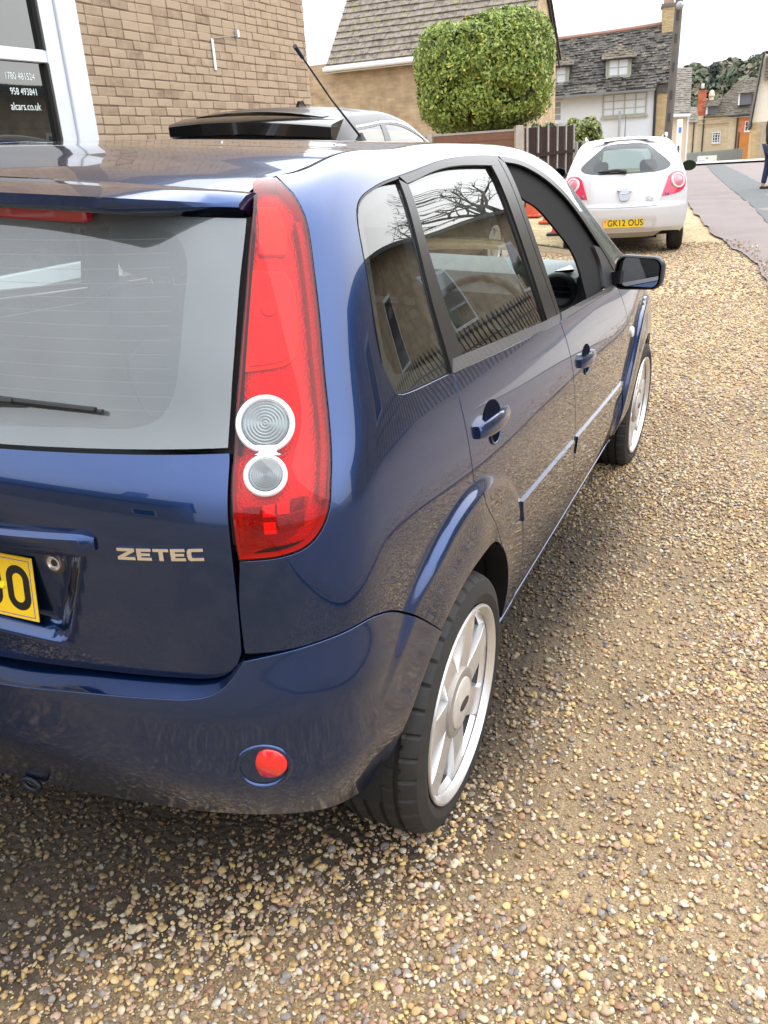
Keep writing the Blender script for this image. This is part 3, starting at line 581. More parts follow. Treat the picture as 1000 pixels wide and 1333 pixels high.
# --- brick office building on the left, with its window
def office():
    o=empty('brick_building',Matrix.Translation((-4.0,0,0)),'buff brick building with white framed shop window at upper left','building')
    MORT=M('tan_mortar',(.20,.145,.10),.95,var=(25,.6),bump=(200,.4,.004))
    wall=B().box((-7,4.36,-.6),(0,8.66,5.2)).build('wall',MORT,o); B().box((-7,-2.41,.55),(-.6,-2.3,3.3)).build('end_wall',MORT,o); B().box((-7,-2.3,.55),(-6.9,4.36,3.3)).build('rear_wall',MORT,o)
    B().box((-7,-2.4,-.6),(-.004,4.36,.55)).build('wall_base',brick_mat('office_brick_far',((.42,.30,.19),(.33,.23,.15)),(.28,.2,.13),.235,.075,axis='Y'),o); B().box((-7,-2.4,3.3),(-.004,4.36,5.2)).build('wall_top',brick_mat('office_brick_far',((.42,.30,.19),(.33,.23,.15)),(.28,.2,.13),.235,.075,axis='Y'),o)
    def bm_ex(nt,p,tc):
        l=nt.links.new; oi=nd(nt,'ShaderNodeObjectInfo'); g=nd(nt,'ShaderNodeNewGeometry'); n=nd(nt,'ShaderNodeTexNoise'); n.inputs['Scale'].default_value=5.5; n.inputs['Detail'].default_value=7; n.inputs['Roughness'].default_value=.7; l(g.outputs['Position'],n.inputs['Vector'])
        n2=nd(nt,'ShaderNodeTexNoise'); n2.inputs['Scale'].default_value=.9; n2.inputs['Detail'].default_value=3; l(g.outputs['Position'],n2.inputs['Vector'])
        ri=nd(nt,'ShaderNodeMath',operation='ADD'); l(oi.outputs['Random'],ri.inputs[0]); l(g.outputs['Random Per Island'],ri.inputs[1]); fr=nd(nt,'ShaderNodeMath',operation='FRACT'); l(ri.outputs[0],fr.inputs[0])
        a=nd(nt,'ShaderNodeMath',operation='MULTIPLY_ADD'); l(fr.outputs[0],a.inputs[0]); a.inputs[1].default_value=.45; l(n.outputs['Fac'],a.inputs[2])
        b=nd(nt,'ShaderNodeMath',operation='MULTIPLY_ADD'); l(n2.outputs['Fac'],b.inputs[0]); b.inputs[1].default_value=.5; l(a.outputs[0],b.inputs[2])
        cr=nd(nt,'ShaderNodeValToRGB'); e=cr.color_ramp; e.elements[0].position=.55; e.elements[0].color=(.195,.138,.098,1); e.elements[1].position=1.2/1.25; e.elements[1].color=(.37,.28,.195,1); q=e.elements.new(.75); q.color=(.295,.214,.148,1); l(b.outputs[0],cr.inputs[0]); l(cr.outputs[0],p.inputs['Base Color'])
        bp=nd(nt,'ShaderNodeBump'); bp.inputs['Strength'].default_value=.3; bp.inputs['Distance'].default_value=.004; l(n.outputs['Fac'],bp.inputs['Height']); l(bp.outputs[0],p.inputs['Normal'])
    BR=M('buff_stock_brick',(.42,.3,.18),.92,extra=bm_ex,spec=.2); r=random.Random(4)
    def brick_v(w,h,seed):
        q=random.Random(seed); b=B(); b.box((-.06,-.0015,-.0015),(.0+q.uniform(.005,.008),w+.0015,h+.0015),.005); j=lambda:q.uniform(-.0025,.0025); b.v=[(x+j(),y+j(),z+j()) for x,y,z in b.v]; return b
    proto={}
    def get(kind,k):
        if (kind,k) not in proto:
            b=brick_v(.215 if kind==0 else .1025,.065,k+kind*10); me=bpy.data.meshes.new('brick'); me.from_pydata(b.v,[],b.f); me.materials.append(BR); me.update(); proto[(kind,k)]=me
        return proto[(kind,k)]
    L_=[]
    for i in range(64):
        z=.08+i*.075; y=4.775-(.1125 if i%2 else 0)
        while y<8.66:
            kind=1 if r.random()<.12 else 0; w=.215 if kind==0 else .1025; y0=max(y,4.772); y1=min(y+w,8.672)
            if y1-y0>.05: L_.append((y0,z+r.uniform(-.003,.003),y1-y0,kind,abs(y1-y0-w)<.01))
            y+=w+.010
    vis=[b for b in L_ if b[4] and b[0]>4.77 and b[1]>1.45+(b[0]-4.8)*.06 and b[1]<2.72+(b[0]-4.8)*.11 and b[0]<8.4]
    vis.sort(key=lambda b:(b[0]+1.5)**2+(b[1]-1.35)**2); chosen=set(id(b) for b in vis[:290]); rest=B()
    for b in L_:
        if id(b) in chosen:
            q=ob('brick',get(b[3],r.randint(0,5)),wall,(0,b[0],b[1]))
        else:
            q=brick_v(b[2],.065,r.randint(0,99)); rest.add([(x,y+b[0],z+b[1]) for x,y,z in q.v],q.f)
    rs=rest.build('brick_courses',BR,wall); rs['kind']='stuff'
    end=B()
    for i in range(64):
        for k in range(-30,1):
            xa=k*.225+(.11 if i%2 else 0)-.10; xb=min(xa+.215,-.062)
            if xb-xa>.03: end.box((xa,8.60,.08+i*.075),(xb,8.668,.145+i*.075))
    e_=end.build('brick_courses',BR,wall); e_['kind']='stuff'
    # shop window
    w=empty('window'); w.parent=o
    B().box((-.05,4.53,.18),(.035,4.765,3.3),.006).build('white_pilaster',WPVC,w)
    fr=B(); fr.box((-.06,4.36,.18),(.012,4.527,3.3),.005); fr.box((-.06,-2.4,2.165),(.008,4.36,2.255),.006); fr.box((-.06,-2.4,.555),(.030,4.36,.68),.006); fr.box((-.06,1.6,.68),(.006,1.7,2.165)); fr.box((-.06,1.6,2.255),(.006,1.7,3.3)); fr.build('frame',WPVC,w)
    st=B(); st.box((-.055,4.335,.68),(.016,4.362,2.165),.004); st.box((-.055,4.335,2.255),(.016,4.362,3.3),.004); st.build('bead',M('dark_gasket',(.03,.028,.025),.6),w)
    SG=M('shop_glass_dark',(.010,.012,.012),.01,coat=1,spec=.9)
    for (a,b,z0,z1) in ((1.7,4.34,.68,2.165),(-2.4,1.6,.68,2.165),(1.7,4.34,2.255,3.3),(-2.4,1.6,2.255,3.3)): quad('pane',[(-.03,a,z0),(-.03,b,z0),(-.03,b,z1),(-.03,a,z1)],SG,w)
    TX=M('window_lettering',(.62,.70,.68),.5)
    for txt,z,y1,h in (('1780 481524',2.063,4.225,.068),('958 493841',1.958,4.225,.068),('alcars.co.uk',1.855,4.228,.076)):
        m=Matrix(((0,0,1,-.0285),(1,0,0,y1),(0,1,0,z),(0,0,0,1))); text_mesh('lettering',txt,h,.0004,TX,w,m,align='RIGHT',sx=.86)
    # small cable bracket on the wall
    k=empty('wall_bracket'); k.parent=o; AL=M('aluminium_strip',(.62,.62,.62),.4,.6)
    B().box((.010,6.655,2.23),(.022,6.695,2.51),.002).build('strap',AL,k); B().tube([(.02,6.68,2.51),(.03,6.9,2.54),(.03,7.12,2.565)],.006,6).build('rod',M('weathered_rod',(.25,.22,.18),.6),k); B().box((.012,7.11,2.55),(.05,7.15,2.62),.004).build('bolt_plate',AL,k)
    B().box((-7.3,-2.7,5.2),(.35,8.95,5.32)).build('eaves',M('eaves_dark',(.06,.055,.05),.8),o)
    tiles('roof_tiles',(.4,-2.7,5.33),(.4,8.95,5.33),(-3.5,8.95,7.6),(-3.5,-2.7,7.6),20,50,tile_mat('office_tile',(.12,.09,.07),(.22,.17,.13)),o,.03,seed=9)
office()
# --- gabled brick house with tiled roof beyond
def house2():
    y0,y1,xl,xr,e,rg=25.0,28.6,-22.0,-5.7,4.02,5.95
    o=empty('tiled_house',Matrix.Translation((0,0,0)),'buff brick house with brown tiled roof and white gutter behind the clipped tree','house')
    BK=brick_mat('house_buff_brick',((.46,.34,.21),(.36,.26,.16)),(.40,.31,.21),.26,.088,.010)
    BKY=brick_mat('house_buff_brick_gable',((.46,.34,.21),(.38,.28,.17)),(.40,.31,.21),.26,.088,.010,axis='Y')
    ym=(y0+y1)/2
    quad('front_wall',[(xl,y0,-.5),(xr,y0,-.5),(xr,y0,e),(xl,y0,e)],BK,o)
    quad('gable_wall',[(xr,y0,-.5),(xr,y1,-.5),(xr,y1,e),(xr,ym,rg-.05),(xr,y0,e)],BKY,o); quad('gable_wall',[(xl,y1,-.5),(xl,y0,-.5),(xl,y0,e),(xl,ym,rg-.05),(xl,y1,e)],BKY,o)
    quad('rear_wall',[(xr,y1,-.5),(xl,y1,-.5),(xl,y1,e),(xr,y1,e)],BK,o)
    TM=tile_mat('brown_concrete_tile',(.115,.095,.075),(.235,.20,.165),9,(.20,.19,.06))
    s=(rg-e)/(ym-y0); xl2=-11.9
    tiles('roof_tile',(xl2,y0-.3,e-.3*s+.06),(xr+.12,y0-.3,e-.3*s+.06),(xr+.12,ym,rg+.06),(xl2,ym,rg+.06),12,24,TM,o,.055,.06,3)
    tiles('roof_tile',(xr+.12,y1+.3,e-.3*s+.06),(xl2,y1+.3,e-.3*s+.06),(xl2,ym,rg+.06),(xr+.12,ym,rg+.06),12,24,TM,o,.055,.06,5)
    quad('flat_roof',[(xl,y0,e+.0),(xl2,y0,e+.0),(xl2,y1,e+.0),(xl,y1,e+.0)],TM,o)
    B().tube([(xl2,y0-.36,e-.20),(xr+.10,y0-.36,e-.20)],.065,10).build('gutter',GUTW,o); B().box((xl2,y0-.28,e-.30),(xr+.05,y0-.24,e-.10)).build('fascia',GUTW,o)
    v=B(); v.prism([(xr+.02,y1+.35,e-.35*s-.12),(xr+.02,ym,rg-.10),(xr+.02,ym,rg+.06),(xr+.02,y1+.35,e-.35*s+.06)],(.05,0,0)); v.prism([(xr+.02,y0-.3,e-.3*s-.12),(xr+.02,ym,rg-.10),(xr+.02,ym,rg+.06),(xr+.02,y0-.3,e-.3*s+.06)],(.05,0,0)); v.build('bargeboard',DRAIN,o)
house2()
# --- white rendered cottage with stone slate roof
def cottage():
    D=38; f=scl(35,D); o=site('white_cottage',D,-10,'white rendered cottage with mossy slate roof, dormers and chimney behind the white car','house')
    REN=M('white_render',(.60,.625,.66),.85,var=(1.2,.4),col2=(.54,.565,.60),bump=(30,.15,.01)); RUB=rubble_mat('honey_rubble',(.50,.37,.20),(.40,.29,.16),(.44,.36,.25),4.6)
    SL=tile_mat('mossy_stone_slate',(.030,.027,.024),(.105,.096,.085),7,(.20,.18,.13)); SLD=tile_mat('brown_dormer_slate',(.06,.05,.038),(.15,.125,.095),7,(.20,.18,.13)); FR=M('sage_window_paint',(.33,.33,.27),.6)
    def p(u,z,y=0): a,b=f(u,z); return (a,y,b)
    quad('front_wall',[p(-3.2,-1),p(1.52,-1),p(1.50,2.87),p(-3.2,2.84)],REN,o)
    B().box((f(1.52,0)[0],.02,-1.5),(f(2.06,0)[0],4.4,f(0,2.72)[1])).build('stone_wall',RUB,o)
    B().box((f(1.52,0)[0],-.03,f(0,2.73)[1]),(f(2.08,0)[0],.4,f(0,3.0)[1])).build('timber_beam',M('grey_timber',(.12,.115,.10),.8,var=(6,.6)),o)
    quad('side_wall',[p(2.06,-1,.02),p(2.06,-1,5),p(2.06,2.9,5),p(2.06,5.0,2.6),p(2.06,2.9,.02)],RUB,o); quad('rear_wall',[p(2.06,-1,5),p(-3.2,-1,5),p(-3.2,2.9,5),p(2.06,2.9,5)],REN,o)
    # sagging roof in two spans: lower thick courses then the main slope
    e0=f(0,2.90)[1]; ul,ur=f(-3.2,0)[0],f(2.12,0)[0]; L1=f(0,3.32)[1]; rz=[f(-3.2,4.86)[1],f(-2,4.93)[1],f(-1,4.96)[1],f(0,5.0)[1],f(1,5.05)[1],f(2.12,5.12)[1]]; us=[ul]+[f(u,0)[0] for u in (-2,-1,0,1)]+[ur]
    tiles('roof_slates',(ul,-.42,e0-.06),(f(1.54,0)[0],-.42,e0-.0),(f(1.54,0)[0],.42,L1+.02),(ul,.42,L1-.06),4,19,SL,o,.055,.3,3); tiles('roof_slates',(f(1.54,0)[0],-.16,e0+.14),(ur,-.16,e0+.16),(ur,.42,L1+.04),(f(1.54,0)[0],.42,L1+.02),3,3,SL,o,.05,.3,8)
    for i in range(5):
        za=L1-.06+.1*(us[i]-ul)/(ur-ul); zb=L1-.06+.1*(us[i+1]-ul)/(ur-ul)
        tiles('roof_slates',(us[i],.40,za),(us[i+1],.40,zb),(us[i+1],2.6,rz[i+1]),(us[i],2.6,rz[i]),19,int((us[i+1]-us[i])*5.5),SL,o,.035,.3,20+i)
        B().tube([(us[i],2.6,rz[i]+.02),(us[i+1],2.6,rz[i+1]+.02)],.09,8).build('ridge_tile',M('clay_ridge',(.30,.14,.09),.85,var=(5,.6),col2=(.22,.20,.17)),o)
    quad('rear_roof',[(ul,5.2,e0),(ur,5.2,e0),(ur,2.6,rz[-1]),(ul,2.6,rz[0])],SL,o)
    B().box((ul,-.50,e0-.10),(f(1.50,0)[0],-.42,e0-.02)).build('gutter',M('grey_gutter',(.16,.165,.17),.5),o)
    a0,b0=f(-.28,2.08); a1,b1=f(1.25,2.83); window(o,a0,a1,b0,b1,-.01,4,3,FR,NET,.055)
    a0,b0=f(-2.4,2.05); a1,b1=f(-1.70,2.76); window(o,a0,a1,b0,b1,-.01,1,3,WPVC,M('shaded_pane',(.25,.26,.27),.2,coat=.6),.06)
    for (uc,zo) in ((.23,.0),(-1.95,-.08)):
        hw=.36; d=empty('dormer'); d.parent=o; x0,z0=f(uc-hw,3.40+zo); x1,z1=f(uc+hw,3.98+zo); yd=.48
        ck=B(); ck.prism([(x0-.10,yd,z0),(x0-.02,yd,z0),(x0-.02,yd+1.1,z1),(x0-.10,yd+1.1,z1)],(0,0,z1-z0)) if False else None
        B().box((x0-.09,yd,z0),(x0,yd+1.1,z1)).build('cheek',FR,d); B().box((x1,yd,z0),(x1+.09,yd+1.1,z1)).build('cheek',FR,d)
        window(d,x0+.002,x1-.002,z0,z1,yd-.0,2,2,FR,NET,.05)
        ax,az_=f(uc+.02,4.48+zo); A=(ax,yd+.75,az_); E=[(x0-.26,yd-.22,z1-.02),(x1+.26,yd-.22,z1-.02),(x1+.26,yd+1.0,z1+.22),(x0-.26,yd+1.0,z1+.22)]
        A2=(ax,yd+1.9,az_+.05)
        tiles('dormer_slates',E[0],E[1],(A[0]+.03,A[1],A[2]),(A[0]-.03,A[1],A[2]),6,5,SLD,d,.03,.2,31); tiles('dormer_slates',E[1],E[2],A2,(A[0]+.03,A[1],A[2]),6,5,SLD,d,.03,.2,32); tiles('dormer_slates',E[3],E[0],(A[0]-.03,A[1],A[2]),A2,6,5,SLD,d,.03,.2,33)
        B().box((x0-.24,yd-.20,z1-.06),(x1+.24,yd+.3,z1-.0)).build('eaves_board',DRAIN,d)
    x0,_=f(1.72,0); x1,_=f(2.14,0); ch=B().box((x0,2.2,f(0,4.5)[1]),(x1,3.0,f(0,5.62)[1])).build('chimney',RUB,o); B().box((x0-.05,2.15,f(0,5.62)[1]),(x1+.05,3.05,f(0,5.72)[1])).build('chimney_cap',M('lead_grey',(.14,.13,.12),.8),ch); B().box((x0+.05,2.3,f(0,5.72)[1]),(x1-.05,2.9,f(0,6.4)[1])).build('chimney_stack',brick_mat('stack_brick',((.34,.25,.18),(.28,.19,.13)),(.3,.25,.2),.225,.075),ch)
    dx=f(1.535,0)[0]; B().tube([(dx,-.05,f(0,2.95)[1]),(dx,-.05,-.5)],.05,8).build('downpipe',DRAIN,o)
    B().tube([(f(.33,0)[0],-.3,f(0,1.2)[1]),(f(.33,0)[0],-.3,f(0,2.25)[1])],.045,8).build('soil_pipe',M('grey_pipe',(.3,.31,.31),.6),o)
cottage()
# --- further down the street
STONE=rubble_mat('pale_ashlar',(.50,.43,.31),(.44,.37,.26),(.45,.38,.28),1.6); CREAM=M('cream_render',(.66,.54,.36),.9,var=(.8,.4),col2=(.58,.47,.32))
GSL=tile_mat('grey_slate_far',(.14,.125,.105),(.225,.20,.17),5)
def far_houses():
    D=50; f=scl(44,D); o=site('cream_house',D,-5.5,'cream rendered house end with steep grey slate roof right of the wooden pole','house'); q=lambda u,z,y=0:(f(u,z)[0],y,f(u,z)[1])
    quad('wall',[q(-1.6,-1),q(-.02,-1),q(-.10,2.12),q(-1.6,2.2)],CREAM,o); quad('side_wall',[q(-.02,-1),q(-.02,-1,7),q(-.10,2.1,7),q(-.10,2.12)],CREAM,o)
    tiles('roof_slates',q(-1.7,2.18,-.3),q(-.02,2.10,-.3),q(-.06,4.12,2.4),q(-1.7,4.2,2.4),22,8,GSL,o,.03,.2,3); B().tube([q(-1.7,2.14,-.36),q(-.0,2.08,-.36)],.07,8).build('gutter',GUTW,o); B().box(q(-.12,-1,-.05),q(-.05,2.05,.02)).build('downpipe',GUTW,o)
    D=94; f2=scl(52,D); o=site('stone_cottage',D,-4.5,'low buff stone cottage beside the red brick chimney','house'); q=lambda u,z,y=0:(f2(u,z)[0],y,f2(u,z)[1])
    quad('wall',[q(-1.3,-1.2),q(-.45,-1.2),q(-.5,1.90),q(-1.3,1.94)],STONE,o); tiles('roof_slates',q(-1.35,1.92,-.3),q(-.5,1.86,-.3),q(-.62,2.62,2),q(-1.35,2.7,2),12,10,GSL,o,.04,.2,4)
    B().box(q(-.72,-1,-.2),q(-.66,1.9,-.05)).build('downpipe',DRAIN,o)
    D=100; f3=scl(56,D); q=lambda u,z,y=0:(f3(u,z)[0],y,f3(u,z)[1])
    o=site('stone_house',D,-4,'pale stone house with small paned window, big brown roof and red chimney down the street','house')
    quad('wall',[q(-1.17,-1.5),q(1.12,-1.5),q(1.05,2.15),q(-1.17,2.23)],STONE,o)
    for z in (2.02,1.78): B().box(q(-1.2,z,-.12),q(1.08,z+.05,-.005)).build('string_course',STONE,o)
    for k in range(9):
        u=-.65+k*.19; B().box(q(u,1.66,-.10),q(u+.06,1.72,-.005)).build('bracket',STONE,o)
    a0,b0=f3(-.22,.76); a1,b1=f3(.22,1.34); window(o,a0,a1,b0,b1,-.02,3,4,WPVC,PANE,.09,proud=.06)
    for u in (-.76,-1.17): B().box(q(u,-1,-.12),q(u+.07,2.2,-.01)).build('downpipe',DRAIN,o)
    BRN=tile_mat('brown_stone_slate',(.10,.085,.068),(.15,.128,.10),3)
    tiles('roof_slates',q(-.72,2.17,-.3),q(1.15,2.10,-.3),q(2.4,3.96,3.4),q(1.0,3.97,3.4),22,24,BRN,o,.05,.2,6); quad('roof_hip',[q(-.74,2.17,-.3),q(1.0,3.97,3.4),q(1.0,3.97,5),q(-.74,2.17,7)],BRN,o)
    d=empty('dormer'); d.parent=o; B().box(q(-.60,2.2,-.1),q(-.02,2.68,1.5)).build('cheek',M('lead_blue',(.10,.11,.14),.6),d); B().box(q(-.66,2.2,-.16),q(-.56,2.68,.1)).build('frame',WPVC,d); tiles('roof_slates',q(-.80,2.66,-.5),q(-.02,2.66,-.5),q(.22,3.08,1.8),q(-.55,3.08,1.8),8,8,BRN,d,.05,.2,7)
    RB=brick_mat('red_chimney_brick',((.46,.11,.055),(.38,.09,.045)),(.38,.20,.14),.3,.1); c_=empty('chimney'); c_.parent=o
    B().box(q(-1.12,1.9,.3),q(-.70,3.45,1.3)).build('stack',RB,c_); B().box(q(-1.16,3.45,.25),q(-.66,3.52,1.35)).build('chimney_band',RB,c_); B().box(q(-1.16,2.95,.25),q(-.66,3.0,1.35)).build('chimney_band',RB,c_); B().box(q(-1.1,3.52,.35),q(-.75,3.62,1.2)).build('crown',DRAIN,c_); B().lathe([(.14,0),(.16,.4),(.1,.45)],12,Matrix.Translation(q(-.92,3.62,.8))).build('chimney_pot',M('pot_white',(.6,.57,.5),.7),c_)
    B().lathe([(.30,0),(.16,.3),(.3,.45),(.2,.9),(0,1.0)],14,Matrix.Translation(q(-.42,2.98,1.6))).build('stone_finial',M('finial_stone',(.62,.56,.46),.9),o)
    o=site('dormer_house',96,-2.5,'brown roofed house with dormer, orange brick wall and timber door at the road bend','house'); f4=scl(56,96); w=lambda u,z,y=0:(f4(u-1.46,z)[0],y,f4(u-1.46,z)[1])
    quad('wall',[w(.66,-1.4),w(2.2,-1.4),w(2.2,2.1),w(.62,2.1)],STONE,o); quad('brick_wall',[w(1.12,-1.0,-.1),w(1.9,-1.0,-.1),w(1.9,2.04,-.1),w(1.12,2.04,-.1)],brick_mat('orange_brick',((.52,.17,.07),(.46,.14,.06)),(.45,.25,.15),.3,.1),o)
    dr=B().box(w(1.22,-.6,-.18),w(1.86,1.22,-.11)).build('door',M('orange_timber_door',(.42,.15,.025),.6,var=(2,.4)),o); B().box(w(1.16,-.6,-.2),w(1.21,1.25,-.11)).build('door_frame',DRAIN,dr)
    a0,b0=f4(1.44-1.46,1.26); a1,b1=f4(1.76-1.46,1.78); window(o,a0,a1,b0,b1,-.14,2,2,WPVC,PANE,.07)
    tiles('roof_slates',w(.52,2.14,-.5),w(2.4,2.14,-.5),w(2.6,3.6,2.0),w(1.75,3.6,2.0),14,12,BRN,o,.05,.2,11); d=empty('dormer'); d.parent=o
    B().box(w(1.02,2.62,-.2),w(1.65,3.22,2)).build('cheek',M('lead_blue',(.10,.11,.14),.6),d); B().box(w(.98,2.62,-.26),w(1.06,3.22,0)).build('frame',WPVC,d); tiles('roof_slates',w(.86,3.2,-.6),w(1.9,3.2,-.6),w(1.9,3.62,1.5),w(1.2,3.62,1.5),6,8,BRN,d,.05,.2,12)
    B().tube([w(.55,2.10,-.6),w(2.3,2.10,-.6)],.12,8).build('gutter',DRAIN,o); B().box(w(.55,2.0,-.45),w(2.3,2.08,-.3)).build('fascia',WPVC,o); B().tube([w(1.04,2.05,-.3),w(1.04,-1,-.3)],.08,8).build('downpipe',DRAIN,o)
    D=62; f5=scl(48,D); o=site('gabled_barn',D,-2,'white boarded gable over honey stone wall at the right edge','house'); w=lambda u,z,y=0:(f5(u,z)[0],y,f5(u,z)[1])
    ST2=rubble_mat('honey_stone_far',(.52,.40,.23),(.44,.33,.19),(.40,.32,.22),3.2)
    quad('stone_wall',[w(-.10,-1),w(3,-1),w(3,1.60),w(-.10,1.63)],ST2,o); quad('return_wall',[w(-.10,-1),w(-.10,1.63),w(-.22,1.63,8),w(-.22,-1,8)],ST2,o)
    BD_=M('cream_boarding',(.66,.62,.52),.8); n=30
    for k in range(n):
        u0=-.13+k*.075; u1=u0+.071; top=lambda u:1.63+(u+.13)*13.2 if u<.09 else min(4.5+(u-.09)*.0,4.5)
        mk('board',[w(u0,1.64,-.03),w(u1,1.64,-.03),w(u1,top(u1) if u1<.6 else 4.5-(u1-.6)*2,-.03),w(u0,top(u0) if u0<.6 else 4.5-(u0-.6)*2,-.03)],[(0,1,2,3)],BD_,o)
    tiles('roof_slates',w(.12,4.5,-.3),w(-.22,1.4,-.3),w(-.36,1.4,8),w(.0,4.5,8),16,20,BRN,o,.05,.2,13)
    B().prism([w(-.20,1.35,-.32),w(-.15,1.35,-.32),w(.15,4.6,-.32),w(.07,4.6,-.32)],(0,.3,0)).build('bargeboard',DRAIN,o)
    tiles('roof_slates',w(.22,3.4,-.34),w(2.6,3.4,-.34),w(2.6,4.4,-.1),w(.22,4.4,-.1),8,20,BRN,o,.05,.2,14)
    B().tube([w(.36,-.5,-.2),w(.36,1.6,-.2)],.06,8).build('downpipe',M('grey_pipe',(.3,.31,.31),.6),o)
    # corrugated hoarding and white sheeted skip panel
    D=70; f6=scl(40,D); o=site('corrugated_hoarding',D,-4,'pale grey corrugated sheet hoarding across the end of the street','fence'); GM=M('galvanised_sheet',(.42,.45,.44),.5,.2,var=(1.5,.5),col2=(.34,.37,.36))
    u=-1.42; k=0
    while u<.95:
        V=[];F=[]; n=10; x0=f6(u,0)[0]; x1=f6(u+.19,0)[0]
        for i in range(n+1):
            x=x0+(x1-x0-.01)*i/n; yy=.05*(i%2)+.03*(k%2); zt=f6(0,.62+(u+1.42)*.02)[1]; V+=[(x,yy,-2.5),(x,yy,zt)]
        F=[(2*i,2*i+2,2*i+3,2*i+1) for i in range(n)]; mk('sheet',V,F,GM,o); u+=.19; k+=1
    o=site('white_sheet_panel',68.5,-4,'white printed banner panel fixed before the grey hoarding','banner'); f7=scl(40,68.5); a0,b0=f7(-.66,.20); a1,b1=f7(.08,.47)
    B().box((a0,-.05,b0-1),(a1,0,b1)).build('sheet',M('banner_white',(.78,.80,.80),.5),o); B().box((a0+.1,-.055,b0+.1),(a0+.5,-.052,b0+.18)).build('print',M('banner_blue',(.45,.55,.62),.5),o); B().box((a0+.55,-.055,b1-.2),(a0+.7,-.052,b1-.1)).build('print',M('banner_grey',(.3,.32,.34),.5),o)
far_houses()
# --- across the street and behind: seen only in the paint and glass of the blue car
def opposite():
    o=empty('street_house',Matrix.Translation((6.6,0,0)),'long coursed stone house across the street, mirrored in the side windows','house')
    ST=brick_mat('coursed_stone',((.40,.32,.21),(.30,.235,.15)),(.30,.25,.18),.42,.16,.014,axis='Y'); 
    quad('front_wall',[(0,24,-1),(0,5,-1),(0,5,3.3),(0,24,3.3)],ST,o); quad('end_wall',[(0,5,-1),(6,5,-1),(6,5,3.3),(0,5,3.3)],brick_mat('coursed_stone_end',((.40,.32,.21),(.30,.235,.15)),(.30,.25,.18),.42,.16,.014),o); quad('rear_wall',[(6,24,-1),(6,5,-1),(6,5,3.5),(6,24,3.5)],ST,o)
    tiles('roof_slates',(-.35,24.3,3.22),(-.35,4.7,3.22),(6.3,4.7,3.62),(6.3,24.3,3.62),20,60,tile_mat('opposite_slate',(.06,.058,.055),(.13,.125,.12),4),o,.03,.2,2)
    B().box((-.44,4.7,3.10),(-.36,24.3,3.24)).build('gutter',DRAIN,o)
    for y in (8,12,16,20):
        w=B(); w.box((-.02,y-.55,1.0),(.03,y+.55,2.3)); ww=w.build('window',WPVC,o); quad('pane',[(-.025,y-.48,1.07),(-.025,y+.48,1.07),(-.025,y+.48,2.23),(-.025,y-.48,2.23)],PANE,ww)
    
    r=empty('railing',Matrix.Translation((5.3,0,0)),'black wrought iron railing with spear tops across the street','railing')
    IR=M('black_railing_iron',(.01,.01,.011),.4)
    for z in (.25,1.02): B().box((-.012,5.5,z-.4),(.012,15.5,z-.365)).build('rail',IR,r)
    me=None
    for i in range(56):
        y=5.55+i*.178
        if me is None:
            b=B(); b.tube([(0,0,-.55),(0,0,.86)],.010,6); b.lathe([(.012,.84),(.03,.90),(.012,.94),(.004,1.02)],8); q=b.build('bar',IR,r,loc=(0,y,0)); me=q.data
        else: ob('bar',me,r,(0,y,0))
    for k,(x,y,w_,lab) in enumerate(((-13,-12,11,'stone house with tall chimney behind the viewer, mirrored in the tailgate'),(2.5,-17,8,'stone house behind the viewer to the right, mirrored in the rear wing'))):
        o=empty('stone_house',Matrix.Translation((x,y,0)),lab,'house'); S2=rubble_mat('back_stone',(.34,.27,.18),(.26,.2,.13),(.26,.2,.15),3)
        eh=4.2 if k==0 else 3.6; rg=7.2 if k==0 else 6.3; B().box((0,-6,-1),(w_,0,eh)).build('walls',S2,o); RF=MATS['opposite_slate']
        tiles('roof_slates',(w_+.3,.3,eh-.1),(-.3,.3,eh-.1),(-.3,-3,rg),(w_+.3,-3,rg),14,26,RF,o,.03,.2,2); quad('rear_roof',[(-.3,-6.3,eh-.2),(w_+.3,-6.3,eh-.2),(w_+.3,-3,rg),(-.3,-3,rg)],RF,o); B().prism([(-.0,0,eh),(0,-6,eh),(0,-3,rg-.1)],(w_,0,0)).build('gables',S2,o)
        B().box((w_*.6,-3.4,rg-.7),(w_*.6+1,-2.6,rg+1.8)).build('chimney',S2,o)
        for i in (1.2,w_-2.4):
            q=B().box((i,-.02,.9),(i+1.1,.03,2.2)).build('window',WPVC,o); quad('pane',[(i+1.03,.035,.97),(i+.07,.035,.97),(i+.07,.035,2.13),(i+1.03,.035,2.13)],PANE,q)
opposite()
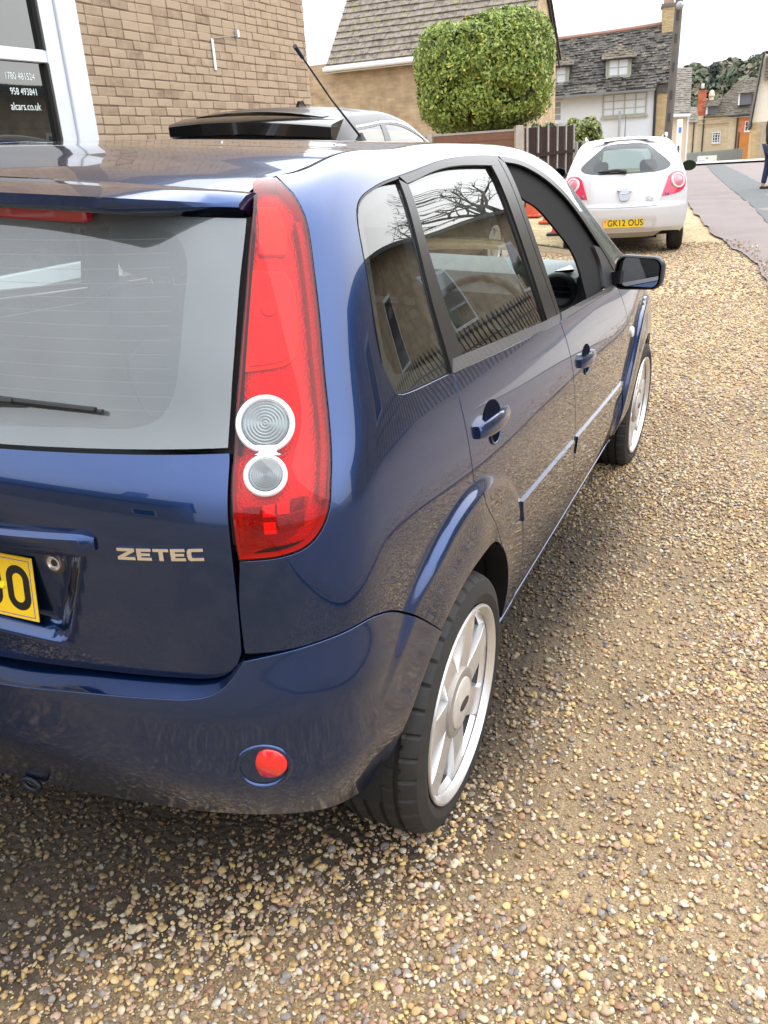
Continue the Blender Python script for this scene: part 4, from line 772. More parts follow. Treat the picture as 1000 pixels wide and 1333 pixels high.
# --- wooded hill at the end of the valley
def hill():
    V=[];F=[];xs=np.linspace(-120,120,60);ys=np.linspace(130,330,24); r=np.random.RandomState(8)
    h=lambda x,y: -8+ (20.5+2.0*np.sin(x*.05+1)+1.2*np.sin(x*.13))*sm(130,235,y)+ .02*x
    for y in ys:
        for x in xs: V.append((x,y,float(h(x,y))))
    n=60; F=[(j*n+i,j*n+i+1,(j+1)*n+i+1,(j+1)*n+i) for j in range(23) for i in range(59)]
    tag(mk('hill',V,F,M('hill_grass',(.10,.11,.05),.95,var=(.05,.6)),smooth=True),kind='structure')
    Vb=[];Fb=[];cid=[]
    for k in range(900):
        x=r.uniform(-45,30); y=r.uniform(140,262); z=h(x,y); s=r.uniform(1.3,3.0)
        for j in range(46):
            d=r.randn(3); d/=np.linalg.norm(d); d[2]=abs(d[2])*1.1-.15; c=np.array([x,y,z+s*.8])+d*s*np.array([.9,.9,1.0])*r.uniform(.7,1); t=r.randn(3); t/=np.linalg.norm(t); u=np.cross(d,t); u/=np.linalg.norm(u)+1e-9; w=np.cross(u,d*.5+t*.5); q=s*.30
            b=len(Vb); Vb+=[c-u*q,c+w*q,c+u*q,c-w*q]; Fb.append((b,b+1,b+2,b+3))
    def ex(nt,p,tc):  # foliage colours paled, distance haze painted into them
        l=nt.links.new; n=nd(nt,'ShaderNodeTexNoise'); n.inputs['Scale'].default_value=.16; n.inputs['Detail'].default_value=3; l(tc.outputs['Object'],n.inputs['Vector']); cr=nd(nt,'ShaderNodeValToRGB'); e=cr.color_ramp; e.elements[0].position=.32; e.elements[0].color=(.085,.105,.075,1); e.elements[1].position=.72; e.elements[1].color=(.23,.205,.11,1)
        for pos,c in ((.45,(.12,.145,.095,1)),(.55,(.18,.155,.115,1)),(.63,(.155,.175,.10,1))): q=e.elements.new(pos); q.color=c
        l(n.outputs['Fac'],cr.inputs[0]); l(cr.outputs[0],p.inputs['Base Color'])
    tag(mk('wooded_hillside',Vb,Fb,M('hazed_autumn_wood',(.07,.08,.03),.9,extra=ex,spec=.1)),'mixed autumn woodland covering the far hill','woodland',kind='stuff')
hill()
# ------------------------------------------------ shared car materials
def paint_extra(nt,p,tc):
    d=nd(nt,'ShaderNodeTexNoise'); d.inputs['Scale'].default_value=9; d.inputs['Detail'].default_value=9; d.inputs['Roughness'].default_value=.75; nt.links.new(tc.outputs['Object'],d.inputs['Vector'])
    r=nd(nt,'ShaderNodeMapRange'); r.inputs[1].default_value=.45; r.inputs[2].default_value=.8; r.inputs[3].default_value=.008; r.inputs[4].default_value=.06; nt.links.new(d.outputs['Fac'],r.inputs[0]); nt.links.new(r.outputs[0],p.inputs['Coat Roughness'])
BLUE=M('blue_metallic_paint',(.005,.030,.114),.25,.90,1,extra=paint_extra)
BLUEB=M('blue_bumper_paint',(.005,.028,.106),.30,.85,1)
BLUEB.node_tree.nodes['Principled BSDF'].inputs['Coat Roughness'].default_value=.065
BELTM=M('grey_belt_trim',(.085,.085,.09),.25,spec=.6,coat=.4)
BLACKGAP=M('black_void',(.004,.004,.005),.9)
SATIN=M('satin_black_trim',(.014,.0135,.0135),.30,spec=.42)
RUBBER=M('tyre_rubber',(.011,.011,.0115),.7,var=(30,.6),col2=(.024,.022,.019),bump=(300,.15,.001))
PLASTIC=M('black_plastic',(.014,.014,.015),.45,bump=(1200,.1,.0006))
GLOSSB=M('gloss_black',(.008,.008,.009),.12,coat=1)
WELL=M('wheel_well_black',(.006,.006,.006),.95)
ALLOY=M('silver_alloy',(.80,.80,.81),.33,.75,coat=.6,var=(14,.35),col2=(.50,.47,.42))
ALLOYD=M('alloy_cap_grey',(.36,.33,.30),.5,.5,var=(25,.5))
CHROME=M('chrome',(.8,.8,.8),.12,1)
GL=glass('clear_car_glass',(.84,.91,.89),1.66)
GLT=glass('tinted_side_glass',(.60,.66,.64),1.62)
FRIT=M('glass_frit_grey',(.02,.02,.024),.6)
CLOTH=M('charcoal_seat_cloth',(.035,.036,.040),.9,bump=(500,.3,.002))
GREYTRIM=M('light_grey_cabin_trim',(.22,.23,.24),.6,bump=(700,.1,.001))
HEADL=M('headliner_cloth',(.42,.41,.39),.95)
CABIN=M('cabin_dark_trim',(.03,.031,.034),.7)
YELLOW=M('yellow_plate',(.80,.52,.01),.35,coat=.5,var=(60,.25),col2=(.70,.44,.01))
PLATEK=M('plate_character_black',(.006,.006,.006),.4)
REDLENS=glass('red_lamp_lens',(1.0,.22,.19),1.32)
def red_extra(nt,p,tc):
    v=nd(nt,'ShaderNodeTexVoronoi'); v.inputs['Scale'].default_value=260; nt.links.new(tc.outputs['Object'],v.inputs['Vector'])
    b=nd(nt,'ShaderNodeBump'); b.inputs['Strength'].default_value=.5; b.inputs['Distance'].default_value=.002; nt.links.new(v.outputs['Distance'],b.inputs['Height']); nt.links.new(b.outputs[0],p.inputs['Normal'])
REDIN=M('red_reflector',(.50,.007,.009),.25,.35,extra=red_extra)
REDCH=M('red_chamber',(.62,.10,.12),.35,.1,extra=red_extra)
REDDK=M('deep_red_prism',(.22,.003,.003),.2,.3,extra=red_extra)
AMB=M('orange_chamber_edge',(.85,.20,.05),.5)
WHITER=M('white_lamp_ring',(.66,.66,.68),.3,coat=.4)
LAMPSIL=M('lamp_reflector_silver',(.19,.195,.205),.25,.8)
REDOP=M('red_fog_lens',(.75,.012,.012),.18,coat=1)
MIRROR=M('mirror_silver',(.85,.87,.88),.02,1)
# ------------------------------------------------ wheel
def wheel(parent,pos,right=True,rot=0.,R0=.289,Rr=.219,wid=.195,spokes=7,simple=False,rimm=None,steer=0):
    """x axis is the axle, outer face towards +x"""
    mw=Matrix.Translation(pos)@Matrix.Rotation(0 if right else PI,4,'Z')@Matrix.Rotation(steer,4,'Z')@Matrix.Rotation(rot,4,'X')
    w=empty('wheel'); w.parent=parent; w.matrix_local=mw
    ax=Matrix.Rotation(PI/2,4,'Y'); h=wid/2
    # tyre profile (r, x)
    prof=[(Rr-.004,-h+.02),(Rr+.02,-h+.003),(R0-.035,-h-.002),(R0-.012,-h+.008),(R0-.003,-h+.03)]
    for gx in (-.052,-.018,.018,.052): prof+=[(R0,gx-.006),(R0-.008,gx-.004),(R0-.008,gx+.004),(R0,gx+.006)]
    prof+=[(R0-.001,h-.034),(R0-.004,h-.024),(R0-.010,h-.012),(R0-.016,h-.006),(R0-.034,h+.001),(Rr+.026,h+.003),(Rr+.012,h-.001),(Rr+.004,h-.006),(Rr-.004,h-.02)]
    n=36 if simple else 288
    V=[];F=[]
    for i,(r,x) in enumerate(prof):
        for j in range(n):
            q=2*PI*j/n; rr=r
            if not simple and j%8==0 and (r>R0-.014) and (abs(x)>.058): rr=r-.006
            if not simple and j%8==4 and r>R0-.004 and abs(x)<.058 and abs(x)>.02: rr=r-.004
            V.append((x,rr*math.cos(q),rr*math.sin(q)))
    for i in range(len(prof)-1):
        for j in range(n): F.append((i*n+j,i*n+(j+1)%n,(i+1)*n+(j+1)%n,(i+1)*n+j))
    o=mk('tyre',V,F,RUBBER,w); smooth_by_angle(o.data,22)
    rim=rimm or ALLOY
    B().lathe([(Rr-.032,-h+.03),(Rr-.026,h-.075),(Rr-.022,h-.032)],48,ax).build('rim_barrel',M('shaded_barrel_grey',(.07,.068,.066),.6,.3),w,ang=40)
    b=B().lathe([(Rr-.022,h-.030),(Rr-.012,h-.018),(Rr-.004,h-.006),(Rr+.003,h-.003),(Rr+.002,h+.001),(Rr-.003,h+.002),(Rr-.010,h-.004),(Rr-.016,h-.014)][:: 1],72,ax).build('rim',rim,w); smooth_by_angle(b.data,40)
    B().lathe([(.0,-.03),(.135,-.03),(.135,-.02),(0,-.02)],32,ax).build('brake_drum',M('brake_steel',(.05,.048,.046),.6,.5),w,ang=40)
    B().lathe([(Rr-.03,-h+.04),(0,-h+.04)],32,ax).build('wheel_back',WELL,w)
    xo=h-.014
    for k in range(spokes):
        a=2*PI*k/spokes+.2
        # spoke cross sections from hub to rim : (r, half width face, half width back, x face, x back)
        st=[(.045,.034,.037,xo-.006,xo-.05),(.075,.034,.038,xo-.003,xo-.05),(.12,.032,.036,xo-.001,xo-.048),(.165,.031,.035,xo-.001,xo-.045),(Rr-.030,.033,.037,xo-.003,xo-.04),(Rr-.013,.040,.046,xo-.001,xo-.035)]
        if spokes==5: st=[(r,wf*1.5,wb*1.5,x0,x1) for r,wf,wb,x0,x1 in st]
        V=[];F=[]
        for r,wf,wb,x0,x1 in st: V+=[(x1,-wb,r),(x0-.004,-wf-.001,r),(x0,-wf,r),(x0,wf,r),(x0-.004,wf+.001,r),(x1,wb,r)]
        for i in range(len(st)-1):
            for j in range(5): F.append((i*6+j,(i+1)*6+j,(i+1)*6+j+1,i*6+j+1))
        m=Matrix.Rotation(a,4,'X'); s=mk('spoke',[tuple(m@Vector(v)) for v in V],F,rim,w); smooth_by_angle(s.data,30)
    hc=B().lathe([(.080,xo-.03),(.080,xo-.002),(.077,xo+.003),(.062,xo+.005),(.059,xo+.004)],48,ax).build('hub_ring',ALLOYD,w,ang=40)
    hc=B().lathe([(.059,xo+.002),(.057,xo+.007),(.050,xo+.010),(0,xo+.012)],48,ax).build('hub_cap',M('hub_cap_cream',(.55,.51,.45),.5,.2,var=(40,.5)),w,ang=40)
    m=Matrix.Translation((xo+.0124,0,0))@Matrix.Rotation(-rot,4,'X')@Matrix.Rotation(PI/2,4,'Y')@Matrix.Diagonal((.45,1,1,1))
    B().lathe([(.026,-.001),(.026,.001),(0,.0015)],32,m).build('emblem',M('emblem_dark',(.03,.02,.03),.3),w,ang=40)
    if not simple:
        B().tube([ax@Vector((-(Rr-.035)*.0-.0,0,0))+Vector((xo-.035,0,-(Rr-.04))),Vector((xo-.008,0.004,-(Rr-.052)))],.0045,8).build('valve',PLASTIC,w)
    return w
# ------------------------------------------------ blue hatchback
car=empty('hatchback_car',S2W,'dark blue five-door hatchback filling the foreground, front side window open','car')
def both(fn):
    for m in (False,True): fn(m)
LIGHT=[[(.62,.8695),(.681,.8765),(.7163,.8875),(.7398,.907),(.7553,.936),(.7578,.973),(.7562,1.0407),(.7583,1.0891),(.7651,1.197),(.7668,1.28),(.7700,1.3544),(.7628,1.3924),(.756,1.4034)],[(.756,1.4034),(.748,1.422)],[(.748,1.422),(.728,1.423),(.709,1.413),(.7001,1.3913)],[(.7001,1.3913),(.6748,1.3118),(.6565,1.2261),(.6385,1.1399),(.6217,1.0645),(.6155,.9952),(.6170,.9488),(.6172,.8927),(.6185,.8695)]]
SEAL=[(.9391,1.0494),(.9068,1.1046),(.9004,1.2192),(.8964,1.3152),(.9103,1.3362),(.9875,1.3535),(1.1259,1.3663),(1.478,1.3785),(1.7692,1.3845),(1.9375,1.3834),(2.1283,1.3729),(2.2964,1.3486),(2.4362,1.3198),(2.58,1.285),(2.76,1.225),(2.95,1.13),(3.10,1.03)]
RDREAR=[(1.2287,1.0192),(1.2632,.9228),(1.2796,.8375),(1.2913,.7887),(1.3069,.7472),(1.4055,.6506),(1.5207,.5813)]
ARC=lambda a0,a1,cx=SO,r=.361:circ(cx,.285,r,a0,a1)
aq=math.atan2(.5813-.285,1.5207-SO); aq2=math.atan2(.5989-.285,1.0585-SO)
RDREAR2=RDREAR[:-1]+[(SO+.361*math.cos(R(50)),.285+.361*math.sin(R(50)))]
SPLIT=[(1.0535,.589),(.9695,.6616),(.9045,.7032),(.8627,.7213),(.8228,.7321),(.7433,.7306),(.6742,.719),(.6159,.7124)]
aS=math.atan2(.589-.285,1.0535-SO)
# quarter / side frame panel
def RINGS(cx): return [(cx+r*math.cos(a),.285+r*math.sin(a)) for r in (.470,.4755,.481,.4865,.492,.4975,.503,.5085,.514) for a in np.linspace(R(10),R(170),150)]
SIDE=loop(LIGHT[0],[(.756,1.4034),(.747,1.43)],[(.747,1.43),(1.2,1.43),(2.0,1.43),(2.6,1.43),(3.28,1.43)],[(3.28,1.43),(3.24,1.0)],[(3.24,1.0),(3.10,1.03)],SEAL[::-1],[(.9391,1.0494),(.965,1.041),(1.2287,1.0192)],RDREAR2,ARC(R(50),aS),SPLIT,[(.6159,.7124),(.6125,.80),(.62,.8695)])
def side(m):
    panel('side_panel',HS,SIDE,BLUE,car,mirror=m,res=.014,gap=.0018,extra=RINGS(SO) if not m else None)
both(side)
BD=[(2.1021,.9633),(2.175,.8414),(2.25,.6744),(2.285,.5842),(2.36,.4315),(2.43,.285)]
FDR=[(2.985,.925),(3.1688,.7841),(3.25,.6946),(3.268,.6158),(3.275,.5173),(3.262,.3527),(3.25,.285)]
BELT=[(1.2287,1.0192),(1.6,.992),(2.0094,.9678),(2.1021,.9633)]; BELT2=[(2.1021,.9633),(2.4,.952),(2.7105,.9398),(2.985,.925)]
RDOOR=loop(BELT,BD,[(2.43,.285),(2.0,.287),(1.62,.298)],ARC(R(2.5),R(50)),RDREAR2[::-1])
FDOOR=loop(BELT2,FDR,[(3.25,.285),(2.43,.285)],BD[::-1])
def handle(d,s0,t0,m):
    sg=-1 if m else 1
    # flat dark discs with the recess shade painted in, grip, key hole
    h=empty('handle'); h.parent=d
    panel('cup',HS,np.array([(s0+.064*math.cos(a),t0+.034*math.sin(a)*(1.2 if math.sin(a)>0 else .8)) for a in np.linspace(0,2*PI,40)[:-1]]),M('handle_recess_shade',(.003,.004,.010),.9,spec=.04),h,gap=0,off=.0009,res=.02,mirror=m,rim=False)
    V=[];F=[];st=[]
    for i in range(17):
        u=i/16; s=s0-.105+.205*u; t=t0+.004-.012*u; bul=math.sin(PI*u)**.6; hh=.0125+.004*(u>.3)*0+.006*math.sin(PI*min(1,u*1.2)); o1=.009+.017*bul
        for (dt,of) in ((-hh,.0),(-hh,o1*.7),(-hh*.5,o1),(hh*.5,o1),(hh,o1*.75),(hh,.0)):
            p,_=HS.at(sg*s,t+dt,of); V.append(p)
    for i in range(16):
        for j in range(6):
            a,b=i*6+j,i*6+(j+1)%6; F.append((a,b,b+6,a+6) if m else (a,a+6,b+6,b))
    F+=[tuple(range(6)),tuple(range(96,102))]
    g=mk('grip',V,F,BLUE,h); smooth_by_angle(g.data,50)
    panel('lower_cup',HS,np.array([(s0+.012+.032*math.cos(a),t0-.030+.022*math.sin(a)) for a in np.linspace(0,2*PI,30)[:-1]]),M('handle_recess_shade'),h,gap=0,off=.0008,res=.02,mirror=m,rim=False)
    B().tube([HS.at(sg*(s0+.012+.032*math.cos(a)),t0-.030+.022*math.sin(a),.001)[0] for a in np.linspace(PI*.95,2.05*PI,14)],.0035,8).build('cup_rim',BLUE,h,ang=60)
def moulding(d,pts,m):
    ribbon('moulding',HS,[(s,t) for s,t,_ in pts],[(s,t-w) for s,t,w in pts],BLUE,d,off=.006,n=50,w=4,edge=.0075,mirror=m)
def rdoor(m):
    d=panel('rear_door',HS,RDOOR,BLUE,car,mirror=m,res=.014,gap=.003,extra=RINGS(SO) if not m else None)
    handle(d,1.425,.882,m)
    moulding(d,[(1.655,.612,.052),(2.0,.592,.054),(2.262,.577,.055)],m)
    ribbon('belt_trim',HS,[(1.216,1.0195),(1.6,.9925),(2.0094,.9683),(2.09,.964)],[(1.2265,1.041),(1.6,1.0135),(1.9629,.989),(2.10,.983)],BELTM,d,off=.005,mirror=m)
    ribbon('window_frame',HS,[(1.106,1.3585),(1.14,1.2445),(1.174,1.13),(1.2145,1.0195)],[(1.156,1.3465),(1.196,1.24),(1.245,1.14),(1.294,1.036)],SATIN,d,off=.003,mirror=m)
    ribbon('window_frame',HS,[(1.115,1.3645),(1.478,1.3775),(1.7692,1.3832),(1.9675,1.381)],[(1.152,1.350),(1.40,1.361),(1.65,1.3645),(1.915,1.3575)],SATIN,d,off=.0028,mirror=m)
    ribbon('window_frame',HS,[(1.880,1.359),(1.916,1.24),(1.950,1.11),(1.976,.986)],[(1.945,1.3815),(1.985,1.26),(2.03,1.12),(2.078,.985)],SATIN,d,off=.0024,mirror=m)
    panel('window_glass',HS,loop([(1.145,1.352),(1.40,1.365),(1.65,1.368),(1.89,1.362)],[(1.89,1.362),(1.95,1.13),(1.985,.978)],[(1.985,.978),(1.285,1.022)],[(1.285,1.022),(1.23,1.16),(1.145,1.352)]),GLT,d,gap=0,off=-.006,depth=.004,res=.04,mirror=m,rim=False)
both(rdoor)
def fdoor(m):
    d=panel('front_door',HS,FDOOR,BLUE,car,mirror=m,res=.014,gap=.003)
    handle(d,2.375,.806,m)
    moulding(d,[(2.31,.575,.055),(2.8,.548,.052),(3.2,.530,.040)],m)
    ribbon('belt_trim',HS,[(2.108,.9633),(2.4,.9525),(2.7105,.9403),(2.97,.9265)],[(2.118,.982),(2.4,.970),(2.7267,.955),(2.985,.942)],BELTM,d,off=.005,mirror=m)
    ribbon('window_frame',HS,[(1.950,1.3815),(1.99,1.26),(2.035,1.12),(2.083,.985)],[(1.992,1.366),(2.036,1.23),(2.076,1.11),(2.115,.98)],SATIN,d,off=.0024,mirror=m)
    ribbon('window_frame',HS,[(1.970,1.381),(2.1283,1.3715),(2.2964,1.347),(2.4362,1.318),(2.58,1.283),(2.76,1.223),(2.95,1.128),(3.06,1.05)],[(1.985,1.366),(2.12,1.357),(2.28,1.332),(2.42,1.302),(2.565,1.265),(2.735,1.205),(2.90,1.11),(2.96,1.03)],SATIN,d,off=.003,mirror=m)
    panel('sail_panel',HS,loop([(2.76,.955),(2.99,.94)],[(2.99,.94),(3.07,1.045)],[(3.07,1.045),(2.90,1.15),(2.74,1.15)],[(2.74,1.15),(2.78,1.08),(2.76,.955)]),PLASTIC,d,gap=0,off=.001,depth=.02,res=.04,mirror=m)
    ribbon('inner_window_frame',HS,[(1.985,1.368),(2.12,1.360),(2.28,1.336),(2.42,1.306),(2.57,1.270),(2.74,1.21),(2.91,1.115),(2.97,.96)],[(2.010,1.318),(2.063,1.283),(2.20,1.248),(2.342,1.188),(2.462,1.124),(2.50,1.075),(2.51,.96)],M('matt_black_seal',(.004,.004,.0045),.8,spec=.2),d,off=-.010,mirror=m)
    if m: panel('window_glass',HS,loop([(2.0018,1.3516),(2.12,1.336),(2.26,1.304),(2.39,1.268),(2.53,1.225),(2.66,1.165),(2.78,1.08)],[(2.78,1.08),(2.80,.965)],[(2.80,.965),(2.1288,.98)],[(2.1288,.98),(2.0018,1.3516)]),GLT,d,gap=0,off=-.006,depth=.004,res=.04,mirror=m,rim=False)
both(fdoor)
def qglass(m):
    Q=loop([(.9391,1.0494),(.9068,1.1046),(.9004,1.2192),(.8964,1.3152),(.9103,1.3362),(.9875,1.3535),(1.1054,1.3569)],[(1.1054,1.3569),(1.2139,1.0195)],[(1.2139,1.0195),(.97,1.04),(.9391,1.0494)])
    q=panel('quarter_window',HS,Q,GLT,car,gap=.004,off=-.002,depth=.004,res=.03,mirror=m,rim=False)
    I=inset(Q if area(Q)>0 else Q[::-1],.030); o_=inset(Q if area(Q)>0 else Q[::-1],.001)
    V=[];F=[];n=len(I)
    for k,c in enumerate((o_,I)):
        p,_=HS.ev(c[:,0]*(-1 if m else 1),c[:,1],-.007); V+=list(p)
    F=[(j,(j+1)%n,n+(j+1)%n,n+j) for j in range(n)]; mk('frit_band',V,F,FRIT,q)
    sl=SEAL[:11]
    ribbon('seal',HS,SEAL[1:16],[(s,t-.004) for s,t in SEAL[1:16]],PLASTIC,q,off=.001,n=140,w=1,mirror=m)
both(qglass)
# sill, front wing, bonnet, front bumper
def sills(m):
    panel('sill',HS,loop([(1.60,.283),(2.4,.272),(3.25,.268)],[(3.25,.268),(3.3,.20)],[(3.3,.20),(1.58,.20)],[(1.58,.20),(1.60,.283)]),BLUE,car,mirror=m,res=.03,off=.001)
    CF=SO+WB
    panel('front_wing',HS,loop(FDR[::-1],[(2.985,.925),(3.1,.955),(3.24,.99)],[(3.24,.99),(3.6,.985),(4.0,.98),(4.22,.97)],[(4.22,.97),(4.26,.70)],[(4.26,.70),(CF+.361*math.cos(R(48)),.285+.361*math.sin(R(48)))],circ(CF,.285,.361,R(48),R(180)),[(CF-.361,.285),(3.25,.285)]),BLUE,car,mirror=m,res=.018,extra=RINGS(CF) if not m else None)
both(sills)
P0=lambda a,b,o=0:HS.at(a,b,o)[0]
panel('front_bumper',HS,loop([(4.26,.70),(4.6,.70),(5.0,.70)],[(5.0,.70),(5.0,.20)],[(5.0,.20),(4.2,.20)],[(4.2,.20),(4.11,.285)],circ(SO+WB,.285,.361,R(0),R(48)),[(SO+WB+.361*math.cos(R(48)),.285+.361*math.sin(R(48))),(4.26,.70)]),BLUE,car,res=.03)
panel('front_bumper',HS,loop([(4.26,.70),(4.6,.70),(5.0,.70)],[(5.0,.70),(5.0,.20)],[(5.0,.20),(4.2,.20)],[(4.2,.20),(4.11,.285)],circ(SO+WB,.285,.361,R(0),R(48)),[(SO+WB+.361*math.cos(R(48)),.285+.361*math.sin(R(48))),(4.26,.70)]),BLUE,car,res=.03,mirror=True)
def sheet(name,edge,mat,parent,crown,n=24,rows=None,off=0,flip=False):
    """symmetric sheet: edge = list of (x,y,z) along the right rim; rows lofted across with a crown"""
    V=[];F=[]
    for (x,y,z) in edge:
        for i in range(n+1):
            u=-1+2*i/n; yy=y
            V.append((x*u,y+ (rows(x*u,y) if rows else 0),z+crown(y)*(1-u*u)+off))
    for k in range(len(edge)-1):
        for i in range(n):
            a=k*(n+1)+i; F.append((a,a+1,a+n+2,a+n+1) if not flip else (a,a+n+1,a+n+2,a+1))
    return mk(name,V,F,mat,parent,smooth=True)
ED=[tuple(HS.at(s,1.43)[0]) for s in np.linspace(4.25,3.34,14)][::-1]
sheet('bonnet',[(x*.985,y,z) for x,y,z in ED],BLUE,car,lambda y:.05)
ws=[tuple(HS.at(s,1.43,-.004)[0]) for s in np.linspace(2.50,3.36,18)]
sheet('windscreen',ws,GL,car,lambda y:.02,rows=lambda x,y:.10*(1-(x/.62)**2))
# roof
RE=[]
for s in np.linspace(.80,2.48,50): RE.append(tuple(HS.at(s,1.43)[0]))
RE=[(.556,-.337,1.3465),(.550,-.30,1.356),(.548,-.262,1.3640)]+[e for e in RE if e[1]>-.235]
def roofrows(x,y):
    k=max(0,1-(y+.337)/.35); return -k*.085*(1-(x/.552)**2)
sheet('roof',[(x-.010,y,z-.001) for x,y,z in RE],BLUE,car,lambda y:.008+.012*max(0,1-(y+.337)/.35),rows=roofrows,n=40)
sheet('headliner',[(x,y,z-.035) for x,y,z in RE if y>-.3],HEADL,car,lambda y:.01)
def ditch(m):
    sg=-1 if m else 1
    V=[];F=[]
    for s in np.linspace(.75,2.5,60):
        p,_=HS.at(sg*s,1.43); V+=[(p.x-sg*.014,p.y,p.z-.0005),(p.x-sg*.010,p.y,p.z-.006),(p.x+sg*.004,p.y,p.z-.006)]
    for i in range(59):
        for j in range(2): a=i*3+j; F.append((a,a+1,a+4,a+3))
    mk('roof_drip_moulding',V,F,PLASTIC,car)
both(ditch)
# inner dark shell closing the gaps, inner faces of the pillars
def inner(m):
    panel('inner_shell',HS,loop([(.62,.60),(.62,.86),(.735,.90),(.775,.95),(.78,1.02),(1.24,1.0),(2.0,.95),(2.98,.91),(3.24,.95)],[(3.24,.95),(3.30,.30)],[(3.30,.30),(1.66,.30)],circ(SO,.285,.40,R(3),R(160)),[(.88,.42),(.62,.60)]),BLACKGAP,car,gap=0,off=-.020,res=.05,mirror=m,rim=False)
    for a,b in (([(.80,1.0),(.80,1.20),(.79,1.33),(.80,1.40)],[(.93,1.0),(.93,1.20),(.93,1.33),(1.0,1.40)]),([(.80,1.40),(1.3,1.42),(2.0,1.42),(2.6,1.42),(3.2,1.42)],[(.95,1.335),(1.3,1.355),(2.0,1.355),(2.55,1.26),(3.0,1.06)]),([(1.12,1.35),(1.23,1.0)],[(1.19,1.35),(1.33,1.0)]),([(1.87,1.36),(1.98,.95)],[(1.99,1.36),(2.13,.95)])):
        ribbon('pillar_trim',HS,a,b,GREYTRIM if a[0][0]<1 and a[0][1]<1.1 else CABIN,car,off=-.030,mirror=m,n=30)
    ribbon('door_card',HS,[(1.26,.98),(2.0,.95),(2.98,.91)],[(1.6,.45),(2.2,.40),(3.2,.40)],CABIN,car,off=-.06,mirror=m,n=30)
both(inner)
# tail lights
def tail(m):
    t=panel('tail_light',HS,loop(*LIGHT,step=.008),REDLENS,car,gap=.0022,off=.001,depth=.022,res=.02,mirror=m)
    Lp=loop(*LIGHT,step=.008)
    panel('light_back',HS,Lp,BLACKGAP,t,gap=.001,off=-.027,res=.03,mirror=m,rim=False)
    panel('light_housing',HS,Lp,REDIN,t,gap=.003,off=-.022,res=.02,mirror=m,rim=False)
    q=Lp*[-1,1] if m else Lp; q=q if area(q)>0 else q[::-1]; q=inset(q,.003); V=[];n=len(q)
    for of in (-.0225,-.001): V+=list(HS.ev(q[:,0],q[:,1],of)[0])
    mk('light_rim_wall',V,[(j,(j+1)%n,n+(j+1)%n,n+j) for j in range(n)],M('rim_wall_red',(.30,.015,.015),.4),t)
    ribbon('light_side_wall',HS,[(.752,.95),(.7535,1.04),(.7555,1.09),(.7615,1.197),(.764,1.28),(.766,1.35)],[(.741,.95),(.742,1.04),(.744,1.09),(.750,1.197),(.752,1.28),(.754,1.35)],REDDK,t,off=-.006,n=40,edge=.012,mirror=m)
    ch=loop([(.680,1.2775),(.7207,1.2755)],[(.7207,1.2755),(.7278,1.2623),(.7276,1.201),(.7196,1.1654)],[(.7196,1.1654),(.7086,1.1562),(.652,1.1465)],[(.652,1.1465),(.680,1.2775)],step=.006)
    a=panel('chamber_edge',HS,ch,AMB,t,gap=-.006,off=-.016,depth=.01,mirror=m); panel('lamp_chamber',HS,ch,REDCH,t,gap=0,off=-.0125,depth=.004,mirror=m)
    discs('bulb_shadow',HS,(-1 if m else 1)*.692,1.228,[(.013,-.002),(.011,.001),(0,.002)],M('bulb_grey_red',(.55,.12,.12),.4),t,n=24,off=-.011)
    ch2=loop([(.7060,1.384),(.736,1.3845)],[(.736,1.3845),(.7385,1.3463),(.7315,1.3059)],[(.7315,1.3059),(.6895,1.3074)],[(.6895,1.3074),(.7060,1.384)],step=.006)
    panel('upper_chamber',HS,ch2,AMB,t,gap=0,off=-.014,depth=.01,mirror=m)
    # deep red prism block at the foot
    k0=loop([(.631,.948),(.68,.951),(.7276,.960)],[(.7276,.960),(.7174,.9212),(.7018,.9035)],[(.7018,.9035),(.67,.889),(.629,.882)],[(.629,.882),(.631,.948)],step=.006)
    panel('fog_chamber',HS,k0,REDDK,t,gap=0,off=-.014,depth=.01,mirror=m)
    sg=-1 if m else 1
    for i in range(4):
        for j in range(2):
            s0,t0=.638+.021*i,.902+.026*j+.004*i
            V=[]
            for (ds,dt,of) in ((0,0,-.013),(.018,.001,-.013),(.018,.020,-.004-.004*((i+j)%2)),(0,.019,-.012)): V.append(HS.at(sg*(s0+ds),t0+dt,of)[0])
            mk('prism',V,[(0,1,2,3)] if not m else [(3,2,1,0)],REDOP if (i,j) in ((1,0),(2,1),(1,1)) else REDDK,t)
    # clear round lamps in their white figure-of-eight surround
    for (s0,t0,ro,ri) in ((.6647,1.0618,.0420,.0340),(.6632,.9908,.0310,.0240)):
        discs('lamp_ring',HS,sg*s0,t0,[(ro,-.004),(ro,.002),(ro-.002,.0045),(ri+.002,.0045),(ri,.002),(ri,-.006)],WHITER,t,n=56,off=.0)
        pr=[(ri,-.002)]
        for k in range(14,-1,-1): pr.append((ri*k/15,.0034+.0013*(k%2)-.0018*(k/15)**2))
        discs('lamp_reflector',HS,sg*s0,t0,pr,LAMPSIL,t,n=56,off=.001)
        discs('lamp_lens',HS,sg*s0,t0,[(ri,.004),(ri*.7,.0062),(ri*.35,.0072),(0,.0075)],GL,t,n=40,off=.001)
    panel('lamp_bridge',HS,loop([(.648,1.018),(.683,1.018)],[(.683,1.018),(.676,1.022),(.683,1.031)],[(.683,1.031),(.648,1.031)],[(.648,1.031),(.655,1.022),(.648,1.018)],step=.003)+np.array([0,.0]),WHITER,t,gap=0,off=.0038,depth=.006,res=.01,mirror=m)
both(tail)
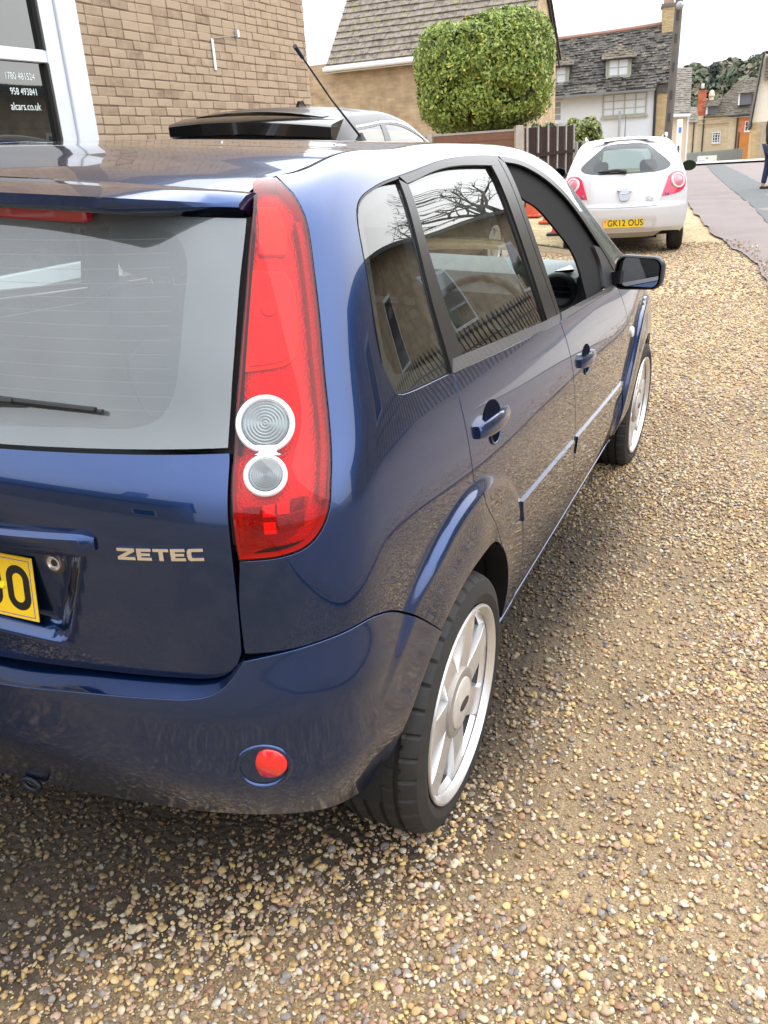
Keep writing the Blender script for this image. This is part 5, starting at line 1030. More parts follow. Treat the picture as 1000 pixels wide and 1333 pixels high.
# tailgate
TGR=[(0,.608),(.1769,.6188),(.3503,.6382),(.5139,.6559),(.5545,.6605),(.5844,.6699),(.6058,.692),(.6123,.7122)]
TGS=[(.6123,.7122),(.611,.80),(.6108,.8584),(.6128,.9264),(.6125,.9682),(.6122,1.0215)]
half=np.concatenate([loop(TGR,TGS,[(.6122,1.0215),(.4877,1.0122),(.3603,1.0025),(.2322,.9935),(0,.982)])]); mir=half[::-1]*[-1,1]
TG=np.concatenate([half,[q for q in mir if abs(q[0])>1e-5]])
tg=panel('tailgate',HT,TG,BLUE,car,res=.011,gap=.0022)
GLS=[(.6122,1.0245),(.616,1.0525),(.6392,1.1616),(.6608,1.2684),(.6846,1.3547)]
half=loop([(0,.984),(.2322,.9955),(.3603,1.0049),(.4877,1.015),(.6122,1.0245)],GLS,[(.6846,1.3547),(.4,1.362),(0,1.362)]); mir=half[::-1]*[-1,1]
GP=np.concatenate([half,[q for q in mir if abs(q[0])>1e-5]])
tw=panel('rear_window',HS,GP,glass('sky_veil_rear_glass',(.84,.91,.89),1.62,0,.11),tg,gap=.003,off=.002,depth=.004,res=.04,rim=False)
fi=[(0,1.02),(.2227,1.027),(.3548,1.0384),(.4457,1.0458),(.4941,1.0628),(.5285,1.1035),(.5436,1.1482),(.5617,1.2249),(.5775,1.2948),(.5645,1.328),(.5054,1.3356),(.2957,1.330),(0,1.329)]
fh=np.array(crom(fi)); fm=fh[::-1]*[-1,1]; FI=np.concatenate([fh,[q for q in fm if abs(q[0])>1e-5]])
def ring(name,S,outer,inner,mat,parent,off):
    o=np.array(outer);i=np.array(inner)
    o=o if area(o)>0 else o[::-1]; i=i if area(i)>0 else i[::-1]
    al=np.concatenate([o,i]); n=len(o)
    r=delaunay_2d_cdt([Vector(q) for q in al],[],[list(range(n)),list(range(n,n+len(i)))],1,1e-7)
    vv=np.array([(v.x,v.y) for v in r[0]]); ff=[]
    for f in r[2]:
        c=vv[list(f)].mean(0)
        if not inside(i,c[None])[0]: ff.append(tuple(f))
    p,nn=S.ev(vv[:,0],vv[:,1],off); return mk(name,p,ff,mat,parent,normals=nn)
ring('frit_band',HS,inset(GP,.004),FI,FRIT,tw,-.003)
both(lambda m:ribbon('tailgate_frame',HS,[(s-.03,t) for s,t in GLS],[(.626,1.022),(.628,1.0525),(.650,1.1616),(.672,1.2684),(.698,1.366)],BLACKGAP,tg,off=-.012,n=30,mirror=m))
hl=B()
for k in range(13):
    t=1.062+k*.0205; w=.52+.028*(k/12); pts=[HS.at(s,t+.012*(abs(s)/.5)**2,-.002)[0] for s in np.linspace(-w,w,25)]
    V=[];F=[]
    for p in pts: V+=[(p.x,p.y,p.z-.0003),(p.x,p.y,p.z+.0003)]
    hl.add(V,[(2*i,2*i+2,2*i+3,2*i+1) for i in range(24)])
hl.build('heater_lines',M('heater_line_copper',(.16,.12,.10),.6),tw)
# number plate, lock, grab bar, badge
def bar(name,S,s1,prof,mat,parent,n=60,taper=.03):
    """bar along s in [-s1,s1], prof list of (t,off) closed"""
    V=[];F=[];k=len(prof)
    tc_=sum(p[0] for p in prof)/k
    for s in np.linspace(-s1,s1,n):
        e=min(1,(s1-abs(s))/taper); e=math.sqrt(max(0,1-(1-e)**2))*.75+.25; dt=.030*(abs(s)/.4)**1.5-.012
        for t,o in prof: V.append(S.at(s,tc_+(t-tc_)*(.4+.6*e)+dt,o*e)[0])
    for i in range(n-1):
        for j in range(k): a,b=i*k+j,i*k+(j+1)%k; F.append((a,b,b+k,a+k))
    F+=[tuple(range(k-1,-1,-1)),tuple(range((n-1)*k,n*k))]
    o=mk(name,V,F,mat,parent); smooth_by_angle(o.data,40); return o
bar('grab_bar',HS,.392,[(.873,-.01),(.873,.010),(.866,.017),(.848,.018),(.838,.013),(.836,-.02)],BLUE,tg)
pz=.752; py=-.604; tl=.10
pm=Matrix.Translation((.272,py,pz))@Matrix.Rotation(R(-2.6),4,'Y')@Matrix.Rotation(PI/2-tl,4,'X')@Matrix.Translation((-.26,0,0))
np_=B().box((-.26,-.0555,0),(.26,.0555,.003),.0012).build('number_plate',YELLOW,car); np_.matrix_local=pm
# rounded blue border line
bl=B()
for (a,b) in (((-.254,.0485),(.254,.0497)),((-.254,-.0497),(.254,-.0485)),((.2528,-.0485),(.254,.0485)),((-.254,-.0485),(-.2528,.0485))): bl.box((a[0],a[1],.003),(b[0],b[1],.0034))
bl.build('border_line',M('plate_blue_line',(.07,.07,.35),.4),np_)
def plate_char(ch,x,parent,h=.079,w=.05,st=.014,z=.0031):
    """charge-style plate characters built as strokes"""
    a,b=w/2,h/2; i=st; r=.019; pts=[]
    def band(path,closed):
        V=[];F=[];n=len(path)
        for k in range(n):
            p=Vector(path[k]); q=Vector(path[(k+1)%n if closed else min(k+1,n-1)]); o=Vector(path[k-1 if closed else max(k-1,0)]); t=(q-o).normalized(); nn=Vector((-t.y,t.x))
            V+=[(x+p.x+nn.x*st/2,p.y+nn.y*st/2,z),(x+p.x-nn.x*st/2,p.y-nn.y*st/2,z)]
        m=n if closed else n-1
        F=[(2*k,2*k+1,2*((k+1)%n)+1,2*((k+1)%n)) for k in range(m)]
        return mk('character',V,F,PLATEK,parent)
    A,Bh=a-st/2,b-st/2; rr=r-st/2+.006
    def rr_path(a0,a1):
        P=[]
        for q in np.linspace(a0,a1,60):
            c,s=math.cos(q),math.sin(q); cx=(A-rr)*(1 if c>=0 else -1); cy=(Bh-rr)*(1 if s>=0 else -1); P.append((cx+rr*c,cy+rr*s))
        return P
    if ch=='O':
        P=rr_path(.001,2*PI-.1); return band(P,True)
    P=rr_path(R(18),R(342)); P=[(A,Bh-rr-.008)]+[p for p in P]+[(A,-Bh+rr+.008)]; return band(P,False)
plate_char('O',.225,np_); plate_char('C',.164,np_)
B().lathe([(.0055,0),(.0055,.002),(.004,.0038),(0,.0042)],20,Matrix.Translation((.1915,0,.003))).build('screw_cap',M('yellow_screw_cap',(.9,.72,.02),.35),np_,ang=40)
p,n=HT.at(.288,.806); lm=frame(p,n)
lk=B().lathe([(.0135,0),(.0135,.002),(.0125,.0045),(.0105,.005),(.009,.003),(.006,.002)],36,lm).build('lock_cylinder',M('lock_silver',(.62,.62,.63),.28,.8),tg,ang=30)
B().lathe([(.0062,.0018),(.005,.0034),(0,.0034)],16,lm).build('keyhole',PLASTIC,lk); B().lathe([(.021,-.001),(.0195,.0012),(.0135,.0012)],36,lm).build('lock_ring',GLOSSB,lk)
# badge letters on the tailgate, each letter one piece
def badge():
    bd=empty('badge'); bd.parent=tg
    H=.0185;st=.0046
    def L(ch,s0,w):
        polys={'Z':[[(0,1),(1,1),(1,.74),(.40,.26),(1,.26),(1,0),(0,0),(0,.26),(.60,.74),(0,.74)]],
               'E':[[(0,0),(1,0),(1,.25),(.30,.25),(.30,.39),(.92,.39),(.92,.61),(.30,.61),(.30,.75),(1,.75),(1,1),(0,1)]],
               'T':[[(.36,0),(.64,0),(.64,.75),(1,.75),(1,1),(0,1),(0,.75),(.36,.75)]],
               'C':[[(.16,0),(1,0),(1,.25),(.30,.25),(.27,.34),(.27,.66),(.30,.75),(1,.75),(1,1),(.16,1),(.04,.9),(0,.7),(0,.3),(.04,.1)]]}[ch]
        V=[];F=[]
        for pl in polys:
            n=len(pl); k=len(V)
            for o in (.0004,.003):
                for (u,v) in pl:
                    s=s0+u*w+.0; t=.8535+v*H+.105*(s-.4254); q,_=HT.at(s,t,o); V.append(q)
            F+=[tuple(range(k+n,k+2*n))]+[(k+i,k+(i+1)%n,k+n+(i+1)%n,k+n+i) for i in range(n)]
        o=mk('letter',V,F,CHROME,bd)
    x=.426
    for ch,w in (('Z',.029),('E',.0245),('T',.0265),('E',.0245),('C',.0265)): L(ch,x,w); x+=w+.0030
badge()
# rear wiper
def sp(s,t,o=0): return HS.at(s,t,o)[0]
wp=empty('rear_wiper'); wp.parent=tg
B().tube([sp(.02,1.030,.03),sp(.12,1.055,.024),sp(.26,1.065,.018)],[.010,.007,.005],8).build('wiper_arm',PLASTIC,wp,ang=40)
B().tube([sp(.05,1.055,.010),sp(.2,1.062,.010),sp(.405,1.064,.010)],.0035,8).build('wiper_blade',PLASTIC,wp,ang=40)
B().tube([sp(.17,1.066,.016),sp(.28,1.066,.017),sp(.395,1.0655,.013)],.0045,8).build('blade_carrier',PLASTIC,wp,ang=40)
B().lathe([(.022,0),(.022,.02),(.016,.034),(0,.036)],24,frame(sp(0,.995),HS.at(0,.995)[1])).build('wiper_pivot',PLASTIC,wp,ang=40)
# spoiler with high brake light
V=[];F=[];xs=np.linspace(-.552,.552,64)
for x in xs:
    u=abs(x)/.552; e=1-sm(.70,1.0,u)
    yr=-.418+.085*(x/.552)**2; zr=1.3655-.019*u*u
    yt=-.505*e-.392*(1-e)+.018*u*u; zt=1.348*e+1.338*(1-e)-.006*u*u
    V+=[(x,yr+.012,zr-.002),(x,yr,zr),(x,(yr+yt)/2,(zr+zt)/2+.004),(x,yt,zt),(x,yt-.001,zt-.004-.010*e),(x,yt+.006,zt-.008-.012*e),(x,yt+.018,zt-.010-.013*e),(x,yr+.004,zr-.050)]
for i in range(63):
    for j in range(7): a=i*8+j; F.append((a,a+8,a+9,a+1))
F+=[tuple(range(7,-1,-1)),tuple(range(63*8,64*8))]; spl=mk('spoiler',V,F,BLUE,tg); smooth_by_angle(spl.data,50)
bl=B().box((-.335,-.452,1.305),(.335,-.43,1.332),.004).build('brake_light',M('brake_light_red',(.35,.012,.012),.15,coat=1),spl)
# bumper
half=loop([(0,.592),(.2117,.6008),(.3516,.6211),(.4835,.6368),(.5484,.6442),(.5775,.6527),(.5983,.6692),(.6122,.693),(.6196,.7063)],[(.6196,.7063),(.6753,.7193),(.743,.7300),(.8211,.7312),(.8587,.7215),(.8964,.7060),(.9607,.6640),(1.0516,.588)],circ(SO,.285,.361,aS,R(172)),[(.9015,.335),(.85,.335),(.79,.355),(.6865,.385),(.588,.385),(.35,.35),(.064,.30),(0,.295)])
mir=half[::-1]*[-1,1]; BM=np.concatenate([half,[q for q in mir if abs(q[0])>1e-5]])
bm=panel('rear_bumper',HB,BM,BLUEB,car,res=.013,gap=.0015,depth=.02,extra=[q for q in RINGS(SO) if q[0]<1.06 and q[1]<.70])
rg=np.array(crom([(0,.592),(.2117,.6008),(.3516,.6211),(.4835,.6368),(.5484,.6442),(.5775,.6527),(.5983,.6692),(.6122,.693),(.6196,.7063)]))
full=np.concatenate([rg[::-1]*[-1,1],rg[1:]])
pb,_=HB.ev(full[:,0],full[:,1]); pt,_=HS.ev(full[:,0]*.992,full[:,1]+.012,-.02)
V=[];F=[];n=len(full)
for w in (0,.5,1): V+=list(pb+(pt-pb)*w+np.array([0,0,-.0015 if w==0 else 0]))
for k in range(2):
    for j in range(n-1): F.append((k*n+j,k*n+j+1,(k+1)*n+j+1,(k+1)*n+j))
o=mk('bumper_shelf',V,F,BLUE,bm,smooth=True)
pb,_=HB.ev(half[-60:,0],half[-60:,1])
# closing floor of the bumper
under=[(.85,.335),(.79,.355),(.6865,.385),(.588,.385),(.35,.35),(.064,.30),(0,.295)]
u=np.array(crom(under)); u=np.concatenate([u,(u[::-1]*[-1,1])[1:]]); pu,_=HB.ev(u[:,0],u[:,1],-.004); V=list(pu)+[ (x*.9,-.25,.26) for x,_,_ in pu]; n=len(u)
mk('underfloor',V,[(j,j+1,n+j+1,n+j) for j in range(n-1)],WELL,bm)
for sg in (1,-1):
    p,nrm=HB.at(sg*.653,.521); fm=frame(p,nrm)@Matrix.Diagonal((1,1,1,1))
    fg=B().lathe([(.046,-.012),(.044,.001),(.041,.0032),(.038,.002),(.036,-.004),(.034,-.03)],48,fm).build('fog_light_bezel',BLUE,bm,ang=60)
    B().lathe([(.0375,-.004),(.034,-.012),(0,-.018)],40,fm).build('fog_cup',M('fog_cup_blue',(.01,.02,.09),.3,.4,coat=1),fg,ang=50)
    fm2=fm@Matrix.Translation((.008*sg,.006,-.006))@Matrix.Rotation(R(-10)*sg,4,'Y')
    B().lathe([(.030,-.010),(.030,.004),(.027,.008),(0,.012)],36,fm2).build('fog_lens',REDOP,fg,ang=50)
tow=B().tube([(.165+.020*math.cos(a),-.60,.315+.012*math.sin(a)) for a in np.linspace(0,2*PI,17)],.005,8,False).build('towing_eye',M('towing_eye_dark',(.008,.010,.02),.5,.3),bm,ang=60)
# wheels and wells
for (x,y,st) in ((.814,0,0),(.824,WB,R(-2))):
    for sg in (1,-1):
        wheel(car,(sg*(x-.0975),y,.286),sg>0,rot=.35 if y==0 else 1.1,steer=st*sg)
        b=B().lathe([(.372,.0),(.372,.30),(0.02,.30)],40,Matrix.Translation((sg*.775,y,.30))@Matrix.Rotation(-sg*PI/2,4,'Y')@Matrix.Rotation(PI/2 if sg<0 else -PI/2,4,'Z'),arc=PI).build('wheel_well',WELL,car,ang=30)
# arch lips
for cs in (SO,SO+WB):
    for m in (False,True):
        sg=-1 if m else 1; V=[];F=[];S_=HS
        for i in range(49):
            a=R(4)+R(172)*i/48; S_=HB if (cs<2 and a>aS) else HS
            p,nn=S_.at(sg*(cs+.361*math.cos(a)),.285+.361*math.sin(a)); V+=[(p.x-sg*.001,p.y,p.z),(p.x-sg*.03,p.y+.004*math.cos(a),p.z+.004*math.sin(a)),(p.x-sg*.06,p.y+.012*math.cos(a),p.z+.012*math.sin(a))]
        for i in range(48):
            for j in range(2): q=i*3+j; F.append((q,q+1,q+4,q+3))
        mk('arch_lip',V,F,WELL,car,smooth=True)
B().box((-.70,.38,.20),(.70,2.10,.24)).build('floor_pan',WELL,car); B().box((-.45,-.5,.30),(.45,.4,.36)).build('fuel_tank',WELL,car)
B().box((-.5,2.0,.25),(.5,3.1,.7)).build('engine_bay_block',WELL,car)
# door mirrors
def mirror_(m):
    sg=-1 if m else 1
    mm=empty('door_mirror'); mm.parent=car; mm.matrix_local=Matrix.Translation((sg*.862,1.655,.995))@Matrix.Rotation(R(-6)*sg,4,'Z')@Matrix.Scale(.88,4)
    # housing: lofted rounded rectangles, opening faces back (-y)
    def rrect(w,h,r,y,n=8,sh=0):
        P=[]
        for cx,cy,a0 in ((w-r,h-r,0),(-w+r,h-r,PI/2),(-w+r*.8,-h+r*.8,PI),(w-r,-h+r,1.5*PI)):
            for i in range(n): a=a0+PI/2*i/(n-1); P.append((cx+r*math.cos(a)+sh,y,cy+r*math.sin(a)))
        return P
    st=[(.086,.056,.034,-.030),(.092,.062,.040,-.026),(.094,.064,.042,-.005),(.090,.060,.042,.03),(.075,.048,.040,.055),(.045,.028,.026,.070)]
    V=[];n=32
    for w,h,r,y in st: V+=[(x*sg,y,z) for x,y,z in rrect(w,h,r,y)]
    F=[]
    for i in range(len(st)-1):
        for j in range(n): a,b=i*n+j,i*n+(j+1)%n; F.append((a,b,b+n,a+n) if sg>0 else (a,a+n,b+n,b))
    F.append(tuple(range((len(st)-1)*n,len(st)*n)))
    h=mk('housing',V,F,PLASTIC,mm); smooth_by_angle(h.data,50)
    mk('mirror_glass',[(x*sg,-.020-.016*x/.082,z) for x,_,z in rrect(.080,.052,.030,0)],[tuple(range(32))],MIRROR,mm)
    B().prism([(-sg*.07,-.02,-.05),(-sg*.07,.05,-.05),(-sg*.13,.06,-.062),(-sg*.13,0.0,-.062)],(0,0,.05)).build('mirror_stalk',PLASTIC,mm,ang=40)
both(mirror_)
an=empty('roof_antenna'); an.parent=car; ab=Vector((.0,1.228,1.402))
B().lathe([(.024,-.01),(.022,.004),(.012,.018),(.006,.030)],20,Matrix.Translation(ab)).build('antenna_base',PLASTIC,an,ang=40)
adir=Vector((.006,.80,1.643))-ab
B().tube([ab+Vector((0,-.01,.022)),ab+adir*.5,ab+adir*.92],[.004,.0028,.0026],8).build('mast',PLASTIC,an); B().tube([ab+adir*.90,ab+adir],[.0055,.006],10).build('mast_tip',PLASTIC,an)
for sg in (1,-1):
    p,n_=HS.at(sg*3.31,.705); B().lathe([(.020,-.002),(.019,.006),(.014,.010),(0,.011)],20,frame(p,n_)@Matrix.Diagonal((1,1.1,1,1))).build('side_repeater',M('repeater_white',(.75,.72,.68),.2,coat=1),car,ang=40)
# cabin
def seat(x,y,w,parent,headrests,back_h=.62,rear=False):
    s=empty('rear_bench' if rear else 'front_seat'); s.parent=parent; s.location=(x,y,.26)
    B().box((-w,-.22,.05),(w,.28,.22),.05).build('cushion',CLOTH,s,ang=60)
    m=Matrix.Translation((0,-.24,.16))@Matrix.Rotation(R(16),4,'X')
    B().box((-w*.96,-.07,0),(w*.96,.07,back_h),.06,m).build('backrest',CLOTH,s,ang=60)
    for hx in headrests:
        h=B(); st=[]
        for (z,ww,d) in ((back_h+.04,.085,.035),(back_h+.06,.118,.05),(back_h+.12,.128,.055),(back_h+.17,.122,.05),(back_h+.195,.095,.03)):
            for a in np.linspace(0,2*PI,20,endpoint=False): h.v.append(tuple(m@Vector((hx+ww*(abs(math.cos(a))**.6)*(1 if math.cos(a)>0 else -1),d*(abs(math.sin(a))**.8)*(1 if math.sin(a)>0 else -1),z))))
        for i in range(4):
            for j in range(20): h.f.append((i*20+j,i*20+(j+1)%20,(i+1)*20+(j+1)%20,(i+1)*20+j))
        h.f+=[tuple(range(19,-1,-1)),tuple(range(80,100))]
        hr=h.build('headrest',CLOTH,s,ang=60)
        B().tube([m@Vector((hx-.04,0,back_h-.05)),m@Vector((hx-.04,0,back_h+.06))],.006,8).build('headrest_post',CHROME,hr); B().tube([m@Vector((hx+.04,0,back_h-.05)),m@Vector((hx+.04,0,back_h+.06))],.006,8).build('headrest_post',CHROME,hr)
seat(.36,1.02,.24,car,[0]); seat(-.36,1.02,.24,car,[0]); seat(0,.16,.60,car,[-.36,.36],.50,True)
B().box((-.56,-.44,.80),(.56,-.10,.815)).build('parcel_shelf',CABIN,car)
db=[(1.52,.62),(1.46,.76),(1.452,.92),(1.49,.985),(1.60,1.005),(1.80,1.0),(2.02,.93),(2.02,.6)]
dash=B().prism([(-.68,y,z) for y,z in db],(1.36,0,0)).build('dashboard',GREYTRIM,car,ang=30)
for x in (.628,-.628,.09,-.09):
    fm=Matrix.Translation((x,1.452,.945))@Matrix.Rotation(PI/2+R(14),4,'X')
    v=B().lathe([(.062,-.01),(.062,.010),(.056,.016),(.048,.014),(.046,.004)],36,fm).build('air_vent',CABIN,dash,ang=40)
    B().lathe([(.046,.003),(.030,.006),(0,.006)],30,fm).build('vent_face',GLOSSB,v,ang=40)
    for k in (-.02,0,.02): B().box((-.042,k-.002,.004),(.042,k+.002,.010),0,fm).build('vent_slat',CABIN,v)
B().prism([(.60,1.50,.992),(.635,1.575,1.004),(.66,1.52,.999)],(0,0,.010)).build('side_demister',GLOSSB,dash)
sw=empty('steering_wheel'); sw.parent=car; sw.matrix_local=Matrix.Translation((.36,1.40,.80))@Matrix.Rotation(R(64),4,'X')
B().tube([(.185*math.cos(a),.185*math.sin(a),0) for a in np.linspace(0,2*PI,41)],.014,10,False).build('wheel_rim',CABIN,sw,ang=60)
B().lathe([(.07,-.02),(.065,.015),(.04,.025),(0,.028)],24).build('hub',CABIN,sw,ang=50)
for a in (R(0),R(180),R(270)): B().tube([(.05*math.cos(a),.05*math.sin(a),.005),(.18*math.cos(a),.18*math.sin(a),0)],[.022,.012],8).build('spoke',CABIN,sw)
mi=empty('interior_mirror'); mi.parent=car; mi.matrix_local=Matrix.Translation((0,1.36,1.30)); B().box((-.12,-.015,-.03),(.12,.015,.03),.012).build('mirror_case',PLASTIC,mi); B().tube([(0,0,.02),(0,.06,.07)],.008,8).build('mirror_stem',PLASTIC,mi)
# ------------------------------------------------ plants
def leaf_mat(name,cols):
    def ex(nt,p,tc):
        l=nt.links.new; g=nd(nt,'ShaderNodeNewGeometry'); cr=nd(nt,'ShaderNodeValToRGB'); e=cr.color_ramp; e.elements[0].position=0; e.elements[0].color=(*cols[0],1); e.elements[1].position=1; e.elements[1].color=(*cols[-1],1)
        for i in range(1,len(cols)-1): q=e.elements.new(.93*i/(len(cols)-2) if i<len(cols)-2 else .95); q.color=(*cols[i],1)
        l(g.outputs['Random Per Island'],cr.inputs[0]); l(cr.outputs[0],p.inputs['Base Color']); p.inputs['Transmission Weight'].default_value=0
        p.inputs['Subsurface Weight'].default_value=0
    return M(name,cols[0],.5,extra=ex,spec=.4)
def leaves(bb,c,nrm,s,r):
    """one folded leaf"""
    n=Vector(nrm)+Vector((r.gauss(0,.6),r.gauss(0,.6),r.gauss(0,.6))); n.normalize(); t=n.cross(Vector((r.gauss(0,1),r.gauss(0,1),r.gauss(0,1)))).normalized(); w=n.cross(t); c=Vector(c)
    bb.add([c-t*s,c+w*s*.5+n*s*.12,c+t*s,c-w*s*.5+n*s*.12],[(0,1,2),(0,2,3)])
def clipped_tree():
    D=21.5; a=R(-17.4); k=D/15; o=empty('clipped_tree',Matrix.Translation((CAM.x+D*math.sin(a),CAM.y+D*math.cos(a),0))@Matrix.Rotation(-a,4,'Z'),'green tree clipped to a rounded block before the tiled house','tree')
    r=random.Random(5); zc=1.349+(2.40-1.349)*k; hw,hh,hd=1.03*k,.82*k,1.0*k; bb=B()
    def sup(d,e=3.6): 
        q=(abs(d.x/hw)**e+abs(d.y/hd)**e+abs(d.z/hh)**e)**(1/e); return d/q
    clumps=[Vector((r.gauss(0,1),r.gauss(0,1),r.gauss(0,1))).normalized() for _ in range(120)]; ch=[r.choice((-.13,-.05,-.02,.0,.02,.05)) for _ in clumps]
    for i in range(30000):
        d=Vector((r.gauss(0,1),r.gauss(0,1)-.3,r.gauss(0,1)))
        if d.length<.01: continue
        d.normalize(); p=sup(d); j=max(range(120),key=lambda q:clumps[q].dot(d)); f=1+ch[j]-abs(r.gauss(0,.07))
        gap=math.sin(d.x*9+d.z*4)+math.sin(d.z*11-d.x*5+1)
        if gap>1.45 and r.random()<.75: f*=.86
        if d.z<-.55 and r.random()<.45: f*=.9
        leaves(bb,p*f+Vector((0,0,zc)),d,r.uniform(.032,.062),r)
    bb.build('crown',leaf_mat('box_leaf',[(.08,.12,.024),(.165,.235,.04),(.24,.32,.06),(.32,.37,.085),(.60,.50,.09)]),o)
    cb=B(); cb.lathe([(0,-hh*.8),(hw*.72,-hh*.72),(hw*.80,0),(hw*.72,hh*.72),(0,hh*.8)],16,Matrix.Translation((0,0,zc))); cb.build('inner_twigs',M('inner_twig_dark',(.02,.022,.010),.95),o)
    t=B(); t.tube([(0,0,-.3),(.05,0,.8),(-.02,0,zc-hh*1.05),(.04,0,zc-.4),(.0,.1,zc+.3)],[.17,.14,.16,.11,.05],10)
    for (dx,dz) in ((-.9,.3),(.95,.15),(.5,.6),(-.4,.7),(1.2,.05)): t.tube([(.0,-.05,zc-hh*1.02),(dx*.5,-.5,zc-hh*.9+dz*.3),(dx,-.9,zc-hh*.82+dz)],[.07,.05,.02],7)
    t.build('trunk',M('grey_bark',(.13,.105,.085),.9,var=(9,.6),bump=(25,.6,.02)),o,ang=60)
clipped_tree()
def hedge(name,x,y,az,w,d,h,z0,lab,n,seed,cols):
    o=empty(name,Matrix.Translation((x,y,0))@Matrix.Rotation(-R(az),4,'Z'),lab,'hedge'); r=random.Random(seed); bb=B()
    for i in range(n):
        u,v,q=r.uniform(-1,1),r.uniform(-1,1),r.uniform(-1,1); m=max(abs(u),abs(v),abs(q)); u,v,q=u/m,v/m,q/m; l=(abs(u)**5+abs(v)**5+abs(q)**5)**.2; f=(1/l)*(1-abs(r.gauss(0,.05)))*(1+.05*math.sin(u*7+q*5))
        leaves(bb,(u*f*w,v*f*d,z0+h/2+q*f*h/2),(u,v,q),r.uniform(.05,.085),r)
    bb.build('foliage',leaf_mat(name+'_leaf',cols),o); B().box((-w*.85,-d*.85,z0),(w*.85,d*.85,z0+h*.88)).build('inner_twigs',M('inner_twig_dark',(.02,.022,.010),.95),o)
def at(D,az): return CAM.x+D*math.sin(R(az)),CAM.y+D*math.cos(R(az))
x,y=at(27,-11.6); hedge('garden_hedge',x,y,-11.6,.56,.8,1.85,.05,'yellow green clipped garden hedge between the slatted fence and white cottage',5200,3,[(.04,.06,.018),(.10,.14,.03),(.18,.21,.05),(.30,.29,.07),(.42,.38,.12)])
x,y=at(24,-13.9); hedge('low_shrub',x,y,-14,.42,.4,1.75,.02,'dark green shrub top showing above the brown fence',2200,9,[(.03,.05,.018),(.06,.09,.03),(.09,.12,.04),(.12,.15,.05)])
x,y=at(8.55,-22.8); hedge('yellow_shrub',x,y,-23,.16,.2,1.32,.05,'yellow green shrub tip beside the black car bonnet',700,12,[(.10,.14,.03),(.18,.22,.04),(.28,.30,.05),(.35,.34,.06)])
def bare_tree(x,y,h,lab,seed):
    o=empty('bare_tree',Matrix.Translation((x,y,G(x,y))),lab,'tree'); r=random.Random(seed); bb=B(); lf=B()
    def br(p,d,l,rad,dep):
        pts=[p]; q=p
        for i in range(3): d=(d+Vector((r.gauss(0,.16),r.gauss(0,.16),r.gauss(0,.10)))).normalized(); q=q+d*l/3; pts.append(q)
        bb.tube(pts,[rad,rad*.85,rad*.7,rad*.55],6 if dep<2 else 4,False)
        if dep<5:
            for k in range(3 if dep<4 else 2):
                nd_=(d+Vector((r.gauss(0,.6),r.gauss(0,.6),r.gauss(.1,.4)))).normalized(); br(pts[r.choice((2,3,3))],nd_,l*r.uniform(.62,.82),rad*.55,dep+1)
        else:
            for k in range(2): leaves(lf,q+Vector((r.gauss(0,.1),r.gauss(0,.1),r.gauss(0,.1))),d,.06,r)
    br(Vector((0,0,-.2)),Vector((0,0,1)),h*.3,h*.028,0); bb.build('trunk',M('dark_bark',(.05,.04,.032),.9),o); lf.build('crown',leaf_mat('sparse_leaf',[(.05,.06,.02),(.12,.11,.03),(.2,.15,.04)]),o)
bare_tree(7.4,27.5,10.5,'bare branched tree across the street, mirrored in the rear door glass',3)
x,y=at(200,-4.35)
def conifer(x,y,z,h):
    o=empty('conifer',Matrix.Translation((x,y,z)),'tall thin dark pine rising above the wooded hill','tree'); r=random.Random(2); B().tube([(0,0,0),(0,0,h)],[.35,.08],7).build('trunk',M('dark_bark',(.05,.04,.032),.9),o); bb=B()
    for i in range(900):
        t=r.random(); rad=(1.3*(1-t)+.25) if t<.5 else 1.25*math.exp(-((t-.82)/.16)**2)+.2
        a=r.uniform(0,2*PI); q=rad*math.sqrt(r.random()); leaves(bb,(q*math.cos(a),q*math.sin(a),t*h),(math.cos(a),math.sin(a),.5),.32,r)
    bb.build('crown',leaf_mat('pine_leaf',[(.02,.035,.025),(.03,.05,.035),(.05,.07,.05)]),o)
conifer(x,y,8.2,5.6)
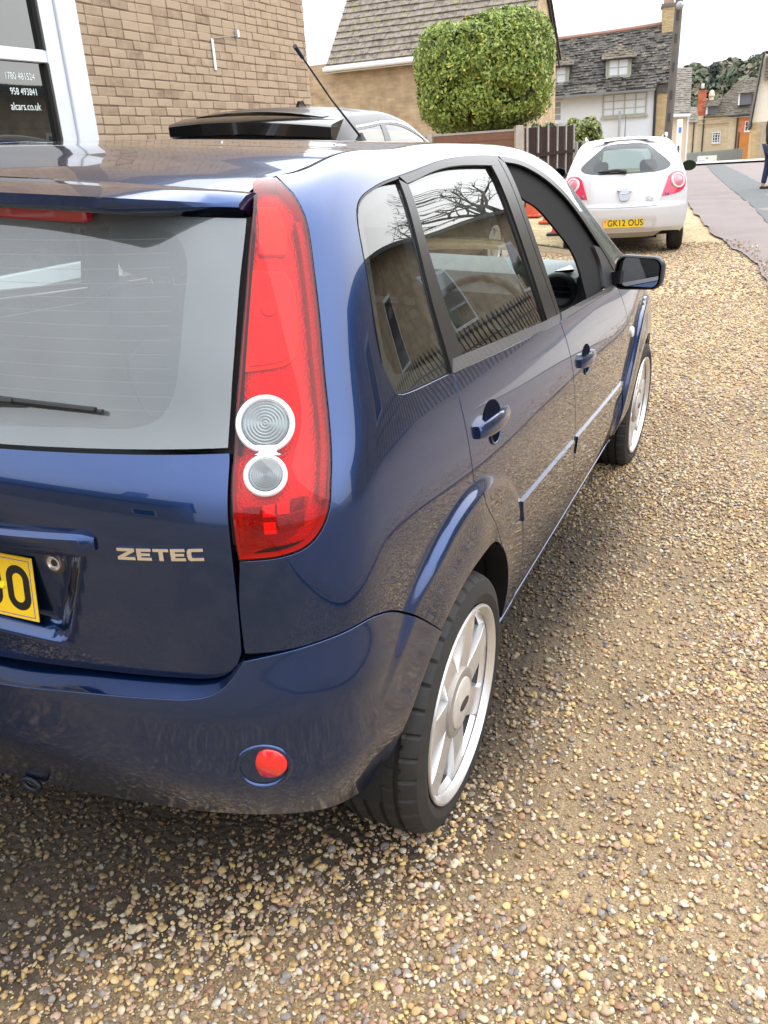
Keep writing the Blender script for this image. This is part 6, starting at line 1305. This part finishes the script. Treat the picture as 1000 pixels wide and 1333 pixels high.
# ------------------------------------------------ fences, pole, sign, cones
def fences():
    BRD=M('red_brown_board',(.20,.095,.055),.8,var=(8,.6),col2=(.12,.06,.04),rand=.25); DBR=M('dark_brown_board',(.030,.014,.011),.85,var=(8,.6),col2=(.016,.009,.008),rand=.3,spec=.1); PST=M('concrete_post',(.43,.40,.36),.9,var=(8,.5),bump=(60,.3,.005)); GRY=M('weathered_grey_batten',(.34,.33,.31),.85,var=(12,.5))
    cx,cy=at(20,-15.3); g=G(cx,cy)
    o=empty('panel_fence',Matrix.Translation((cx,cy,g))@Matrix.Rotation(R(12),4,'Z'),'red brown lap panel fence with concrete post, left of the dark fence','fence')
    B().box((-.075,-.075,-.4),(.075,.075,1.72),.01).build('post',PST,o)
    for k in range(4):
        for j in range(10): B().box((-.09-1.83*(k+1)+.08,-.02-.006*(j%2),.10+j*.152),(-.09-1.83*k-.02,.01,.10+j*.152+.162)).build('board',BRD,o)
        B().box((-.09-1.83*(k+1)+.06,-.035,1.62),(-.09-1.83*k,.035,1.66)).build('capping',GRY,o); B().box((-.09-1.83*(k+1)-.05,-.06,-.4),(-.09-1.83*(k+1)+.06,.06,1.68)).build('post',PST,o)
    o=empty('slatted_fence',Matrix.Translation((cx+.08,cy+.1,0)),'dark brown board fence with pale upright battens running behind the white car','fence'); L_=4.75; nb=6
    for i in range(int(L_/.16)): 
        y=i*.16; z=G(cx,cy+y); B().box((0,y,z+.05),(.03,y+.152,z+1.66)).build('board',DBR,o)
    for i in range(nb): 
        y=.05+i*(L_-.1)/(nb-1)*1.0; z=G(cx,cy+y); B().box((.03,y-.045,z-.2),(.06,y+.045,z+1.70)).build('batten',GRY,o)
    for zz in (.55,1.12): B().box((.03,0,zz-.04),(.062,L_,zz+.04)).build('rail',DBR,o)
    o=empty('low_fence',Matrix.Translation((cx+.1,cy+4.95,0)),'lower dark board fence at the far end behind the white car','fence')
    for i in range(22): B().box((0,i*.16,0.1),(.03,i*.16+.152,1.30)).build('board',DBR,o)
    for i in range(5): B().box((.03,i*.8,-.1),(.09,i*.8+.08,1.34)).build('batten',GRY,o)
fences()
px_,py_=at(24,-6.75); o=empty('utility_pole',Matrix.Translation((px_,py_,G(px_,py_)))@Matrix.Rotation(R(1.5),4,'Y'),'weathered grey wooden utility pole rising behind the white car','pole')
b=B().tube([(0,0,-.5),(0,0,2.5),(0,0,8.2)],[.10,.092,.078],14).build('pole',M('weathered_pole',(.155,.135,.12),.9,var=(4,.7),col2=(.09,.08,.07),bump=(30,.5,.01)),o,ang=40)
for z in (1.6,2.1,2.7,3.3,3.75): B().box((-.03,-.13,z),(.03,-.10,z+.16)).build('plate',M('pole_plate_dark',(.05,.05,.05),.7),o)
B().lathe([(.07,0),(.09,.08),(.05,.16),(0,.17)],12,Matrix.Translation((.05,-.14,4.02))@Matrix.Rotation(PI/2,4,'X')).build('lamp',M('lamp_grey',(.35,.36,.37),.4),o); B().tube([(0,0,4.3),(.12,-.1,4.45)],.05,8).build('insulator',DRAIN,o)
sx,sy=at(27,-6.05); o=empty('parking_sign',Matrix.Translation((sx,sy,G(sx,sy)))@Matrix.Rotation(R(6),4,'Z'),'tall white sign with blue symbol on a thin post beside the pole','sign')
B().tube([(0,0,-.2),(0,0,.95)],.03,8).build('post',DRAIN,o); B().box((-.075,-.02,.62),(.075,.0,1.62),.015).build('board',M('sign_white',(.78,.80,.83),.4),o); B().box((-.02,-.024,1.28),(.05,-.021,1.42)).build('symbol',M('sign_blue',(.10,.22,.65),.4),o); B().box((-.055,-.024,.86),(.055,-.021,.90)).build('print',M('sign_grey',(.5,.55,.6),.4),o)
def cone(D,az,s,lab,red=False):
    x,y=at(D,az); o=empty('traffic_cone',Matrix.Translation((x,y,G(x,y))),lab,'cone'); OR=M('cone_orange',(.62,.085,.03),.55,var=(6,.4)) if not red else M('cone_red',(.65,.03,.03),.5)
    B().box((-.2*s,-.2*s,0),(.2*s,.2*s,.05*s),.012).build('base',OR if not red else DRAIN,o); B().lathe([(.155*s,.05*s),(.10*s,.36*s)],24).build('cone_body',OR,o,ang=60); B().lathe([(.10*s,.362*s),(.066*s,.55*s)],24).build('sleeve',M('cone_white',(.75,.75,.72),.5) if red else OR,o,ang=60); B().lathe([(.066*s,.552*s),(.03*s,.74*s),(.022*s,.75*s)],24).build('tip',OR,o,ang=60)
cone(18.6,-14.55,1.0,'orange traffic cone seen through the open front window of the blue car'); cone(17.2,-13.35,1.0,'orange traffic cone with tip showing left of the white car'); cone(15.2,-12.75,1.0,'red and white banded cone just left of the white car',True)
# ------------------------------------------------ white city car
def city_car():
    D=13.05; az=-9.05; a=R(az); x,y=CAM.x+D*math.sin(a),CAM.y+D*math.cos(a)
    zg=(G(x-.6,y+.5)+G(x+.6,y+.5))/2
    o=empty('city_car',Matrix.Translation((x,y,zg-.02))@Matrix.Rotation(-a+R(1.0),4,'Z'),'small white city car with round tail lights and roof bars, parked on the gravel','car')
    c=Spec()
    c.T=[.20,.28,.38,.50,.62,.74,.86,.98,1.06,1.16,1.26,1.36,1.42,1.45,1.47]; c.ZC=[.20,.28,.38,.50,.62,.74,.86,.98,1.06,1.16,1.26,1.355,1.405,1.43,1.44]
    c.XC=[.70,.775,.808,.824,.829,.825,.810,.782,.756,.716,.672,.622,.582,.545,.50]; c.YR=[-.52,-.60,-.64,-.655,-.655,-.635,-.605,-.565,-.53,-.475,-.415,-.345,-.29,-.25,-.20]
    c.DY=[-.6,-.4,-.2,.1,.4,.8,1.0,1.2,1.45,1.7,1.9,2.2,2.5,2.7]; c.DZ=[1.39,1.405,1.425,1.445,1.452,1.435,1.40,1.33,1.20,1.07,1.0,.93,.82,.70]
    c.zb=.98;c.ztop=1.44;c.wx=.782;c.ws=.42;c.tlo=[.035,.012,0];c.thi=[.0,.0,0];c.FY=[1.7,2.0,2.3,2.5,2.6];c.FX=[0,.015,.06,.12,.2];c.sidey=[.35,.7,1.0,1.3,1.6,1.9,2.2,2.45,2.6];c.cr=.24;c.rc=1.35
    def kd(p,a,b):
        q=np.zeros_like(p)
        for yc in (0,2.3):
            r=np.hypot(p[:,1]-yc,p[:,2]-.28); q[:,0]+=.018*sm(.50,.40,r)*sm(.18,.40,p[:,2])*sm(.8,1.1,a)
        k=sm(1.05,.6,a); q[:,1]-=.030*sm(.66,.60,b)*sm(.30,.36,b)*k            # bumper shelf
        u=sm(.47,.43,a+(.50-b)*.25)*sm(.345,.37,b)*sm(.50,.475,b); q[:,1]+=.035*u   # plate recess
        return q
    sk,net=car_net(c); S=Surf(sk,c.T,net,kd); WH=M('white_car_paint',(.60,.60,.615),.3,coat=1,var=(3,.2),col2=(.56,.555,.55)); KG=glass('white_car_glass',(.62,.72,.70),1.5)
    win=[(0,1.035),(.30,1.040),(.50,1.050),(.62,1.075),(.668,1.13),(.61,1.28),(.53,1.375),(.46,1.405),(.2,1.42),(0,1.42)]; h=np.array(crom(win,.03)); m=h[::-1]*[-1,1]; WN=np.concatenate([h,[q for q in m if abs(q[0])>1e-5]])
    if area(WN)<0: WN=WN[::-1]
    so=1.259
    sidew=lambda sg:np.array(crom([(sg*.96,1.10),(sg*1.10,1.06),(sg*1.9,1.03),(sg*2.55,1.02),(sg*2.35,1.24),(sg*2.10,1.36),(sg*1.5,1.39),(sg*1.05,1.36),(sg*.97,1.25),(sg*.96,1.10)],.05)[:-1])
    def fixo(q): return q if area(q)>0 else q[::-1]
    ar=lambda cs,sg:np.array([(sg*q[0],q[1]) for q in circ(cs,.28,.345,R(-8),R(188),20)])
    outer=loop([(3.95,.98),(4.1,.6),(4.1,.30)],[(4.1,.30),(so+2.3+.345,.26)],[(q[0],q[1]) for q in circ(so+2.3,.28,.345,R(-3),R(183),20)],[(so+2.3-.345,.26),(so+.345,.26)],[(q[0],q[1]) for q in circ(so,.28,.345,R(-3),R(183),20)],[(so-.345,.26),(.70,.30),(.35,.30),(0,.30)],step=.06)
    left=outer[::-1]*[-1,1]; top=loop([(-3.95,.98),(-3.3,1.47)],[(-3.3,1.47),(-.62,1.47)],[(-.62,1.47),(-.3,1.46),(0,1.455),(.3,1.46),(.62,1.47)],[(.62,1.47),(3.3,1.47)],[(3.3,1.47),(3.95,.98)],step=.06)
    full=np.concatenate([outer,[q for q in left if abs(q[0])>1e-5],top[1:-1]])
    body=panel('body_shell',S,full,WH,o,gap=0,res=.045,depth=.02,holes=[WN,fixo(sidew(1)),fixo(sidew(-1))],rim=False)
    panel('rear_window',S,WN,KG,o,gap=-.002,off=-.003,res=.06,rim=False)
    fw=inset(WN,.001); V=[];n=len(fw)
    inn=np.array([( .80*q[0]+(-.02 if q[0]>0 else .02), 1.20+(q[1]-1.20)*.84) for q in WN])
    for k,cc in enumerate((fw,inn)): p,_=S.ev(cc[:,0],cc[:,1],-.006); V+=list(p)
    mk('frit_band',V,[(j,(j+1)%n,n+(j+1)%n,n+j) for j in range(n)],FRIT,o)
    for sg in (1,-1): panel('side_window',S,fixo(sidew(sg)),GLT,o,gap=-.002,off=-.003,res=.08,rim=False)
    # roof and bonnet, windscreen
    e=[tuple(S.at(s,1.47)[0]) for s in np.linspace(.62,2.55,26)]; e=[q for q in e if q[1]>-.14]; e=[(.42,-.215,1.418),(.47,-.17,1.426)]+e
    sheet('roof',e,WH,o,lambda y:.035,n=20,rows=lambda x,y:-.02*max(0,1-(y+.2)/.3)*(1-(x/.45)**2))
    sheet('windscreen',[tuple(S.at(s,1.47,-.003)[0]) for s in np.linspace(2.5,3.32,10)],KG,o,lambda y:.02,n=12,rows=lambda x,y:.12*(1-(x/.6)**2)); sheet('bonnet',[tuple(S.at(s,1.47)[0]) for s in np.linspace(3.3,3.95,8)],WH,o,lambda y:.06,n=12)
    for sg in (1,-1): 
        b=B().tube([(sg*.52,-.05,1.455),(sg*.53,.1,1.492),(sg*.53,.9,1.492),(sg*.52,1.05,1.45)],.016,8); b.build('roof_bar',WH,o,ang=50)
    # tail lights
    LR=M('pink_red_lens',(.62,.02,.07),.18,coat=1,var=(30,.4),col2=(.75,.06,.12)); LP=M('pale_lamp_dome',(.52,.19,.22),.2,coat=1)
    def lamp(mm):
        sg=-1 if mm else 1
        t=panel('tail_light',S,loop([(.510,.735),(.62,.748),(.72,.790),(.79,.86),(.805,.94)],[(.805,.94),(.775,1.01),(.69,1.035),(.625,.99)],[(.625,.99),(.575,.88),(.510,.735)],step=.02),LR,o,gap=0,off=.006,depth=.02,res=.04,mirror=mm)
        discs('lamp_rim',S,sg*.69,.915,[(.098,-.01),(.094,.012),(.080,.014),(.078,.008)],WHITER,t,n=32,off=.008); discs('lamp_dome',S,sg*.69,.915,[(.080,.006),(.06,.014),(.03,.02),(0,.022)],LP,t,n=32,off=.008); discs('reverse_lamp',S,sg*.585,.772,[(.030,-.003),(.026,.006),(0,.010)],M('purple_lens',(.30,.05,.16),.15,coat=1),t,n=20,off=.008)
    both(lamp)
    # handle, emblem, badge, plate, wiper
    p,nn=S.at(0,.79,.004); fm=frame(p,nn)
    hd=B().prism([fm@Vector(q) for q in ((-.085,.03,0),(-.055,-.075,0),(-.03,-.09,0),(.03,-.09,0),(.055,-.075,0),(.085,.03,0))],tuple(nn*.022)).build('boot_handle',M('grey_handle_chrome',(.35,.36,.37),.25,.9),o)
    B().lathe([(.095,-.002),(.095,.016),(.085,.022),(0,.026)],36,frame(p+Vector((0,-.004,.035)),nn)@Matrix.Diagonal((1,.44,1,1))).build('oval_emblem',CHROME,hd,ang=40); B().lathe([(.08,.0262),(.078,.0275),(0,.028)],36,frame(p+Vector((0,-.004,.035)),nn)@Matrix.Diagonal((1,.36,1,1))).build('emblem_field',M('emblem_blue_grey',(.42,.46,.52),.25,.5),hd,ang=40)
    p,nn=S.at(.33,.715,.004); text_mesh('badge','Ka',.085,.002,M('badge_grey',(.4,.4,.4),.3,.6),o,frame(p,nn),bold=.001)
    p=Vector((0,S.at(0,.42)[0].y-.012,.425)); pm=frame(p,Vector((0,-1,.06))); npl=B().box((-.26,-.0555,0),(.26,.0555,.004),.0015).build('number_plate',YELLOW,o); npl.matrix_local=pm
    text_mesh('characters','GK12 OUS',.112,.0006,PLATEK,npl,Matrix.Translation((.025,-.001,.0045)),bold=.0016,sx=.84,spacing=1.06); B().box((-.252,-.05,.004),(-.215,.05,.0046)).build('nation_band',M('plate_orange_band',(.78,.42,.05),.4),npl); B().box((-.245,.01,.0046),(-.222,.03,.005)).build('band_mark',M('plate_band_pink',(.6,.12,.25),.4),npl)
    q=lambda s,t,f=0:S.at(s,t,f)[0]
    w=B().tube([q(.02,1.05,.03),q(-.12,1.075,.035),q(-.38,1.065,.03)],[.028,.022,.014],8).build('rear_wiper',PLASTIC,o,ang=50)
    B().box((-.45,-.36,.20),(.45,-.20,.30)).build('underfloor',WELL,o); B().box((-.62,-.35,.24),(.62,2.8,.34)).build('floor_pan',WELL,o)
    bl=ribbon('lower_valance',S,[(-.60,.31),(-.3,.315),(.3,.315),(.60,.31)],[(-.52,.235),(-.3,.23),(.3,.23),(.52,.235)],M('tan_dirty_valance',(.30,.27,.22),.7),o,off=-.002,n=30)
    for sg in (1,-1): ribbon('tailgate_gap',S,[(sg*.665,1.03),(sg*.60,.95),(sg*.535,.80),(sg*.50,.70),(sg*.49,.64)],[(sg*.660,1.03),(sg*.595,.95),(sg*.530,.80),(sg*.495,.70),(sg*.485,.64)],M('panel_gap_grey',(.25,.25,.25),.8),o,off=.001,n=30,w=1)
    ribbon('tailgate_gap',S,[(-.50,.637),(-.25,.628),(.25,.628),(.50,.637)],[(-.50,.632),(-.25,.623),(.25,.623),(.50,.632)],M('panel_gap_grey',(.25,.25,.25),.8),o,off=.001,n=40,w=1)
    B().lathe([(.012,0),(.006,.03),(.003,.30)],10,Matrix.Translation((0,.9,1.47))).build('antenna',PLASTIC,o)
    for sg in (1,-1):
        for yy in (0,2.3): wheel(o,(sg*.705,yy,.29),sg>0,rot=.3,R0=.29,Rr=.195,wid=.185,spokes=5,simple=True)
        for yy in (0,2.3): B().lathe([(.35,0),(.35,.25),(.02,.25)],24,Matrix.Translation((sg*.77,yy,.28))@Matrix.Rotation(-sg*PI/2,4,'Y')@Matrix.Rotation(PI/2 if sg<0 else -PI/2,4,'Z'),arc=PI).build('wheel_well',WELL,o)
        m=empty('door_mirror'); m.parent=o; m.location=(sg*.955,1.47,1.035); B().lathe([(0,.06),(.05,.045),(.088,.0),(.092,-.02),(.084,-.025)],24,Matrix.Rotation(-PI/2,4,'X')@Matrix.Diagonal((1.12,.82,1,1))).build('mirror_housing',PLASTIC,m,ang=50); B().lathe([(.082,-.018),(0,-.018)],24,Matrix.Rotation(-PI/2,4,'X')@Matrix.Diagonal((1.12,.82,1,1))).build('mirror_glass',M('mirror_dark_reflection',(.05,.09,.08),.05,1),m); B().tube([(-sg*.19,.02,-.04),(-sg*.05,.02,-.02)],.02,8).build('mirror_stalk',PLASTIC,m)  # mirror glass coloured dark green, its dark reflection painted in
    for x_ in (-.34,.34): seat(x_,.95,.23,o,[0],.58)
    seat(0,.25,.52,o,[-.30,.30],.46,True); B().prism([(-.62,1.55,.6),(-.62,1.55,.92),(-.62,1.75,.98),(-.62,2.0,.95),(-.62,2.0,.6)],(1.24,0,0)).build('dashboard',CABIN,o)
city_car()
# ------------------------------------------------ dark estate by the wall
def estate():
    c=Spec(); x0,y0=-2.26,4.82
    o=empty('dark_estate_car',Matrix.Translation((x0,y0,G(x0,y0)+.05))@S2W.to_3x3().to_4x4(),'black estate car with rear spoiler and shark fin, parked between blue car and brick wall','car')
    c.T=[.25,.35,.5,.65,.8,.95,1.05,1.2,1.35,1.45,1.51,1.54,1.555]; c.ZC=[.25,.35,.5,.65,.8,.95,1.05,1.2,1.35,1.445,1.50,1.525,1.535]
    c.XC=[.78,.86,.885,.895,.895,.88,.855,.795,.735,.69,.655,.625,.59]; c.YR=[-.75,-.82,-.86,-.87,-.87,-.86,-.84,-.77,-.69,-.63,-.58,-.53,-.47]
    c.DY=[-.8,-.5,-.2,.15,.4,.6,.85,1.1,1.5,2.0,2.6,3.0,3.4]; c.DZ=[1.48,1.51,1.54,1.565,1.565,1.545,1.49,1.38,1.20,1.06,1.0,.92,.78]
    c.zb=.95;c.ztop=1.535;c.wx=.88;c.ws=.40;c.tlo=[.02,.01,0];c.thi=[.01,.0,0];c.FY=[2.2,2.6,3.0,3.2,3.3];c.FX=[0,.01,.05,.1,.16];c.sidey=[.35,.7,1.05,1.35,1.7,2.05,2.4,2.8,3.1,3.3];c.cr=.16;c.rc=1.1
    def kd(p,a,b):
        q=np.zeros_like(p)
        for yc in (0,2.65):
            r=np.hypot(p[:,1]-yc,p[:,2]-.33); q[:,0]+=.02*sm(.52,.42,r)*sm(.2,.42,p[:,2])*sm(.8,1.1,a)
        return q
    sk,net=car_net(c); S=Surf(sk,c.T,net,kd); BK=M('black_car_paint',(.008,.008,.010),.4,coat=.45); so=1.259
    def fixo(q): return q if area(q)>0 else q[::-1]
    wn=np.array([(s,t) for s,t in ((.0,1.06),(.45,1.07),(.60,1.10),(.57,1.40),(.45,1.43),(0,1.43))]); h=np.array(crom([tuple(q) for q in wn[:3]],.05)+crom([tuple(q) for q in wn[2:]],.05)[1:]); m=h[::-1]*[-1,1]; WN=fixo(np.concatenate([h,[q for q in m if abs(q[0])>1e-5]]))
    sw_=lambda sg,s0,s1,t0,t1,t2,t3:fixo(np.array([(sg*q[0],q[1]) for q in loop([(s0,t0),(s1,t1)],[(s1,t1),(s1-.0,t2)],[(s1,t2),(s0,t3)],[(s0,t3),(s0,t0)],step=.06)]))
    wins=[]
    for sg in (1,-1): wins+=[sw_(sg,.98,1.42,1.08,1.03,1.45,1.43),sw_(sg,1.52,2.22,1.02,1.0,1.455,1.455),sw_(sg,2.30,2.85,1.0,.99,1.20,1.42)]
    outer=loop([(4.7,.95),(4.85,.5),(4.85,.35)],[(4.85,.35),(so+2.65+.37,.30)],circ(so+2.65,.33,.37,R(-3),R(183),20),[(so+2.65-.37,.30),(so+.37,.30)],circ(so,.33,.37,R(-3),R(183),20),[(so-.37,.30),(.70,.32),(0,.32)],step=.06); left=outer[::-1]*[-1,1]
    top=loop([(-4.7,.95),(-3.6,1.555)],[(-3.6,1.555),(-.62,1.555)],[(-.62,1.555),(0,1.54),(.62,1.555)],[(.62,1.555),(3.6,1.555)],[(3.6,1.555),(4.7,.95)],step=.06); full=np.concatenate([outer,[q for q in left if abs(q[0])>1e-5],top[1:-1]])
    panel('body_shell',S,full,BK,o,gap=0,res=.05,rim=False,holes=[WN]+wins); panel('rear_window',S,WN,PANE,o,gap=-.002,off=-.003,res=.08,rim=False)
    for w in wins: panel('side_window',S,w,GLT,o,gap=-.002,off=-.003,res=.08,rim=False)
    for sg in (1,-1): ribbon('window_trim',S,[(sg*.97,1.46),(sg*1.5,1.475),(sg*2.2,1.475),(sg*2.8,1.35)],[(sg*.97,1.45),(sg*1.5,1.465),(sg*2.2,1.465),(sg*2.8,1.335)],CHROME,o,off=.004,n=40,w=1)
    e=[tuple(S.at(s,1.555)[0]) for s in np.linspace(.62,2.28,26)]; e=[q for q in e if q[1]>-.40]; e=[(.52,-.49,1.512),(.555,-.44,1.518)]+e
    sheet('roof',e,BK,o,lambda y:.035,n=20); sheet('windscreen',[tuple(S.at(s,1.555,-.003)[0]) for s in np.linspace(2.24,3.62,12)],GLT,o,lambda y:.02,n=12,rows=lambda x,y:.14*(1-(x/.65)**2)); sheet('bonnet',[tuple(S.at(s,1.555)[0]) for s in np.linspace(3.6,4.7,10)],BK,o,lambda y:.06,n=12)
    V=[];F=[];xs=np.linspace(-.665,.665,30)
    for x in xs:
        u=abs(x)/.665; d=.03*u*u; V+=[(x,-.46+d,1.535-.03*u*u),(x,-.68+d*2,1.492-.030*u*u),(x,-.70+d*2,1.475-.030*u*u),(x,-.69+d*2,1.40-.02*u),(x,-.60+d,1.38-.02*u)]
    for i in range(29):
        for j in range(4): q=i*5+j; F.append((q,q+5,q+6,q+1))
    F+=[(4,3,2,1,0),tuple(range(145,150))]
    s_=mk('spoiler',V,F,GLOSSB,o); smooth_by_angle(s_.data,40)
    fin=B(); fin.prism([(-.012,.28,1.578),(-.012,.10,1.578),(-.006,.13,1.635),(-.006,.17,1.64)],(.024,0,0)); fin.build('shark_fin',GLOSSB,o); B().lathe([(.05,0),(.045,.012),(0,.014)],16,Matrix.Translation((0,.20,1.572))@Matrix.Diagonal((.8,2.2,1,1))).build('fin_base',M('silver_grey_base',(.4,.4,.42),.3,.5),o)
    for sg in (1,-1):
        for yy in (0,2.65): wheel(o,(sg*.78,yy,.325),sg>0,rot=.2,R0=.33,Rr=.225,wid=.205,spokes=5,simple=True); B().lathe([(.375,0),(.375,.28),(.02,.28)],24,Matrix.Translation((sg*.84,yy,.33))@Matrix.Rotation(-sg*PI/2,4,'Y')@Matrix.Rotation(PI/2 if sg<0 else -PI/2,4,'Z'),arc=PI).build('wheel_well',WELL,o)
        panel('tail_light',S,loop([(sg*.62,.80),(sg*.80,.82)],[(sg*.80,.82),(sg*.80,1.04)],[(sg*.80,1.04),(sg*.62,1.03)],[(sg*.62,1.03),(sg*.62,.80)],step=.03),REDOP,o,gap=0,off=.006,depth=.02,res=.05)
        mm=empty('door_mirror'); mm.parent=o; mm.location=(sg*1.0,2.05,1.06); B().lathe([(0,.06),(.06,.045),(.09,0),(.09,-.03),(0,-.03)],20,Matrix.Rotation(-PI/2,4,'X')@Matrix.Diagonal((1.2,.8,1,1))).build('mirror_housing',GLOSSB,mm,ang=50); B().tube([(-sg*.17,0,-.04),(0,0,-.02)],.02,8).build('mirror_stalk',PLASTIC,mm)
    for x_ in (-.38,.38): seat(x_,1.15,.25,o,[0],.62)
    seat(0,.25,.60,o,[-.38,.38],.52,True); B().box((-.72,-.5,.26),(.72,3.1,.40)).build('floor_pan',WELL,o); B().box((-.66,1.9,.6),(.66,2.35,1.0),.05).build('dashboard',CABIN,o)
    return o
estate()
# ------------------------------------------------ pedestrian at the right edge
def person():
    x,y=at(22.2,-.97); o=empty('person',Matrix.Translation((x,y,G(x,y)+.018))@Matrix.Rotation(R(-60),4,'Z'),'person in black jacket and blue jeans walking on the road, carrying something red','person')
    def skin(name,pts,edges,mat,parent,sub=2):
        me=bpy.data.meshes.new(name); me.from_pydata([p[:3] for p in pts],edges,[]); t=bpy.data.objects.new(name,me); COL.objects.link(t)
        md=t.modifiers.new('s','SKIN'); 
        for i,p in enumerate(pts): me.skin_vertices[0].data[i].radius=(p[3],p[4] if len(p)>4 else p[3]); me.skin_vertices[0].data[i].use_root=(i==0)
        sd_=t.modifiers.new('d','SUBSURF'); sd_.levels=sd_.render_levels=sub; dg=bpy.context.evaluated_depsgraph_get(); m2=bpy.data.meshes.new_from_object(t.evaluated_get(dg)); bpy.data.objects.remove(t); m2.materials.clear(); m2.materials.append(mat); m2.shade_smooth(); return ob(name,m2,parent)
    SK=M('skin',(.50,.30,.22),.55); JK=M('black_jacket',(.012,.012,.014),.8,bump=(60,.3,.01)); JN=M('blue_jeans',(.018,.026,.065),.85,bump=(80,.2,.006)); HR=M('dark_hair',(.025,.018,.012),.7)
    # body: one continuous surface (pelvis root)
    P=[(0,0,.95,.12,.15),(0,.01,1.12,.11,.14),(0,.0,1.32,.12,.17),(0,-.01,1.46,.06,.07),(0,.01,1.56,.055,.055),(0,.02,1.63,.085,.075),(0,.02,1.70,.085,.075),
       (.17,0,1.41,.055),(.23,-.04,1.18,.045),(.22,.06,.95,.033),(.215,.09,.88,.030),(-.17,0,1.41,.055),(-.23,.03,1.17,.045),(-.22,.10,.95,.033),(-.215,.13,.88,.030),
       (.09,.0,.88,.085),(.10,.05,.50,.058),(.10,.02,.09,.040),(.10,.14,.04,.035),(-.09,.0,.88,.085),(-.10,-.01,.50,.058),(-.10,-.08,.09,.040),(-.10,.04,.04,.035)]
    E_=[(0,1),(1,2),(2,3),(3,4),(4,5),(5,6),(2,7),(7,8),(8,9),(9,10),(2,11),(11,12),(12,13),(13,14),(0,15),(15,16),(16,17),(17,18),(0,19),(19,20),(20,21),(21,22)]
    skin('body',P,E_,SK,o)
    skin('jacket',[(0,0,.90,.145,.18),(0,.01,1.12,.135,.17),(0,.0,1.32,.14,.19),(0,-.01,1.47,.085,.09),(.18,0,1.41,.075),(.24,-.04,1.18,.065),(.225,.05,.97,.052),(-.18,0,1.41,.075),(-.24,.03,1.17,.065),(-.225,.09,.97,.052)],[(0,1),(1,2),(2,3),(2,4),(4,5),(5,6),(2,7),(7,8),(8,9)],JK,o)
    skin('jeans',[(0,0,.92,.13,.16),(.09,.0,.86,.10),(.10,.05,.50,.072),(.10,.03,.12,.060),(-.09,.0,.86,.10),(-.10,-.01,.50,.072),(-.10,-.07,.12,.060)],[(0,1),(1,2),(2,3),(0,4),(4,5),(5,6)],JN,o)
    for (x_,y_,z_,t_) in ((.10,.02,.0,0),(-.10,-.08,.0,0)):
        m=Matrix.Translation((x_,y_,z_))@Matrix.Rotation(-t_,4,'X'); s=B().box((-.05,-.07,.0),(.05,.20,.03),.012,m).build('shoe_sole',M('white_sole',(.8,.8,.78),.5),o); B().box((-.046,-.065,.03),(.046,.17,.09),.028,m).build('shoe_upper',JK,s,ang=60)
    b=B(); b.lathe([(0,.13),(.06,.115),(.098,.05),(.102,-.01),(.085,-.08),(.07,-.10)],20,Matrix.Translation((0,.0,1.685))@Matrix.Diagonal((.88,1.05,1,1))); b.build('hair',HR,o,ang=60)
    for sg in (1,-1):
        hand=Matrix.Translation((sg*.215,.105 if sg>0 else .145,.84)); h=empty('hand'); h.parent=o; h.matrix_local=hand
        B().box((-.018,-.04,-.045),(.018,.04,.05),.016).build('palm',SK,h,ang=60)
        for k in range(4): yy=-.03+.02*k; ln=(.055,.066,.062,.05)[k]; B().tube([(0,yy,-.04),(-sg*.004,yy+.002,-.04-ln*.5),(-sg*.02,yy+.002,-.04-ln*.9)],[.009,.0085,.007],8).build('finger',SK,h,ang=60)
        B().tube([(0,.036,.01),(-sg*.012,.058,-.02),(-sg*.02,.060,-.048)],[.010,.009,.008],8).build('thumb',SK,h,ang=60)
    for sg in (1,-1): B().lathe([(0,.01),(.010,.006),(.012,0),(0,-.006)],10,Matrix.Translation((sg*.032,.098,1.675))@Matrix.Rotation(-PI/2,4,'X')).build('eye',M('eye_white',(.7,.7,.68),.3),o)
    B().prism([(-.012,.10,1.64),(.012,.10,1.64),(0,.105,1.685)],(0,.025,-.005)).build('nose',SK,o); B().box((-.024,.096,1.602),(.024,.108,1.610),.003).build('mouth',M('lips',(.40,.16,.14),.5),o)
    r_=tag(B().box((-.03,-.10,-.07),(.03,.08,.07),.02).build('red_pouch',M('red_pouch_cloth',(.42,.02,.05),.7)),'small red pouch held in the hand of the walking person','bag'); mw=o.matrix_world.copy(); r_.matrix_world=Matrix.Translation((x,y,G(x,y)+.018))@Matrix.Rotation(R(-60),4,'Z')@Matrix.Translation((-.215,.14,.74))
person()
